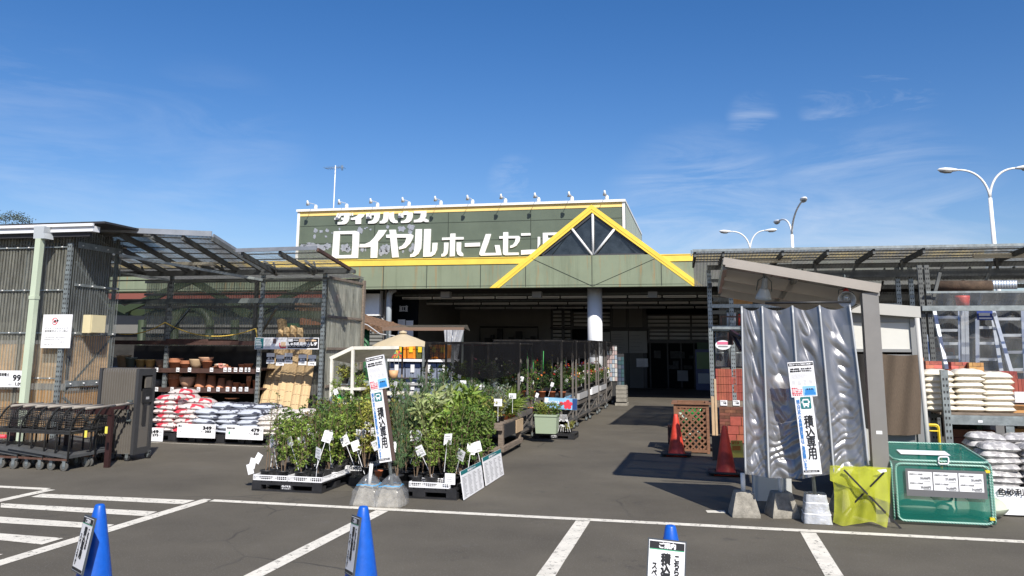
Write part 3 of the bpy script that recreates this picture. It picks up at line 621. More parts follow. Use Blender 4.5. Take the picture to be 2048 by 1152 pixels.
def f(b):
    for k in (.08, .22, .36, .5, .64, .78, .92): b.bar(lerpq(0, k)-V((0, 0, .015)), lerpq(1, k)-V((0, 0, .015)), .035, .02)
    for k in (.15, .4, .65, .88):
        p = V((-8.5, 14, 3.57)).lerp(V((-8.8, 15.9, 3.38)), k); q = V((-6.8, 14, 3.585)).lerp(V((-6.86, 15.9, 3.36)), k); b.bar(p, q, .03, .02)
part(shed, 'purlin', m_beam, f)
part(shed, 'roof_edge', mat('grey_flashing', (.24, .26, .29), .5, .3, .15, 4), lambda b: (b.bar(lerpq(.45, 0)+V((0, -.03, .03)), lerpq(1, 0)+V((0, -.03, .03)), .03, .10), b.bar(lerpq(1, 0)+V((.01, 0, .0)), lerpq(1, .8)+V((.01, 0, .01)), .03, .07), b.bar((-8.42, 13.97, 3.585), (-6.78, 13.97, 3.60), .03, .07)))
part(shed, 'rusty_edge', m_rust, lambda b: b.bar((-6.77, 13.98, 3.57), (-6.85, 15.9, 3.33), .05, .06))
part(shed, 'tie_bar', m_steel, lambda b: (b.bar(P(238, 510, 13.9), P(525, 560, 15.7), .05, .05), b.bar(P(238, 545, 15.2), P(340, 560, 15.7), .03, .04)))
part(shed, 'brace', m_steeld, lambda b: (b.bar(P(380, 617, 15.9), P(340, 665, 16.8), .03, .03), b.bar(P(553, 615, 15.85), P(514, 680, 17.0), .05, .05)))
part(shed, 'rear_sheet', m_backp, lambda b: b.sheet((-13, 17.7, .2), (-7.4, 17.7, .2), (-7.4, 17.7, 3.35), (-13, 17.7, 3.35)))
part(shed, 'side_sheet', polym('side_corrugated_sheet', (.44, .44, .37), .8, .4, ax=1, da=.15), lambda b: b.sheet((-7.40, 15.85, .25), (-7.40, 17.65, .25), (-7.40, 17.65, 3.25), (-7.40, 15.85, 3.25)))
part(shed, 'side_sheet_batten', m_wood, lambda b: [b.box((-7.38, 15.85, z), (-7.36, 17.65, z+.05)) for z in (1.0, 1.75, 2.4, 3.2)]+[b.box((-7.385, 17.6, .2), (-7.34, 17.7, 3.3))])
part(shed, 'ceiling_lamp', mat('cream_lamp', (.68, .62, .48), .5), lambda b: (b.bar(P(345, 527, 15.1), P(430, 528, 15.1), .12, .06), b.bar(P(240, 493, 14.3), P(251, 494, 14.3), .1, .06)))
part(shed, 'cable', m_black, lambda b: b.tube([P(488, 555, 15.7), P(500, 565, 15.6), P(512, 566, 15.6), P(520, 557, 15.7)], .008, 5))
# shelves
m_shelf = mat('rusty_shelf_beam', (.07, .035, .027), .7, .05, .4, 6, .2, 50)
SH1, SH2, SH0, SH3 = P(400, 737, 15.8).z, P(400, 776, 15.8).z, P(400, 681, 15.8).z, .42
for z in (SH1, SH2):
    part(shed, 'shelf', m_shelf, lambda b: (b.box((-13, 15.74, z-.09), (-8.9, 15.795, z-.005)), b.box((-13, 15.8, z-.03), (-8.9, 17.4, z-.002))))
part(shed, 'top_shelf', m_shelf, lambda b: (b.box((-13, 15.74, SH0-.09), (-8.9, 15.795, SH0-.005)), b.box((-13, 16.95, SH0-.09), (-8.9, 17.0, SH0-.005)), b.box((-11.0, 15.735, SH0-.03), (-10.0, 16.9, SH0+.03))))
part(shed, 'bottom_shelf', m_blkpl, lambda b: b.box((-13, 15.8, .30), (-8.9, 17.4, .33)))
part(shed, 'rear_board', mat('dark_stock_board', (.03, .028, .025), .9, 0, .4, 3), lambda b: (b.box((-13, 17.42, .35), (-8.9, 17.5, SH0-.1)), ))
pt = MB(); me0 = None
def ptag(u, v, z=None, m=m_board, w=.075, h=.085, root=shed, Y=15.72):
    global me0
    b = MB(); fr = F(P(u, v, Y)-V((w/2, 0, h/2)), (1, 0, 0), (0, 0, 1)); board(b, fr, w, h, .004); b.m = 1; fr.rect(b, .008, h*.62, w*.5, .012); fr.rect(b, .012, h*.25, w*.75, .018)
    return b.build('price_tag', [m, m_grey], root)
for u in (313, 355.5, 379, 423, 450, 471, 516, 427+15, 459, 482, 493, 497): 
    if u not in (442,): ptag(u-.0, 739.5)
for u in (313, 344, 370, 397, 418, 436, 455, 468, 481, 493): ptag(u, 778.5)
# ---------------- near bay ----------------
bay = thing('corrugated_shed', 'grey translucent corrugated shed wall with plywood behind and a white gutter', 'shed', (-12.5, 12.8, 0))
part(bay, 'wall_sheet', m_wallp, lambda b: b.sheet((-17, 12.8, .1), (-10.95, 12.8, .1), (-10.95, 12.8, 3.86), (-17, 12.8, 3.86), .065, .008))
part(bay, 'side_sheet', polym('smoke_corrugated_sheet', (.30, .32, .31), .45, ax=1), lambda b: b.sheet((-10.93, 12.8, .1), (-10.93, 14.05, .1), (-10.93, 14.05, 3.84), (-10.93, 12.8, 3.92), .065, .008))
part(bay, 'plywood_board', mat('plywood', (.66, .44, .24), .7, 0, .22, 3, sx=(1, 1, 5)), lambda b: (b.box((-17, 12.95, P(50, 766, 12.95).z), (-11.05, 12.98, P(50, 688, 12.95).z)),))
part(bay, 'plywood_board', mat('orange_board', (.66, .34, .10), .6, 0, .15, 2), lambda b: (b.box((-17, 12.95, .15), (-11.05, 12.98, P(50, 780, 12.95).z)), b.box((-10.99, 12.95, .15), (-10.97, 13.95, 1.0))))
part(bay, 'plywood_board', MT['plywood'], lambda b: b.box((-10.98, 13.0, 1.05), (-10.96, 13.95, 1.98)))
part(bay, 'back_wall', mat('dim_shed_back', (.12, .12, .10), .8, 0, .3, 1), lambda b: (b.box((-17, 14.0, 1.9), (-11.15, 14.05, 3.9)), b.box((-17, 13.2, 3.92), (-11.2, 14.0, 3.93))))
part(bay, 'corner_upright', [m_steel, m_hole], lambda b: perf(b, -10.99, 12.73, 0, 3.62, .085))
part(bay, 'frame_post', m_steeld, lambda b: (b.box((-11.0, 13.95, 0), (-10.95, 14.0, 3.85)), b.box((-12.0, 12.86, 0), (-11.95, 12.9, 3.8)), b.box((-13.2, 12.86, 0), (-13.15, 12.9, 3.8)), b.bar((-10.97, 12.9, 1.0), (-10.97, 14.0, 1.95), .03, .04), b.bar((-10.97, 12.9, 3.3), (-10.97, 14.0, 2.4), .03, .04), b.bar((-10.97, 12.9, .9), (-10.97, 13.9, .2), .03, .04)))
part(bay, 'girt', m_steel, lambda b: [b.box((-17, 12.765, P(50, v, 12.77).z), (-11.05, 12.785, P(50, v-2.4, 12.77).z)) for v in (497, 582, 667, 757)]+[b.box((-10.915, 12.85, z), (-10.9, 14.03, z+.1)) for z in (1.08,)]+[b.box((-10.915, 12.85, z), (-10.9, 14.03, z+.045)) for z in (2.0, 2.86)]+[b.box((-10.915, 12.85, 3.55), (-10.9, 14.03, 3.66))])
def f(b):
    for v in (497, 582, 667, 757):
        for i in range(11): b.lathe([(.014, 0), (.012, .02), (0, .022)], P(5+i*27, v-1.3, 12.76) if 0 else V((-12.35+i*.148*1.6, 12.765, P(50, v-1.2, 12.77).z)), 8, Matrix.Rotation(radians(90), 3, 'X')) if -12.35+i*.148*1.6 < -11.1 else None
    for z in (1.13, 2.02, 2.88, 3.6):
        for i in range(4): b.lathe([(.014, 0), (.012, .02), (0, .022)], V((-10.9, 12.95+i*.33, z)), 8, Matrix.Rotation(radians(90), 3, 'Y'))
part(bay, 'fixing_bolt', m_white, f)
part(bay, 'gutter', mat('white_gutter', (.75, .76, .78), .35, 0, .04, 5), lambda b: (b.box((-17, 12.56, 3.80), (-10.40, 12.74, 3.90)), b.box((-17, 12.52, 3.89), (-10.38, 12.56, 3.94))))
part(bay, 'roof_edge', mat('black_roofing', (.03, .03, .034), .7, 0, .3, 4), lambda b: (b.box((-17, 12.6, 3.945), (-10.2, 14.3, 3.98)), b.box((-17, 12.62, 3.72), (-10.5, 12.68, 3.79))))
gx = P(86, 465, 12.5)
def f(b):
    b.m = 0; b.poly([gx+V((-.11, -.1, .10)), gx+V((.11, -.1, .10)), gx+V((.10, -.1, -.02)), gx+V((.13, -.1, -.12)), gx+V((-.10, -.1, -.12))][::-1], (0, -1, 0), .22)
part(bay, 'rain_hopper', mat('grey_hopper', (.42, .45, .47), .4), f)
part(bay, 'downspout', mat('pale_green_downspout', (.50, .57, .43), .35, 0, .08, 2, sx=(1, 1, .3)), lambda b: (b.box((gx.x-.055, 12.40, .05), (gx.x+.055, 12.50, gx.z-.12)), b.box((gx.x-.062, 12.39, 2.60), (gx.x+.062, 12.51, 2.66))))
eb = thing('electric_box', 'cream metal electric box fixed on the corrugated shed corner above the cabinet', 'electric box', P(190, 666, 13.3).to_tuple())
def f(b):
    x = -10.88; b.box((x, 13.1, P(190, 666, 13.2).z), (x+.16, 13.5, P(190, 630, 13.2).z))
part(eb, 'box_body', mat('cream_enamel', (.66, .58, .36), .4, 0, .05, 4), f)
part(eb, 'box_door', MT['cream_enamel'], lambda b: b.box((-10.90+.185, 13.12, P(190, 665, 13.2).z), (-10.88+.175, 13.48, P(190, 631, 13.2).z)))
# idling sign
ids = thing('idling_sign', 'white notice board asking drivers to stop their engines, on the shed wall', 'sign', P(112, 696, 12.7).to_tuple())
fr, w, h = frame4(P(88, 629, 12.70), P(146, 629, 12.70), P(138, 696, 12.70), P(80, 696, 12.70))
b = MB(); board(b, fr, w, h, .012); sgn = b.build('sign_board', m_board, ids)
b = MB(); n = 28; cx, cy = w*.42, h*.80
def ring(b, fr, cx, cy, r0, r1, e, n=28): b.add([fr(cx+r*cos(2*pi*k/n), cy+r*sin(2*pi*k/n), e) for k in range(n) for r in (r0, r1)], [(2*k, 2*k+1, (2*k+3) % (2*n), (2*k+2) % (2*n)) for k in range(n)])
ring(b, fr, cx, cy, .052, .062, .006); q = .05; b.quad(fr(cx-q*.8, cy+q*.65, .0065), fr(cx+q*.65, cy-q*.8, .0065), fr(cx+q*.8, cy-q*.65, .0065), fr(cx-q*.65, cy+q*.8, .0065))
b.build('prohibition_mark', m_red_pr, sgn)
b = MB(); b.add([fr(cx+x, cy+y, .004) for x, y in ((-.035, -.03), (-.02, -.02), (.0, -.025), (.03, -.015), (.025, .02), (.0, .025), (-.015, .005), (-.03, 0))], [tuple(range(8))])
b.add([fr(cx+.055+.02*cos(a)*(1+.25*cos(3*a)), cy+.01+.02*sin(a)*(1+.25*cos(3*a)), .007) for a in [2*pi*k/16 for k in range(16)]], [tuple(range(16))])
fr.text(b, 'アイドリングストップ', w*.1, h*.555, w*.8, h*.06); fr.text(b, '駐停車中エンジン停止', w*.1, h*.47, w*.8, h*.07)
b.build('lettering', m_black, sgn)
b = MB(); fr.rect(b, w*.07, h*.41, w*.84, .003)
for i, (s, k) in enumerate((('大気汚染の改善、騒音の低減及び', .72), ('地球温暖化の防止のために', .57), ('アイドリングストップにご協力を', .70), ('お願い致します。', .36))): fr.text(b, s, w*.11, h*(.30-i*.07), w*k, h*.042)
b.build('small_lettering', m_grey, sgn)
# 999 yen sign
def pricesign(name, label, tl, tr, br, bl, Y, items, group=None, th=.01, matb=None):
    fr, w, h = frame4(P(*tl, Y), P(*tr, Y), P(*br, Y), P(*bl, Y)); t = thing(name, label, 'price sign', fr(w/2, 0).to_tuple(), 0, group)
    b = MB(); board(b, fr, w, h, th); sbd = b.build('sign_board', matb or m_board, t)
    for m, its in items:
        b = MB()
        for s, x, y, ww, hh, bd in its: fr.text(b, s, x*w, y*h, ww*w, hh*h, bd)
        b.build('lettering', m, sbd)
    return t, fr, w, h
pricesign('price_sign', 'white 999 yen price board on the corrugated shed wall at far left', (-40, 741), (59, 741), (57, 775), (-42, 773), 12.7,
  [(m_black, [('999', .68, .38, .235, .36, .006), ('1,098', .74, .08, .17, .2, .004), ('円', .925, .38, .065, .2, .002), ('円', .925, .08, .05, .14, .001), ('ピーツ高級培養土', .18, .66, .42, .2, .002)]), (m_grey, [('税込', .60, .1, .07, .13, 0)])])
# ---------------- yellow rope ----------------
rope = MB()
pts = []
for i in range(11): t = i/10; pts.append(V((-12.2, 15.75, P(237, 667, 15.7).z)).lerp(V((-11.02, 15.7, P(340, 645, 15.7).z)), t)-V((0, 0, .10*4*t*(1-t))))
for i in range(1, 17): t = i/16; pts.append(V((-11.02, 15.7, P(340, 645, 15.7).z)).lerp(V((-8.9, 15.7, P(513, 657, 15.7).z)), t)-V((0, 0, .22*4*t*(1-t))))
pts.append(P(514, 675, 15.7)); rope.tube(pts, .012, 6)
tag(rope.build('rope', mat('yellow_black_rope', (.60, .42, .08), .7, 0, .5, 60)), 'yellow and black rope strung sagging across the pot rack', 'rope')
# ---------------- flower pots ----------------
m_tc = mat('terracotta', (.42, .17, .085), .75, 0, .14, 8, .1, 70)
m_tan = mat('tan_pot', (.42, .30, .18), .7, 0, .1, 8); m_ypot = mat('ochre_pot', (.47, .33, .13), .7, 0, .1, 8)
m_gpot = mat('grey_green_pot', (.17, .20, .17), .6, 0, .1, 8); m_bpot = mat('brown_pot', (.20, .13, .09), .7, 0, .1, 8); m_dgpot = mat('dark_grey_pot', (.10, .11, .12), .6); m_peach = mat('pale_terracotta', (.55, .33, .21), .75, 0, .12, 6)
def potprof(r, h, k=.66, rim=.12):
    return [(0, 0), (r*k, 0), (r*(k+(1-k)*.8), h*(1-rim)), (r, h*(1-rim)), (r, h), (r*.88, h), (r*.80, h*.93), (0, h*.93)]
def bowlprof(r, h): return [(0, 0), (r*.5, 0), (r*.8, h*.35), (r*.97, h*.85), (r, h), (r*.9, h), (r*.75, h*.9), (0, h*.9)]
cols = {'t': ('terracotta', m_tc), 'n': ('tan', m_tan), 'o': ('ochre', m_ypot), 'g': ('grey green', m_gpot), 'b': ('brown', m_bpot), 'd': ('dark grey', m_dgpot), 'p': ('pale terracotta', m_peach)}
ordn = ['first', 'second', 'third', 'fourth', 'fifth', 'sixth', 'seventh', 'eighth', 'ninth', 'tenth', 'eleventh', 'twelfth', 'thirteenth', 'fourteenth']
def pot(u, wpx, hpx, zb_, c, kind, where, inv=False, dy=.28, tilt=0):
    Y = 15.8+dy; sc = (P(u+1, 730, Y)-P(u, 730, Y)).x; r = wpx/2*sc; h = hpx*sc*1.0; x = P(u, 735, Y).x
    b = MB(); pr = bowlprof(r, h) if kind == 'bowl' else potprof(r, h)
    M = Matrix.Rotation(radians(tilt), 3, 'Y')
    if inv: pr = [(a, h-z) for a, z in pr[::-1]]; pr = [q for q in pr if True]
    if kind == 'stack':
        pr = []; n = max(2, int(h/.06)); rr = r
        pr = [(0, 0), (r*.62, 0)]
        hb = h*.55; pr += [(r*.92, hb)]
        for i in range(3): z = hb+(h-hb)*i/3; pr += [(r, z), (r, z+(h-hb)/3*.8), (r*.93, z+(h-hb)/3*.86)]
        pr += [(r*.85, h), (0, h*.96)]
    b.lathe(pr, (0, 0, 0), 20, M); nm, m = cols[c]
    o = b.build('flower_pot', m); o.location = (x, Y, zb_)
    kd = {'bowl': 'bowl shaped pot', 'pot': 'flower pot', 'stack': 'stack of nested pots'}[kind]
    tag(o, f"{nm} {kd}{' upside down' if inv else ''}, {where}".replace('flower pot, ', 'pot, ').replace(' resting', ''), 'flower pot', 'pots on the rack shelves')
    return o
for i, a in enumerate(((246, 25, 21, 'n', 'pot'), (261, 20, 17, 'g', 'pot'), (281, 19, 14, 'o', 'pot'), (300, 19, 14, 'o', 'pot'), (321, 18, 14, 'b', 'bowl'))): pot(*a[:3], SH1, a[3], a[4], f'{ordn[i]} from left on the upper shelf beside the grey cabinet')
for i, a in enumerate(((351, 27, 17, 't', 'stack'), (371, 20, 13, 't', 'stack'), (392, 25, 16, 'n', 'bowl'), (414, 20, 13, 't', 'pot'), (485, 16, 8, 't', 'pot'), (497, 17, 9, 't', 'pot'), (516, 10, 5, 't', 'bowl'))): pot(*a[:3], SH1, a[3], a[4], f'{ordn[i]} from left on the upper shelf, right of rope post')
o = pot(411, 26, 9, SH1+.125, 'p', 'bowl', 'resting on top of a terracotta pot on the upper shelf')
pot(433, 16, 3, SH1, 't', 'bowl', 'low saucer beside the pink bricks on the upper shelf')
pot(466, 20, 2, SH1, 't', 'bowl', 'flat saucer right of the pink bricks on the upper shelf')
for i, a in enumerate(((300, 12, 12, 'd', 'bowl', 0), (317, 20, 12, 'd', 'bowl', 0), (351, 25, 24, 't', 'stack', 0), (377, 30, 18, 'p', 'bowl', 0), (404, 22, 26, 't', 'pot', 1), (425, 20, 21, 't', 'pot', 1), (445, 17, 17, 't', 'pot', 1), (461, 15, 13, 't', 'pot', 1), (475.5, 14, 10, 't', 'pot', 0), (488, 11, 8, 't', 'pot', 0), (499, 9, 22, 't', 'stack', 0), (513, 11, 15, 't', 'pot', 0))):
    pot(*a[:3], SH2, a[3], a[4], f'{ordn[i]} from left on the lower shelf', inv=bool(a[5]))
pot(385, 24, 5, .62, 't', 'pot', 'on the bottom shelf behind the soil bags', dy=.1); pot(418, 19, 5, .72, 't', 'pot', 'just above the navy soil bags', dy=.1); pot(468, 26, 3, .72, 't', 'bowl', 'wide saucer above the navy soil bags', dy=.1)
for i in range(3): pot(405+i*24, 22, 20, SH2, 'b', 'pot', f'{ordn[i]} from left in the shaded back row of the lower shelf', dy=.95)
b = MB(); rr = random.Random(3)
for i in range(16): 
    x, y, z = rr.uniform(-.16, .16), rr.uniform(-.1, .1), rr.uniform(.02, .09); b.m = i % 3; M = Matrix.Translation((x, y, z)) @ Euler((rr.uniform(-.3, .3), rr.uniform(-.3, .3), rr.uniform(0, 3))).to_matrix().to_4x4(); b.box((-.04, -.022, -.016), (.04, .022, .016), M)
o = b.build('brick_chip_bag', [mat('pink_chip', (.6, .25, .2), .7), mat('cream_chip', (.65, .5, .38), .7), m_tc]); o.location = (P(443, 735, 16.05).x, 16.05, SH1); tag(o, 'bag of pink and cream brick chips on the upper pot shelf', 'bag')
# ---------------- bags ----------------
def bagmesh(lx, ly, lz, seed, nx=14, ny=10, cr=.012):
    r = random.Random(seed); b = MB(); so_ = seed*3.7
    def fn(sgn):
        def g(u, v):
            x = (u-.5)*2; y = (v-.5)*2
            k = max(0, (1-abs(x)**3.2))**.5*max(0, (1-abs(y)**3.2))**.5
            px_ = x*lx/2*(1-.05*(1-abs(y))**0*y*y); py_ = y*ly/2*(1-.08*x*x)
            z = lz*.42 + sgn*lz*.56*k
            z += cr*noise.noise(V((x*2.6+so_, y*2.6, sgn)))*k + .5*cr*noise.noise(V((x*7+so_, y*7, sgn*2)))*k - (1-k)*.012
            return V((px_, py_, max(z, 0.002) if sgn < 0 else z))
        return g
    b.grid(fn(1), nx, ny); b.grid(fn(-1), nx, ny); 
    o = len(b.v)//2; k = len(b.f)//2
    for i in range(k, 2*k): b.f[i] = b.f[i][::-1]
    return b
def bagmat(name, base, prints, rough=.33, scale=7, thr=.55, bandx=None):
    m = bpy.data.materials.new(name); m.use_nodes = True; t = m.node_tree; n = t.nodes; l = t.links; b = n['Principled BSDF']; b.inputs['Roughness'].default_value = rough
    tcn = n.new('ShaderNodeTexCoord'); cur = None; col = base+(1,)
    for i, (c, sc, lo, hi, loc) in enumerate(prints):
        mp = n.new('ShaderNodeMapping'); mp.inputs['Scale'].default_value = sc; mp.inputs['Location'].default_value = loc; l.new(tcn.outputs['Object'], mp.inputs[0])
        nz = n.new('ShaderNodeTexNoise'); nz.inputs['Scale'].default_value = 1; nz.inputs['Detail'].default_value = 2; l.new(mp.outputs[0], nz.inputs[0])
        r = n.new('ShaderNodeMapRange'); r.inputs[1].default_value = lo; r.inputs[2].default_value = hi; l.new(nz.outputs[0], r.inputs[0])
        mx = n.new('ShaderNodeMix'); mx.data_type = 'RGBA'; l.new(r.outputs[0], mx.inputs[0])
        if cur: l.new(cur, mx.inputs[6])
        else: mx.inputs[6].default_value = col
        mx.inputs[7].default_value = c+(1,); cur = mx.outputs[2]
    if cur: l.new(cur, b.inputs['Base Color'])
    else: b.inputs['Base Color'].default_value = col
    nb = n.new('ShaderNodeTexNoise'); nb.inputs['Scale'].default_value = 16; nb.inputs['Detail'].default_value = 5; nb.inputs['Distortion'].default_value = 1.5; l.new(tcn.outputs['Object'], nb.inputs[0]); bp = n.new('ShaderNodeBump'); bp.inputs['Strength'].default_value = .5; bp.inputs['Distance'].default_value = .02; l.new(nb.outputs[0], bp.inputs['Height']); l.new(bp.outputs[0], b.inputs['Normal'])
    return m
mb_red = bagmat('red_white_bag', (.60, .54, .52), [((.60, .05, .08), (3.5, 5, 3), .575, .60, (0, 0, 0)), ((.05, .04, .05), (16, 26, 8), .64, .68, (3, 0, 0))])
mb_navy = bagmat('silver_navy_bag', (.48, .51, .57), [((.06, .065, .09), (2.4, 9, 14), .48, .52, (0, 1, 2)), ((.03, .03, .03), (20, 30, 8), .66, .70, (1, 0, 0))])
mb_white = bagmat('gravel_bag', (.62, .58, .53), [((.36, .33, .30), (30, 30, 30), .5, .66, (0, 0, 0)), ((.6, .2, .2), (3, 3, 3), .70, .74, (0, 0, 0))], .4)
mb_cream = bagmat('cream_bag', (.74, .68, .56), [((.5, .44, .35), (4, 12, 20), .56, .8, (0, 0, 0))], .5)
mb_gr = bagmat('clear_gravel_bag', (.34, .33, .33), [((.60, .58, .56), (20, 20, 20), .45, .62, (0, 0, 0)), ((.06, .03, .22), (3.0, 2.2, 4), .66, .68, (5, 0, 0))], .22)
protos = {}
def pile(name, mt, key, cols_, rows, layers, dx, dy, dz, x0, y0, z0, dims, lab, grp, rot=0, stagger=.04, shape=None):
    for r in range(rows):
        for c in range(cols_):
            nl = layers(c, r) if callable(layers) else layers
            for k in range(nl):
                kk = (key, R_.randrange(4))
                x = x0+c*dx+(stagger if k % 2 else -stagger)*.5+R_.uniform(-.025, .025); y = y0+r*dy+R_.uniform(-.02, .02)
                if kk not in protos: o = bagmesh(*dims, seed=kk[1]+len(key)*5).build(name, mt); protos[kk] = o.data
                else: o = bpy.data.objects.new(name, protos[kk]); COL.objects.link(o)
                o.location = (x, y, z0+k*dz); o.rotation_euler = (R_.uniform(-.04, .02), R_.uniform(-.05, .05), rot+R_.uniform(-.09, .09)+(pi if R_.random() < .5 else 0))
                lay = 'bottom' if k == 0 else ('top' if k == nl-1 else ordn[k]); rw = ['front', 'second', 'third', 'back'][r]
                tag(o, f"{lab}, {lay} layer, column {c+1} from left, {rw} row of its pile"[:150], 'bag', grp)
palm = [None]
def pallet(x, y, w, d, label, cat='pallet', grp=None, z=0, h=.13, logo=True, m=None):
    t = thing('plastic_pallet', label, cat, (x, y, z), 0, grp); b = MB()
    for i in range(7): a = -w/2+i*w/7; b.box((a+.006, -d/2, h-.022), (a+w/7-.006, d/2, h))
    b.box((-w/2, -d/2, h-.05), (w/2, -d/2+.03, h-.023)); b.box((-w/2, d/2-.03, h-.05), (w/2, d/2, h-.023))
    for sx in (-1, 0, 1):
        bw = .16 if sx == 0 else .13; cx = sx*(w/2-.065)
        for sy in (-1, 0, 1): cy = sy*(d/2-.065); b.box((cx-bw/2, cy-.065, .02), (cx+bw/2, cy+.065, h-.05))
    for sy in (-1, 0, 1): cy = sy*(d/2-.065); b.box((-w/2, cy-.06, 0), (w/2, cy+.06, .02))
    for sx in (-1, 1): b.box((sx*(w/2-.065)-.06, -d/2+.14, .001), (sx*(w/2-.065)+.06, d/2-.14, .019))
    b.build('deck', m or m_blkpl, t, False)
    if logo:
        b = MB(); fr = F((-.06, -d/2-.001, .035), (1, 0, 0), (0, 0, 1)); fr.text(b, 'ロイヤル', 0, .022, .12, .024, .002, .001); fr.text(b, 'ホームセンター', 0, .0, .12, .014, .001, .001); b.build('logo', m_board, t, False)
    return t
for i in range(3): pallet(-9.9+i*1.03, 15.05, 1.0, .95, f'black plastic pallet under the soil bags, {ordn[i]} from left', grp='pallets under the soil bags', logo=False, h=.16)
zb0 = .165
pile('soil_bag', mb_red, 'red', 2, 2, lambda c, r: (8 if c == 0 else 6)+r*1, .47, .42, .085, -10.12, 14.78, zb0, (.50, .42, .12), 'red and white soil bag', 'red and white soil bags', stagger=.06)
pile('soil_bag', mb_navy, 'navy', 3, 2, lambda c, r: 5+r, .46, .42, .088, -9.22, 14.78, zb0, (.50, .42, .12), 'silver and navy soil bag', 'silver and navy soil bags', stagger=.08)
pile('gravel_bag', mb_white, 'white', 2, 2, lambda c, r: 4+r, .47, .42, .088, -7.87, 14.72, zb0, (.50, .40, .12), 'speckled white gravel bag', 'white gravel bags', stagger=.05)
pricesign('price_sign', 'white 249 yen price board in front of the red and white soil bags', (285, 854.5), (325.5, 856), (326, 883), (285, 882), 14.45, [(m_black, [('249', .36, .60, .42, .22, .006), ('273', .50, .38, .28, .15, .004)]), (m_grey, [('円', .82, .6, .12, .13, 0), ('税込', .24, .39, .2, .11, 0), ('円', .82, .38, .1, .1, 0)])], 'bag price boards')
pricesign('price_sign', 'white 349 yen price board in front of the silver and navy soil bags', (355, 847), (431.5, 849), (429.5, 877), (353.5, 874.5), 14.42, [(m_black, [('349', .68, .62, .22, .22, .006), ('383', .74, .40, .15, .15, .004), ('黒土', .03, .78, .09, .12, .002)]), (m_grey, [('円', .92, .63, .06, .13, 0), ('税込', .62, .41, .09, .11, 0), ('一袋', .05, .4, .06, .1, 0)])], 'bag price boards')
pricesign('price_sign', 'white 479 yen price board in front of the speckled gravel bags', (452, 850.5), (528, 854), (524, 880), (451, 878), 14.42, [(m_black, [('479', .68, .60, .22, .24, .006), ('526', .76, .38, .13, .15, .004), ('砕石の石', .03, .76, .21, .11, .002)]), (m_grey, [('円', .92, .60, .06, .13, 0), ('税込', .62, .39, .09, .11, 0)]), (mat('green_print', (.05, .4, .15), .5), [('袋', .08, .36, .04, .2, .002)])], 'bag price boards')
# ---------------- reed screens ----------------
m_reed = mat('reed', (.52, .37, .20), .75, 0, .25, 10, sx=(14, 14, .35)); m_tie = mat('dark_tie', (.03, .022, .018), .8)
def screen(u0, v0, u1, v1, Y0, Y1, wpx, i, lab):
    wpx *= 1.22; p = P(u0, v0, Y0); q = P(u1, v1, Y1); sc = (P(u0+1, v0, Y0)-P(u0, v0, Y0)).x; r = wpx/2*sc
    t = thing('reed_screen', lab, 'reed screen', p.to_tuple(), 0, 'rolled reed screens leaning in the rack'); b = MB(); d = q-p; L_ = d.length; x, y, d = basis(d)
    n = 22; vs = []; nz_ = 10
    for j in range(nz_+1):
        for k in range(n):
            a = 2*pi*k/n; rr = r*(1+.05*sin(k*pi)*1+.04*cos(a*7+i)); vs.append(p+d*(L_*j/nz_+(R_.uniform(-.02, .02) if j == nz_ else 0))+(x*cos(a)+y*sin(a)*.62)*rr*(1 if k % 2 else .95))
    b.add(vs, [(j*n+k, j*n+(k+1) % n, (j+1)*n+(k+1) % n, (j+1)*n+k) for j in range(nz_) for k in range(n)]+[tuple(nz_*n+k for k in range(n))])
    b.build('reeds', m_reed, t)
    b = MB(); c = .12
    while c < L_: b.tube([p+d*c+(x*cos(a)+y*sin(a)*.62)*(r*1.0) for a in [2*pi*k/10 for k in range(11)]], .0038, 4, False); c += .25
    for a in (4.7,): b.tube([p+d*.03+(x*cos(a)+y*sin(a)*.62)*r*1.0, q+(x*cos(a)+y*sin(a)*.62)*r*1.02], .007, 4, False)
    b.build('tie_cord', m_tie, t); return t
scr = [(585, 815, 563, 640, 17.2, 17.3, 20), (566, 815, 574, 655, 17.0, 17.15, 15), (582, 815, 587, 652, 17.0, 17.15, 15), (596, 815, 600, 656, 17.0, 17.15, 15), (550, 815, 560, 668, 16.9, 17.1, 15),
       (528, 812, 549, 712, 16.1, 16.9, 15), (543, 812, 562, 714, 16.05, 16.9, 15), (558, 813, 577, 711, 16.0, 16.8, 15), (573, 816, 590, 716, 16.0, 16.8, 15), (588, 822, 607, 714, 15.95, 16.8, 15), (604, 824, 622, 713, 15.95, 16.8, 15), (548, 800, 560, 690, 16.6, 17.1, 16), (605, 800, 612, 690, 16.7, 17.1, 20), (592, 800, 598, 690, 16.7, 17.1, 18)]
wh = ['darkest and tallest at the back', 'tall back row, second from left', 'tall back row, third from left', 'tall back row, last on the right', 'tall back row, first from left', 'front row, first from left', 'front row, second from left', 'front row, third from left', 'front row, fourth from left', 'front row, fifth from left', 'front row, last on the right', 'middle row left', 'middle row right', 'middle row centre']
for i, q in enumerate(scr): screen(*q, i, f'rolled yellow reed screen tied with dark cord, {wh[i]}')
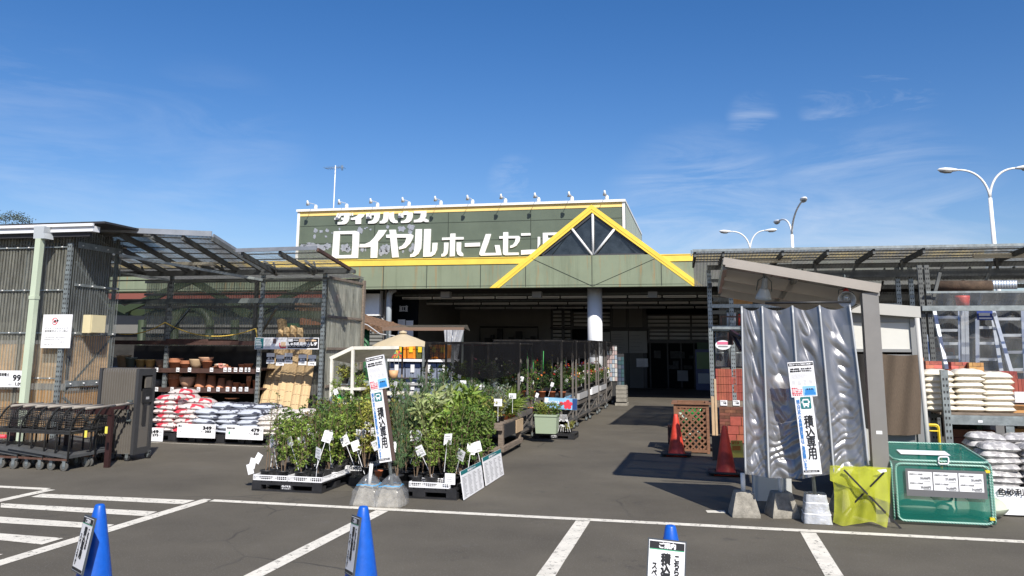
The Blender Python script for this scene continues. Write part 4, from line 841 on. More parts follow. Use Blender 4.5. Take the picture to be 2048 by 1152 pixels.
for i, (u, v) in enumerate(((541, 716), (560, 720), (577, 716), (605, 719), (624, 720))):
    fr, w, h = frame4(P(u-8, v-10, 15.93), P(u+8, v-10, 15.93), P(u+8, v+11, 15.93), P(u-8, v+11, 15.93)); b = MB(); b.m = 0; board(b, fr, w, h, .004); b.m = 1; fr.rect(b, 0, h*.36, w, h*.28); b.m = 0
    fr.text(b, ['よし', 'すだれ', 'よしず', '黒竹', '縄'][i], w*.15, h*.4, w*.7, h*.2, .002, .004); b.m = 1; fr.text(b, ['1,980', '1,480', '980', '1,280', '798'][i], w*.2, h*.1, w*.6, h*.14)
    tag(b.build('product_label', [m_board, m_black]), f'black and white product label hanging on the reed screens, {ordn[i]} from left', 'label', 'labels on the reed screens')
# banners
fr, w, h = frame4(P(510, 675, 15.7), P(574, 675, 15.7), P(573, 698.5, 15.7), P(509, 698.5, 15.7))
bn = thing('info_banner', 'white banner with teal panel fixed at the left above the reed screens', 'banner', fr(w/2, 0).to_tuple()); b = MB(); board(b, fr, w, h, .006); b.build('banner_sheet', m_board, bn)
b = MB(); fr.rect(b, .012, .012, w*.26, h-.024); b.build('teal_panel', m_green_pr, bn)
b = MB(); [fr.rect(b, .03, h*(.12+.13*i), w*(.12+.08*R_.random()), h*.06, .004) for i in range(6)]; b.build('panel_lettering', m_board, bn)
b = MB(); [fr.rect(b, w*.32, h*(.1+.1*i), w*(.14+.08*R_.random()), h*.03) for i in range(8)]; fr.text(b, '手入れ方法', w*.70, h*.82, w*.18, h*.1); b.build('lettering', m_grey, bn)
b = MB(); fr.rect(b, w*.57, h*.48, w*.1, h*.42); b.build('picture', mat('brown_picture', (.2, .12, .1), .5), bn); b = MB(); fr.rect(b, w*.80, h*.08, w*.18, h*.25); fr.rect(b, w*.77, h*.2, w*.03, h*.35); b.build('red_mark', m_red_pr, bn); b = MB(); fr.rect(b, w*.82, h*.2, w*.15, h*.42, .003); b.build('screen_picture', mat('tan_picture', (.7, .5, .32), .5), bn)
fr, w, h = frame4(P(575, 675, 15.7), P(638, 675.5, 15.7), P(637, 698.5, 15.7), P(574, 698.5, 15.7))
bn = thing('reed_banner', 'black banner with white lettering fixed at the right above the reed screens', 'banner', fr(w/2, 0).to_tuple()); b = MB(); board(b, fr, w, h, .006); b.build('banner_sheet', m_board, bn)
b = MB(); fr.rect(b, .012, .02, w-.024, h-.036); b.build('black_panel', m_black, bn)
b = MB(); fr.text(b, 'しゅろ縄', .02, h*.33, w*.35, h*.27, .007); fr.text(b, '黒竹よしず', w*.40, h*.33, w*.55, h*.27, .007); fr.rect(b, .02, h*.65, w*.15, h*.24, .003); fr.rect(b, w*.2, h*.75, w*.15, h*.06, .003); [fr.rect(b, .02+.1*i, h*.22, .07, h*.03, .003) for i in range(5)]; b.build('lettering', m_board, bn)
b = MB(); fr.rect(b, w*.60, h*.70, w*.32, h*.10, .003); fr.rect(b, w*.65, h*.68, w*.2, h*.16, .0032); fr.rect(b, w*.37, h*.6, w*.2, h*.3, .0034); b.build('picture', MT['tan_picture'], bn)
# ---------------- ribbed cabinet ----------------
cab = thing('ribbed_shutter_stand', 'grey brown ribbed rolling storage shutter standing behind the row of carts', 'storage shutter', (-9.3, 12.0, 0))
m_rib = mat('ribbed_grey_brown', (.16, .145, .125), .45, .2, .08, 3); m_ribd = mat('dark_cabinet_frame', (.06, .06, .062), .45, .3)
X0, X1, YC, HC = P(202, 800, 11.95).x, P(270, 800, 11.95).x, 11.95, P(230, 738, 12.0).z
def f(b):
    n = 56; vs = []
    prof = []
    for j in range(6): a = pi/2*j/5; prof.append((.05*(1-sin(a)), HC-.05+.05*sin(a)*1.0)) 
    prof = [(0, .11), (0, HC-.05)]+[(.05*(1-cos(pi/2*j/5)), HC-.05+.05*sin(pi/2*j/5)) for j in range(1, 6)]+[(.38, HC)]
    for i in range(n+1):
        x = X0+(X1-X0)*i/n; o = .015*(1 if (i % 4) in (1, 2) else -1)
        for k, (yy, zz) in enumerate(prof): vs.append(V((x, YC+yy-(o if k < 5 else 0), zz+(o if k >= 3 else 0))))
    m = len(prof); b.add(vs, [(i*m+k, (i+1)*m+k, (i+1)*m+k+1, i*m+k+1) for i in range(n) for k in range(m-1)])
part(cab, 'ribbed_shell', m_rib, f)
part(cab, 'end_frame', m_ribd, lambda b: (b.box((X1, YC-.02, .10), (X1+.05, YC+.07, HC+.01)), b.box((X1, YC+.35, .10), (X1+.05, YC+.42, HC+.01)), b.box((X1, YC+.075, HC-.1), (X1+.045, YC+.345, HC+.005)), b.box((X1, YC+.075, .10), (X1+.045, YC+.345, .2)), b.box((X0-.06, YC-.02, .1), (X0-.005, YC+.38, HC+.015)), b.box((X0, YC+.38, .1), (X1, YC+.40, HC-.01))))
part(cab, 'end_panel', m_rib, lambda b: (b.box((X1+.005, YC+.08, .2), (X1+.03, YC+.34, HC-.35)), b.box((X1+.005, YC+.2, HC-.3), (X1+.03, YC+.34, HC-.12))))
part(cab, 'handle', m_steeld, lambda b: (b.box((X1-.10, YC-.05, .92), (X1-.02, YC-.02, .95)), b.box((X1-.10, YC-.05, .62), (X1-.02, YC-.02, .65)), b.box((X1-.08, YC-.06, .65), (X1-.065, YC-.045, .92))))
part(cab, 'latch', m_blkpl, lambda b: (b.box((X1+.032, YC+.12, .9), (X1+.06, YC+.34, 1.12)), b.box((X1+.032, YC+.16, .55), (X1+.05, YC+.24, .88)), b.box((X1+.051, YC+.2, 1.0), (X1+.065, YC+.28, 1.08))))
part(cab, 'latch_mark', m_lgrey, lambda b: (b.box((X1+.0605, YC+.19, .95), (X1+.062, YC+.27, .99)),))
def caster(b, x, y, r=.05, w=.03, z=0):
    b.m = 0; b.tube([(x, y-w/2, z+r), (x, y+w/2, z+r)], r, 14); b.m = 1; b.tube([(x, y-w/2-.003, z+r), (x, y+w/2+.003, z+r)], r*.45, 10); b.box((x-.02, y-w/2-.012, z+r), (x+.03, y-w/2-.005, z+r*2.3)); b.box((x-.02, y+w/2+.005, z+r), (x+.03, y+w/2+.012, z+r*2.3)); b.box((x-.03, y-w/2-.015, z+r*2.25), (x+.04, y+w/2+.015, z+r*2.4))
for x, y in ((X0+.05, YC), (X0+.3, YC), (X0+.55, YC), (X1+.02, YC+.38)): part(cab, 'caster', [m_blkpl, m_steel], lambda b: caster(b, x, y+.02, .05))
# ---------------- corral rail and carts ----------------
m_maroon = mat('maroon_steel', (.035, .013, .012), .5, .1, .15, 5)
rail = thing('cart_corral', 'dark maroon steel rail frame behind the parked platform carts', 'rail', (-9.9, 11.5, 0))
x0 = P(18, 820, 11.6).x; x1 = P(230, 820, 11.3).x; zr_ = P(120, 818, 11.4).z
part(rail, 'top_beam', m_maroon, lambda b: b.bar((x0, 11.65, zr_), (x1, 11.25, zr_-.01), .05, .09))
for x, y in ((x0+.1, 11.62), (x1-.04, 11.27), (-9.6, 11.45)): part(rail, 'post', m_maroon, lambda b: b.box((x-.04, y-.02, 0), (x+.04, y+.03, zr_-.046)))
part(rail, 'rear_beam', m_maroon, lambda b: b.bar((x0, 11.7, zr_+.02), (x1-.1, 11.75, zr_+.02), .04, .06))
def mkcart():
    t = thing('platform_cart', 'x', 'cart', (0, 0, 0), 0, 'platform carts parked in a row')
    m_cf = mat('dark_cart_frame', (.045, .045, .045), .45, .4, .3, 10); L_ = 1.05; Wd = .56
    b = MB(); b.add([V((-L_, 0, .33)), V((0, 0, .215)), V((0, Wd, .215)), V((-L_, Wd, .33)), V((-L_, 0, .29)), V((0, 0, .175)), V((0, Wd, .175)), V((-L_, Wd, .29))], [(0, 1, 2, 3), (7, 6, 5, 4), (0, 4, 5, 1), (1, 5, 6, 2), (2, 6, 7, 3), (3, 7, 4, 0)]); b.build('platform', mat('charcoal_platform', (.075, .078, .08), .5, 0, .2, 6), t, False)
    b = MB(); b.box((-.32, -.012, .145), (.0, .02, .172)); b.box((-.32, Wd-.02, .145), (0, Wd+.012, .172)); b.build('platform_edge', mat('rusty_edge', (.10, .05, .035), .7, .1, .4, 12), t, False)
    b = MB()
    for y in (0, Wd): b.tube([(0, y, .15), (.0, y, .60), (.03, y, .70), (.13, y, .84), (.20, y, .895), (.26, y, .90)], .014, 7)
    b.tube([(.0, 0, .56), (0, Wd, .56)], .01, 6); b.tube([(.03, 0, .70), (.03, Wd, .70)], .008, 6); b.build('frame', m_cf, t, False)
    b = MB(); b.tube([(.26, -.03, .90), (.26, Wd+.03, .90)], .019, 8); b.build('handle', mat('beige_grip', (.30, .27, .23), .6), t, False)
    b = MB()
    for k in range(8): z = .60+k*.034; b.tube([(-.30, .02, z), (.0, .02, z)], .0032, 4); b.tube([(-.30, Wd-.02, z), (.0, Wd-.02, z)], .0032, 4); b.tube([(-.30, .02, z), (-.30, Wd-.02, z)], .0032, 4)
    for k in range(9): x = -.30+k*.0375; b.tube([(x, .02, .58), (x, .02, .84)], .0032, 4); b.tube([(x, Wd-.02, .58), (x, Wd-.02, .84)], .0032, 4)
    b.build('wire_basket', m_cf, t, False)
    b = MB(); b.box((-.42, .0, .515), (0, Wd, .545)); b.box((-.42, -.005, .545), (0, .008, .575)); b.build('basket_tray', m_cf, t, False)
    for x, y in ((-.06, 0.02), (-.06, Wd-.02), (-L_+.12, .02), (-L_+.12, Wd-.02)): b = MB(); caster(b, x, y, .062, .032); b.build('caster', [mat('grey_tyre', (.09, .088, .08), .7), m_steel], t, False)
    return t
c0 = mkcart()
cl = [(121, 941), (95, 939), (72, 938), (46, 936), (21, 935), (-3, 933), (-28, 932)]
ctz = []
for i, (u, v) in enumerate(cl):
    p = Zp(u+12, v+2, 0); lab = f"grey platform cart with wire basket, {'nearest, at the right end' if i == 0 else ordn[i]+' from the right end'} of the nested row"
    c = c0 if i == 0 else dup(c0, label=lab); c['label'] = lab; c.location = (p.x, p.y, 0)
for i, (u, v) in enumerate(((169, 934), (207, 923))):
    p = Zp(u+8, v, 0); c = dup(c0, (p.x, p.y, 0), radians(4), label=['grey platform cart with orange edged tray, standing apart behind the nested row', 'grey platform cart rearmost beside the maroon post and ribbed cabinet'][i])
b = MB(); b.box((-.02, -.004, 0), (.02, .004, .10)); 
for i, (u, v) in enumerate(((171, 865), (212, 857))):
    o = b.build('yellow_tag', mat('yellow_tag_plastic', (.75, .65, .1), .5), None, False); p = P(u, v+10, 11.0); o.location = p; tag(o, ['yellow strip tag hanging on the cart left of the maroon post', 'yellow strip tag hanging beside the maroon post'][i], 'tag')
b = MB()
for i, v in enumerate((873, 885, 899)): b.m = i % 2; b.tube([P(-30, v, 11.8), P(12, v, 11.8)], .03, 8)
tag(b.build('striped_roller', [m_red_pr, m_board]), 'red and white striped rolls stacked behind the carts at far left', 'rolls')
# ================= PLANTS =================
def leafmat(name, c): 
    return mat(name, c, .5, 0, .35, 5, island=.45, trans=.3, spec=.35)
LM = {'mid': leafmat('mid_green_leaves', (.12, .20, .04)), 'dark': leafmat('dark_green_leaves', (.06, .12, .035)), 'yel': leafmat('yellow_green_leaves', (.34, .36, .07)),
      'con': leafmat('grey_green_needles', (.12, .20, .09)), 'br': leafmat('bronze_leaves', (.22, .17, .055)), 'silver': leafmat('silver_leaves', (.28, .34, .26)), 'light': leafmat('fresh_green_leaves', (.22, .32, .06)), 'var': leafmat('cream_edged_leaves', (.34, .40, .17))}
m_stem = mat('plant_stem', (.16, .11, .07), .8, 0, .2, 10)
m_pot = mat('black_pot', (.018, .018, .019), .45); m_tpot = mat('orange_terracotta', (.48, .15, .06), .6, 0, .08, 5)
def leaf(b, p, d, L_, w):
    n = V((R_.uniform(-1, 1), R_.uniform(-1, 1), R_.uniform(.1, 1.2))); s = d.cross(n)
    if s.length < 1e-4: s = V((1, 0, 0))
    s.normalize(); n = s.cross(d).normalized(); m_ = p+d*L_*.45
    b.add([p, m_+s*w/2+n*w*.18, p+d*L_-n*L_*.12, m_-s*w/2+n*w*.18], [(0, 1, 2), (0, 2, 3)])
def rdir(up=0.0): 
    v = V((R_.gauss(0, 1), R_.gauss(0, 1), R_.gauss(up, .8))); return v.normalized() if v.length > 1e-3 else V((0, 0, 1))
def shrub(h, r, ns=4, nt=9, nl=8, L_=.045, w=.02, low=.3, shape='oval', up=.35, seed=0):
    """stems, foliage builders in local coordinates"""
    global R_
    keep = R_; R_ = random.Random(seed*17+3); sb_, fb = MB(), MB()
    for s in range(ns):
        a = 2*pi*(s+R_.random()*.6)/ns; e = r*R_.uniform(.35, .95)*(0.75 if shape == 'cone' else 1); hh = h*R_.uniform(.78, 1.0); pts = []; bend = R_.uniform(-.03, .03)
        for k in range(6): t = k/5; pts.append(V((cos(a)*e*t**1.2+bend*sin(t*5), sin(a)*e*t**1.2+bend*cos(t*4), hh*t)))
        sb_.tube(pts, .0065 if h > .5 else .004, 5, False, .002)
        for j in range(nt):
            t = low+(1-low)*(j+R_.random())/nt; i = min(4, int(t*5)); p = pts[i].lerp(pts[i+1], t*5-i)
            rad = r*(.55 if shape == 'oval' else .5)*(1.15-t if shape == 'cone' else (1 - abs(t-.6)*.8))*R_.uniform(.4, 1.15)
            d = rdir(up); q = p+d*rad
            sb_.tube([p, p.lerp(q, .5)+V((0, 0, .01)), q], .0022, 3, False)
            for l_ in range(nl):
                tt = R_.uniform(.15, 1.05); pp = p.lerp(q, tt)+V((R_.gauss(0, .012), R_.gauss(0, .012), R_.gauss(0, .012)))
                dd = (d*.6+rdir(.15)).normalized() if shape != 'cone' else (d*.3+V((0, 0, 1))+rdir()*.35).normalized(); leaf(fb, pp, dd, L_*R_.uniform(.6, 1.25), w*R_.uniform(.7, 1.2))
    R_ = keep; return sb_, fb
PC = {}
def shrubmesh(key, **k):
    if key not in PC:
        s, f = shrub(**k); o1 = s.build('stems', m_stem); o2 = f.build('foliage', LM['mid']); PC[key] = (o1.data, o2.data); bpy.data.objects.remove(o1); bpy.data.objects.remove(o2)
    return PC[key]
PM = {}
def potmesh(r, h, m):
    k = (r, h, m.name)
    if k not in PM: b = MB(); b.lathe([(0, 0), (r*.76, 0), (r*.97, h*.88), (r*1.05, h*.88), (r*1.05, h), (r*.92, h), (r*.88, h*.9), (0, h*.9)], n=14); o = b.build('pot', m); PM[k] = o.data; bpy.data.objects.remove(o)
    return PM[k]
b = MB(); fr = F((-.035, 0, 0), (1, 0, 0), (0, 0, 1)); b.m = 0; board(b, fr, .075, .09, .0015); b.m = 1; fr.rect(b, .008, .066, .05, .008, .001); fr.rect(b, .008, .05, .058, .004, .001); fr.rect(b, .008, .04, .05, .004, .001); fr.rect(b, .03, .012, .035, .014, .001); b.m = 0; b.bar((0, .004, -.22), (0, .004, .01), .004, .003)
tago = b.build('price_tag', [m_board, m_lgrey]); tagme = tago.data; bpy.data.objects.remove(tago)
m_soil = None
FM = {}
def folmesh(me, m):   # same leaves in another leaf colour
    k = (me.name, m.name)
    if k not in FM: c = me.copy(); c.materials.clear(); c.materials.append(m); FM[k] = c
    return FM[k]
def link(name, me, par, loc=(0, 0, 0), rot=(0, 0, 0), sc=1):
    o = bpy.data.objects.new(name, me); COL.objects.link(o); o.parent = par; o.location = loc; o.rotation_euler = rot; o.scale = (sc,)*3 if isinstance(sc, (int, float)) else sc; return o
styles = {
 'bushy': dict(h=.78, r=.21, ns=5, nt=14, nl=9, L_=.05, w=.026, low=.14), 'bushy2': dict(h=.80, r=.20, ns=5, nt=14, nl=9, L_=.042, w=.022, low=.16, seed=5), 'sparse': dict(h=.85, r=.18, ns=4, nt=11, nl=8, L_=.048, w=.026, low=.22, seed=2),
 'round': dict(h=.82, r=.21, ns=6, nt=12, nl=8, L_=.058, w=.038, low=.18, seed=8), 'big': dict(h=.85, r=.22, ns=6, nt=9, nl=7, L_=.12, w=.045, seed=3, up=.7), 'conifer': dict(h=1.05, r=.14, ns=7, nt=18, nl=12, L_=.06, w=.009, low=.1, shape='cone', seed=4),
 'thin': dict(h=.9, r=.10, ns=2, nt=9, nl=7, L_=.03, w=.014, low=.25, seed=6), 'small': dict(h=.26, r=.13, ns=7, nt=5, nl=7, L_=.04, w=.02, low=.1, seed=7), 'herb': dict(h=.34, r=.15, ns=12, nt=7, nl=9, L_=.04, w=.010, low=.15, seed=9, up=.9), 'bloom': dict(h=.40, r=.15, ns=6, nt=7, nl=8, L_=.05, w=.028, low=.15, seed=11), 'grass': dict(h=.16, r=.08, ns=22, nt=4, nl=3, L_=.20, w=.008, low=.05, seed=12, up=2.2), 'hang': dict(h=.24, r=.22, ns=9, nt=8, nl=10, L_=.04, w=.018, low=.05, seed=13, up=-.1), 'low': dict(h=.13, r=.14, ns=9, nt=5, nl=9, L_=.03, w=.013, low=.05, seed=14)}
cname = {'mid': 'mid green', 'dark': 'dark green', 'yel': 'yellow green', 'con': 'grey green', 'br': 'bronze leaved', 'silver': 'silvery', 'light': 'fresh green', 'var': 'cream edged'}
def plant(x, y, z, st_, lm, label, pr=.07, ph=.11, pm=None, sc=1, grp=None, tags=1, name='potted_shrub', cat='plant', flowers=None, nf=6, szr=1):
    t = thing(name, label, cat, (x, y, z), R_.uniform(0, 6.28), grp)
    if pm is not False: link('pot', potmesh(pr, ph, pm or m_pot), t)
    s, f_ = shrubmesh(st_, **styles[st_]); zz = ph*.85 if pm is not False else 0; S_ = (sc, sc, sc*szr)
    link('stems', s, t, (0, 0, zz), sc=S_); link('foliage', folmesh(f_, LM[lm]), t, (0, 0, zz), sc=S_)
    H_ = styles[st_]['h']*sc*szr; r = styles[st_]['r']*sc
    for i in range(tags):
        a = R_.uniform(0, 6.28); o = link('price_tag', tagme, t); o.location = (cos(a)*r*.7, sin(a)*r*.7, zz+R_.uniform(.18, .42) if H_ > .5 else zz+R_.uniform(.1, .25)); o.rotation_euler = (R_.uniform(-.3, .3), R_.uniform(-.5, .5), -t.rotation_euler.z+R_.uniform(-.7, .9)); o.scale = ((1.5 if name == 'potted_shrub' and y < 12.3 else 1.0),)*3
    if flowers:
        b = MB()
        for i in range(nf):
            a = R_.uniform(0, 6.28); rr = r*R_.uniform(.2, .95); c = V((cos(a)*rr, sin(a)*rr, zz+H_*R_.uniform(.6, 1.1))); fr_ = R_.uniform(.018, .034); ax = rdir(.8)
            X_, Y_, Z_ = basis(ax); b.m = 0
            for k in range(6): aa = k*pi/3; dd = X_*cos(aa)+Y_*sin(aa); e = X_*cos(aa+.5)+Y_*sin(aa+.5); g = X_*cos(aa-.5)+Y_*sin(aa-.5); b.add([c, c+g*fr_*.7+Z_*fr_*.3, c+dd*fr_+Z_*fr_*.15, c+e*fr_*.7+Z_*fr_*.3], [(0, 1, 2), (0, 2, 3)])
            b.m = 1; b.lathe([(0, 0), (fr_*.22, .004), (0, .01)], c, 6)
        b.build('flowers', [flowers, m_yelc], t, False)
    return t
m_yelc = mat('yellow_flower_centre', (.7, .5, .05), .6)
fl = {k: mat(k+'_petals', c, .5, trans=.25) for k, c in dict(red=(.65, .03, .03), orange=(.75, .2, .04), pink=(.75, .25, .35), white=(.8, .8, .76), yellow=(.75, .6, .05), violet=(.2, .06, .4)).items()}
def tray(x, y, z, w=.52, d=.38, h=.065, label='', grp='white slotted trays on the pallets', m=None):
    b = MB(); th = .006
    for sy in (-1, 1):
        yy = sy*d/2; b.box((-w/2, yy-th/2, h-.012), (w/2, yy+th/2, h)); b.box((-w/2, yy-th/2, 0), (w/2, yy+th/2, .012)); b.box((-w/2, yy-th/2, .032), (w/2, yy+th/2, .036))
        n = int(w/.026)
        for i in range(n+1): x_ = -w/2+i*w/n; b.box((x_-.0022, yy-th/2+.0006, .012), (x_+.0022, yy+th/2-.0006, h-.012))
    for sx in (-1, 1):
        xx = sx*w/2; b.box((xx-th/2, -d/2, h-.0118), (xx+th/2, d/2, h-.0002)); b.box((xx-th/2, -d/2, 0.0003), (xx+th/2, d/2, .0118)); b.box((xx-th/2, -d/2, .0343), (xx+th/2, d/2, .0388)); n = int(d/.026)
        for i in range(n+1): y_ = -d/2+i*d/n; b.box((xx-th/2+.0006, y_-.0022, .012), (xx+th/2-.0006, y_+.0022, h-.012))
    b.box((-w/2, -d/2, -.001), (w/2, d/2, .003)); o = b.build('plastic_tray', m or m_board); o.location = (x, y, z); tag(o, label, 'tray', grp); return o
# left shrub display
pl = G(560, 987); PLX = G(634, 991).x
pw = PLX-G(487, 986).x; pcx = PLX-pw/2
PH = .13
pallet(pcx, 10.50, pw, 1.0, 'black plastic pallet with white lettering under the leafy shrubs at left front', grp='pallets under the shrubs')
pallet(pcx+.08, 11.56, pw, 1.0, 'black plastic pallet behind the left front one, under bronze leaved shrubs', grp='pallets under the shrubs')
k = 0
for r in range(2):
    for c in range(2): tray(pcx-pw/4+c*pw/2, 10.22+r*.46, PH, pw/2-.02, .42, label=f"white slotted tray of shrubs on the left front pallet, {['front left', 'front right', 'rear left', 'rear right'][r*2+c]}")
    for c in range(2): tray(pcx+.08-pw/4+c*pw/2, 11.30+r*.46, PH, pw/2-.02, .42, label=f"white slotted tray on the pallet behind the left front one, {['front left', 'front right', 'rear left', 'rear right'][r*2+c]}")
rn = ['front', 'second', 'third', 'fourth', 'fifth', 'back']
SG = 'potted shrubs on the left pallets'
seq = ['sparse', 'bushy', 'bushy2', 'bushy', 'bushy', 'bushy2', 'round', 'sparse']
lms = ['mid', 'light', 'mid', 'mid', 'dark', 'mid', 'light', 'br']
for r in range(6):
    yy = 10.12+r*.33+(.1 if r > 2 else 0)
    for c in range(4):
        xx = pcx-pw/2+.13+c*(pw-.26)/3+R_.uniform(-.02, .02)+(.08 if r > 2 else 0); s_ = seq[(c+r*3) % 8]; l_ = lms[(c*3+r*5+r*c) % 8]
        if r == 0: s_ = ['thin', 'sparse', 'bushy', 'bushy2'][c]; l_ = ['mid', 'light', 'light', 'mid'][c]
        if r > 3: s_ = ['bushy', 'round', 'sparse', 'round'][(c+r) % 4]; l_ = ['mid', 'br', 'mid', 'yel'][(c+r*2) % 4]
        plant(xx, yy, PH+.004, s_, l_, f"{cname[l_]} shrub, {ordn[c]} from left in the {rn[r]} row of the left pallets", sc=R_.uniform(.88, 1.08)*(1.08 if r > 3 and c > 1 else .93), grp=SG, tags=1 if R_.random() < .55 else (2 if c == 3 else 0), pr=.085)
plant(pcx-pw/2+.1, 10.35, PH, 'thin', 'mid', 'tall thin wispy shrub at the left edge of the left front pallet', sc=1.1, grp=SG)
o = MB(); fr = F((-.08, 0, 0), (1, 0, 0), (0, 0, 1))
for dx, dz, rz in ((0, 0, .2), (-.02, -.09, -.3), (.01, .1, .5)):
    M_ = Matrix.Rotation(rz, 3, 'Y'); f2 = F(M_ @ V((dx, dz*.1, dz)), M_ @ V((1, 0, 0)), M_ @ V((0, 0, 1))); board(o, f2, .085, .13, .003)
q = o.build('blank_card', m_board); q.location = P(497, 935, 10.2); tag(q, 'bunch of blank white cards hanging at the left corner of the left shrub pallet', 'cards')
# spare dark stand between the groups
pallet(-4.25, 11.1, .62, .9, 'small black pallet between the two shrub displays behind the wrapped sign base', grp='pallets under the shrubs', logo=False, h=.11)
for i, (x, y, s_, l_, sc) in enumerate(((-4.42, 10.9, 'sparse', 'yel', 1.1), (-4.2, 11.1, 'round', 'br', 1.15), (-4.0, 11.35, 'round', 'yel', 1.1), (-4.35, 11.4, 'bushy', 'dark', 1.15), (-4.1, 10.8, 'round', 'mid', .8))):
    plant(x, y, .11, s_, l_, f"{cname[l_]} shrub in black pot behind the left loading sign, {ordn[i]} from the front", sc=sc, grp='shrubs behind the left loading sign', tags=2)
# right shrub display
pr_ = G(910, 1003).x; PW = .95; prx = pr_-PW/2
pallet(prx, 10.48, PW, 1.0, 'black plastic pallet under the broad leaved shrubs, beside the price boards, front', grp='pallets under the shrubs', logo=False)
pallet(prx, 11.55, PW, 1.0, 'black plastic pallet under the broad leaved shrubs, beside the price boards, rear', grp='pallets under the shrubs', logo=False)
tray(prx+.12, 10.16, PH, .5, .34, label='white slotted tray at the front of the right shrub pallet'); tray(prx+.2, 10.6, PH, .5, .34, label='white slotted tray behind the front one on the right shrub pallet')
RG = 'potted shrubs on the right pallets'
for r in range(6):
    yy = 10.15+r*.33+(.05 if r > 2 else 0)
    for c in range(4):
        xx = prx-PW/2+.12+c*(PW-.24)/3+R_.uniform(-.02, .02)
        s_, l_ = [('conifer', 'con'), ('big', 'var'), ('round', 'light'), ('round', 'mid')][c]
        if r == 0: s_, l_ = [('conifer', 'con'), ('sparse', 'mid'), ('sparse', 'light'), ('bushy', 'mid')][c]
        if r > 2: s_, l_ = [('conifer', 'con'), ('big', 'silver'), ('big', 'light'), ('round', 'mid')][c]
        sc = {'conifer': 1.12 if r % 2 else .9, 'big': 1.12, 'round': 1.08, 'sparse': .72, 'bushy': .6}[s_]*R_.uniform(.93, 1.06)
        if c == 3 and r > 1: sc *= .9
        if c == 0 and r in (2, 4): s_, l_, sc = 'bushy', 'dark', 1.0
        plant(xx, yy, PH+.004, s_, l_, f"{cname[l_]} shrub, {ordn[c]} from left in the {rn[r]} row of the right pallets", sc=sc, grp=RG, tags=(2 if c == 3 and r < 4 else (1 if R_.random() < .6 else 0)), pr=.085, szr=1.05)
def leanboard(i, y0, y1, ztop_, lab):
    x = pr_+.035; t = thing('shrub_price_board', lab, 'price board', (x, (y0+y1)/2, 0), 0, 'price boards leaning on the right pallets')
    fr = F((x+.06, y0, .01), (0, 1, 0), V((-.16, 0, 1)).normalized()); w = y1-y0; h = ztop_; b = MB(); board(b, fr, w, h, .008); b.build('sign_board', m_board, t)
    b = MB(); fr.rect(b, 0, h*.86, w, h*.14); b.build('header', m_green_pr, t); b = MB(); fr.text(b, '庭木植木コーナー', w*.3, h*.885, w*.4, h*.08, .002, .006); b.build('header_lettering', m_board, t)
    b = MB()
    for c in range(4):
        fr.rect(b, w*(.04+.24*c), h*.06, .004, h*.74)
        for r in range(14): fr.rect(b, w*(.06+.24*c), h*(.07+.052*r), w*(.06+.12*R_.random()), h*.018)
    b.build('list_lettering', m_grey, t)
leanboard(0, 9.98, 10.95, .33, 'white price list board with teal header leaning on the right pallets, nearer one'); leanboard(1, 11.05, 12.1, .36, 'white price list board with teal header leaning on the right pallets, farther one')
# ---------------- wooden bench with herbs ----------------
bz = P(1000, 846, 14.1).z
bench = thing('wooden_bench', 'weathered wooden display bench on castors holding herb plants', 'bench', (-3.7, 14.8, 0))
bx1 = G(1004, 915).x+.0; bx0 = bx1-1.25; by0, by1 = 14.05, 15.6
part(bench, 'bench_top', m_wood, lambda b: [b.box((bx0, by0+i*.195, bz-.025), (bx1, by0+i*.195+.185, bz)) for i in range(8)])
for x, y in ((bx0+.04, by0+.05), (bx1-.09, by0+.05), (bx0+.04, by1-.1), (bx1-.09, by1-.1)): part(bench, 'leg', m_wood, lambda b: b.box((x, y, .08), (x+.085, y+.085, bz-.026)))
part(bench, 'apron', m_wood, lambda b: (b.box((bx0, by0-.02, bz-.12), (bx1, by0+.02, bz-.028)),))
part(bench, 'bottom_rail', m_wood, lambda b: (b.box((bx1-.03, by0-.03, .09), (bx1+.03, by1, .17)), b.box((bx0, by0-.03, .09), (bx1-.035, by0+.03, .17))))
part(bench, 'lattice_front', mat('black_lattice', (.03, .03, .032), .7), lambda b: (b.box((bx1+.005, by0+.1, bz-.25), (bx1+.015, by0+.95, bz-.03)), *[b.box((bx1+.0152, by0+.1, bz-.24+i*.024), (bx1+.02, by0+.95, bz-.232+i*.024)) for i in range(9)]))
part(bench, 'front_board', mat('light_board', (.50, .36, .22), .7, 0, .15, 4, sx=(1, 5, 1)), lambda b: b.box((bx1+.005, by0+.955, bz-.25), (bx1+.03, by1, bz-.03)))
for x, y in ((bx1-.05, by0), (bx1-.05, by1-.1)): part(bench, 'caster', [m_blkpl, m_steel], lambda b: caster(b, x, y+.05, .04))
i = 0
for r in range(5):
    for c in range(5):
        s_, l_ = [('herb', 'con'), ('herb', 'silver'), ('small', 'mid'), ('herb', 'mid'), ('herb', 'dark')][(c+r*2) % 5]; fl_ = None
        if r == 0 and c > 2: s_, l_ = 'small', 'yel'
        if c == 4 and r > 1: s_, l_ = 'grass', 'light'
        plant(bx0+.12+c*.25, by0+.14+r*.3, bz+.001, s_, l_, f"{cname[l_]} herb on the wooden bench, {ordn[c]} from left in the {rn[r]} row", pr=.06, ph=.09, pm=m_tpot if s_ == 'grass' else m_pot, sc=R_.uniform(1.15, 1.5)*(1.1 if c < 3 else 1), grp='herbs on the wooden bench', tags=1 if R_.random() < .3 else 0, name='potted_herb')
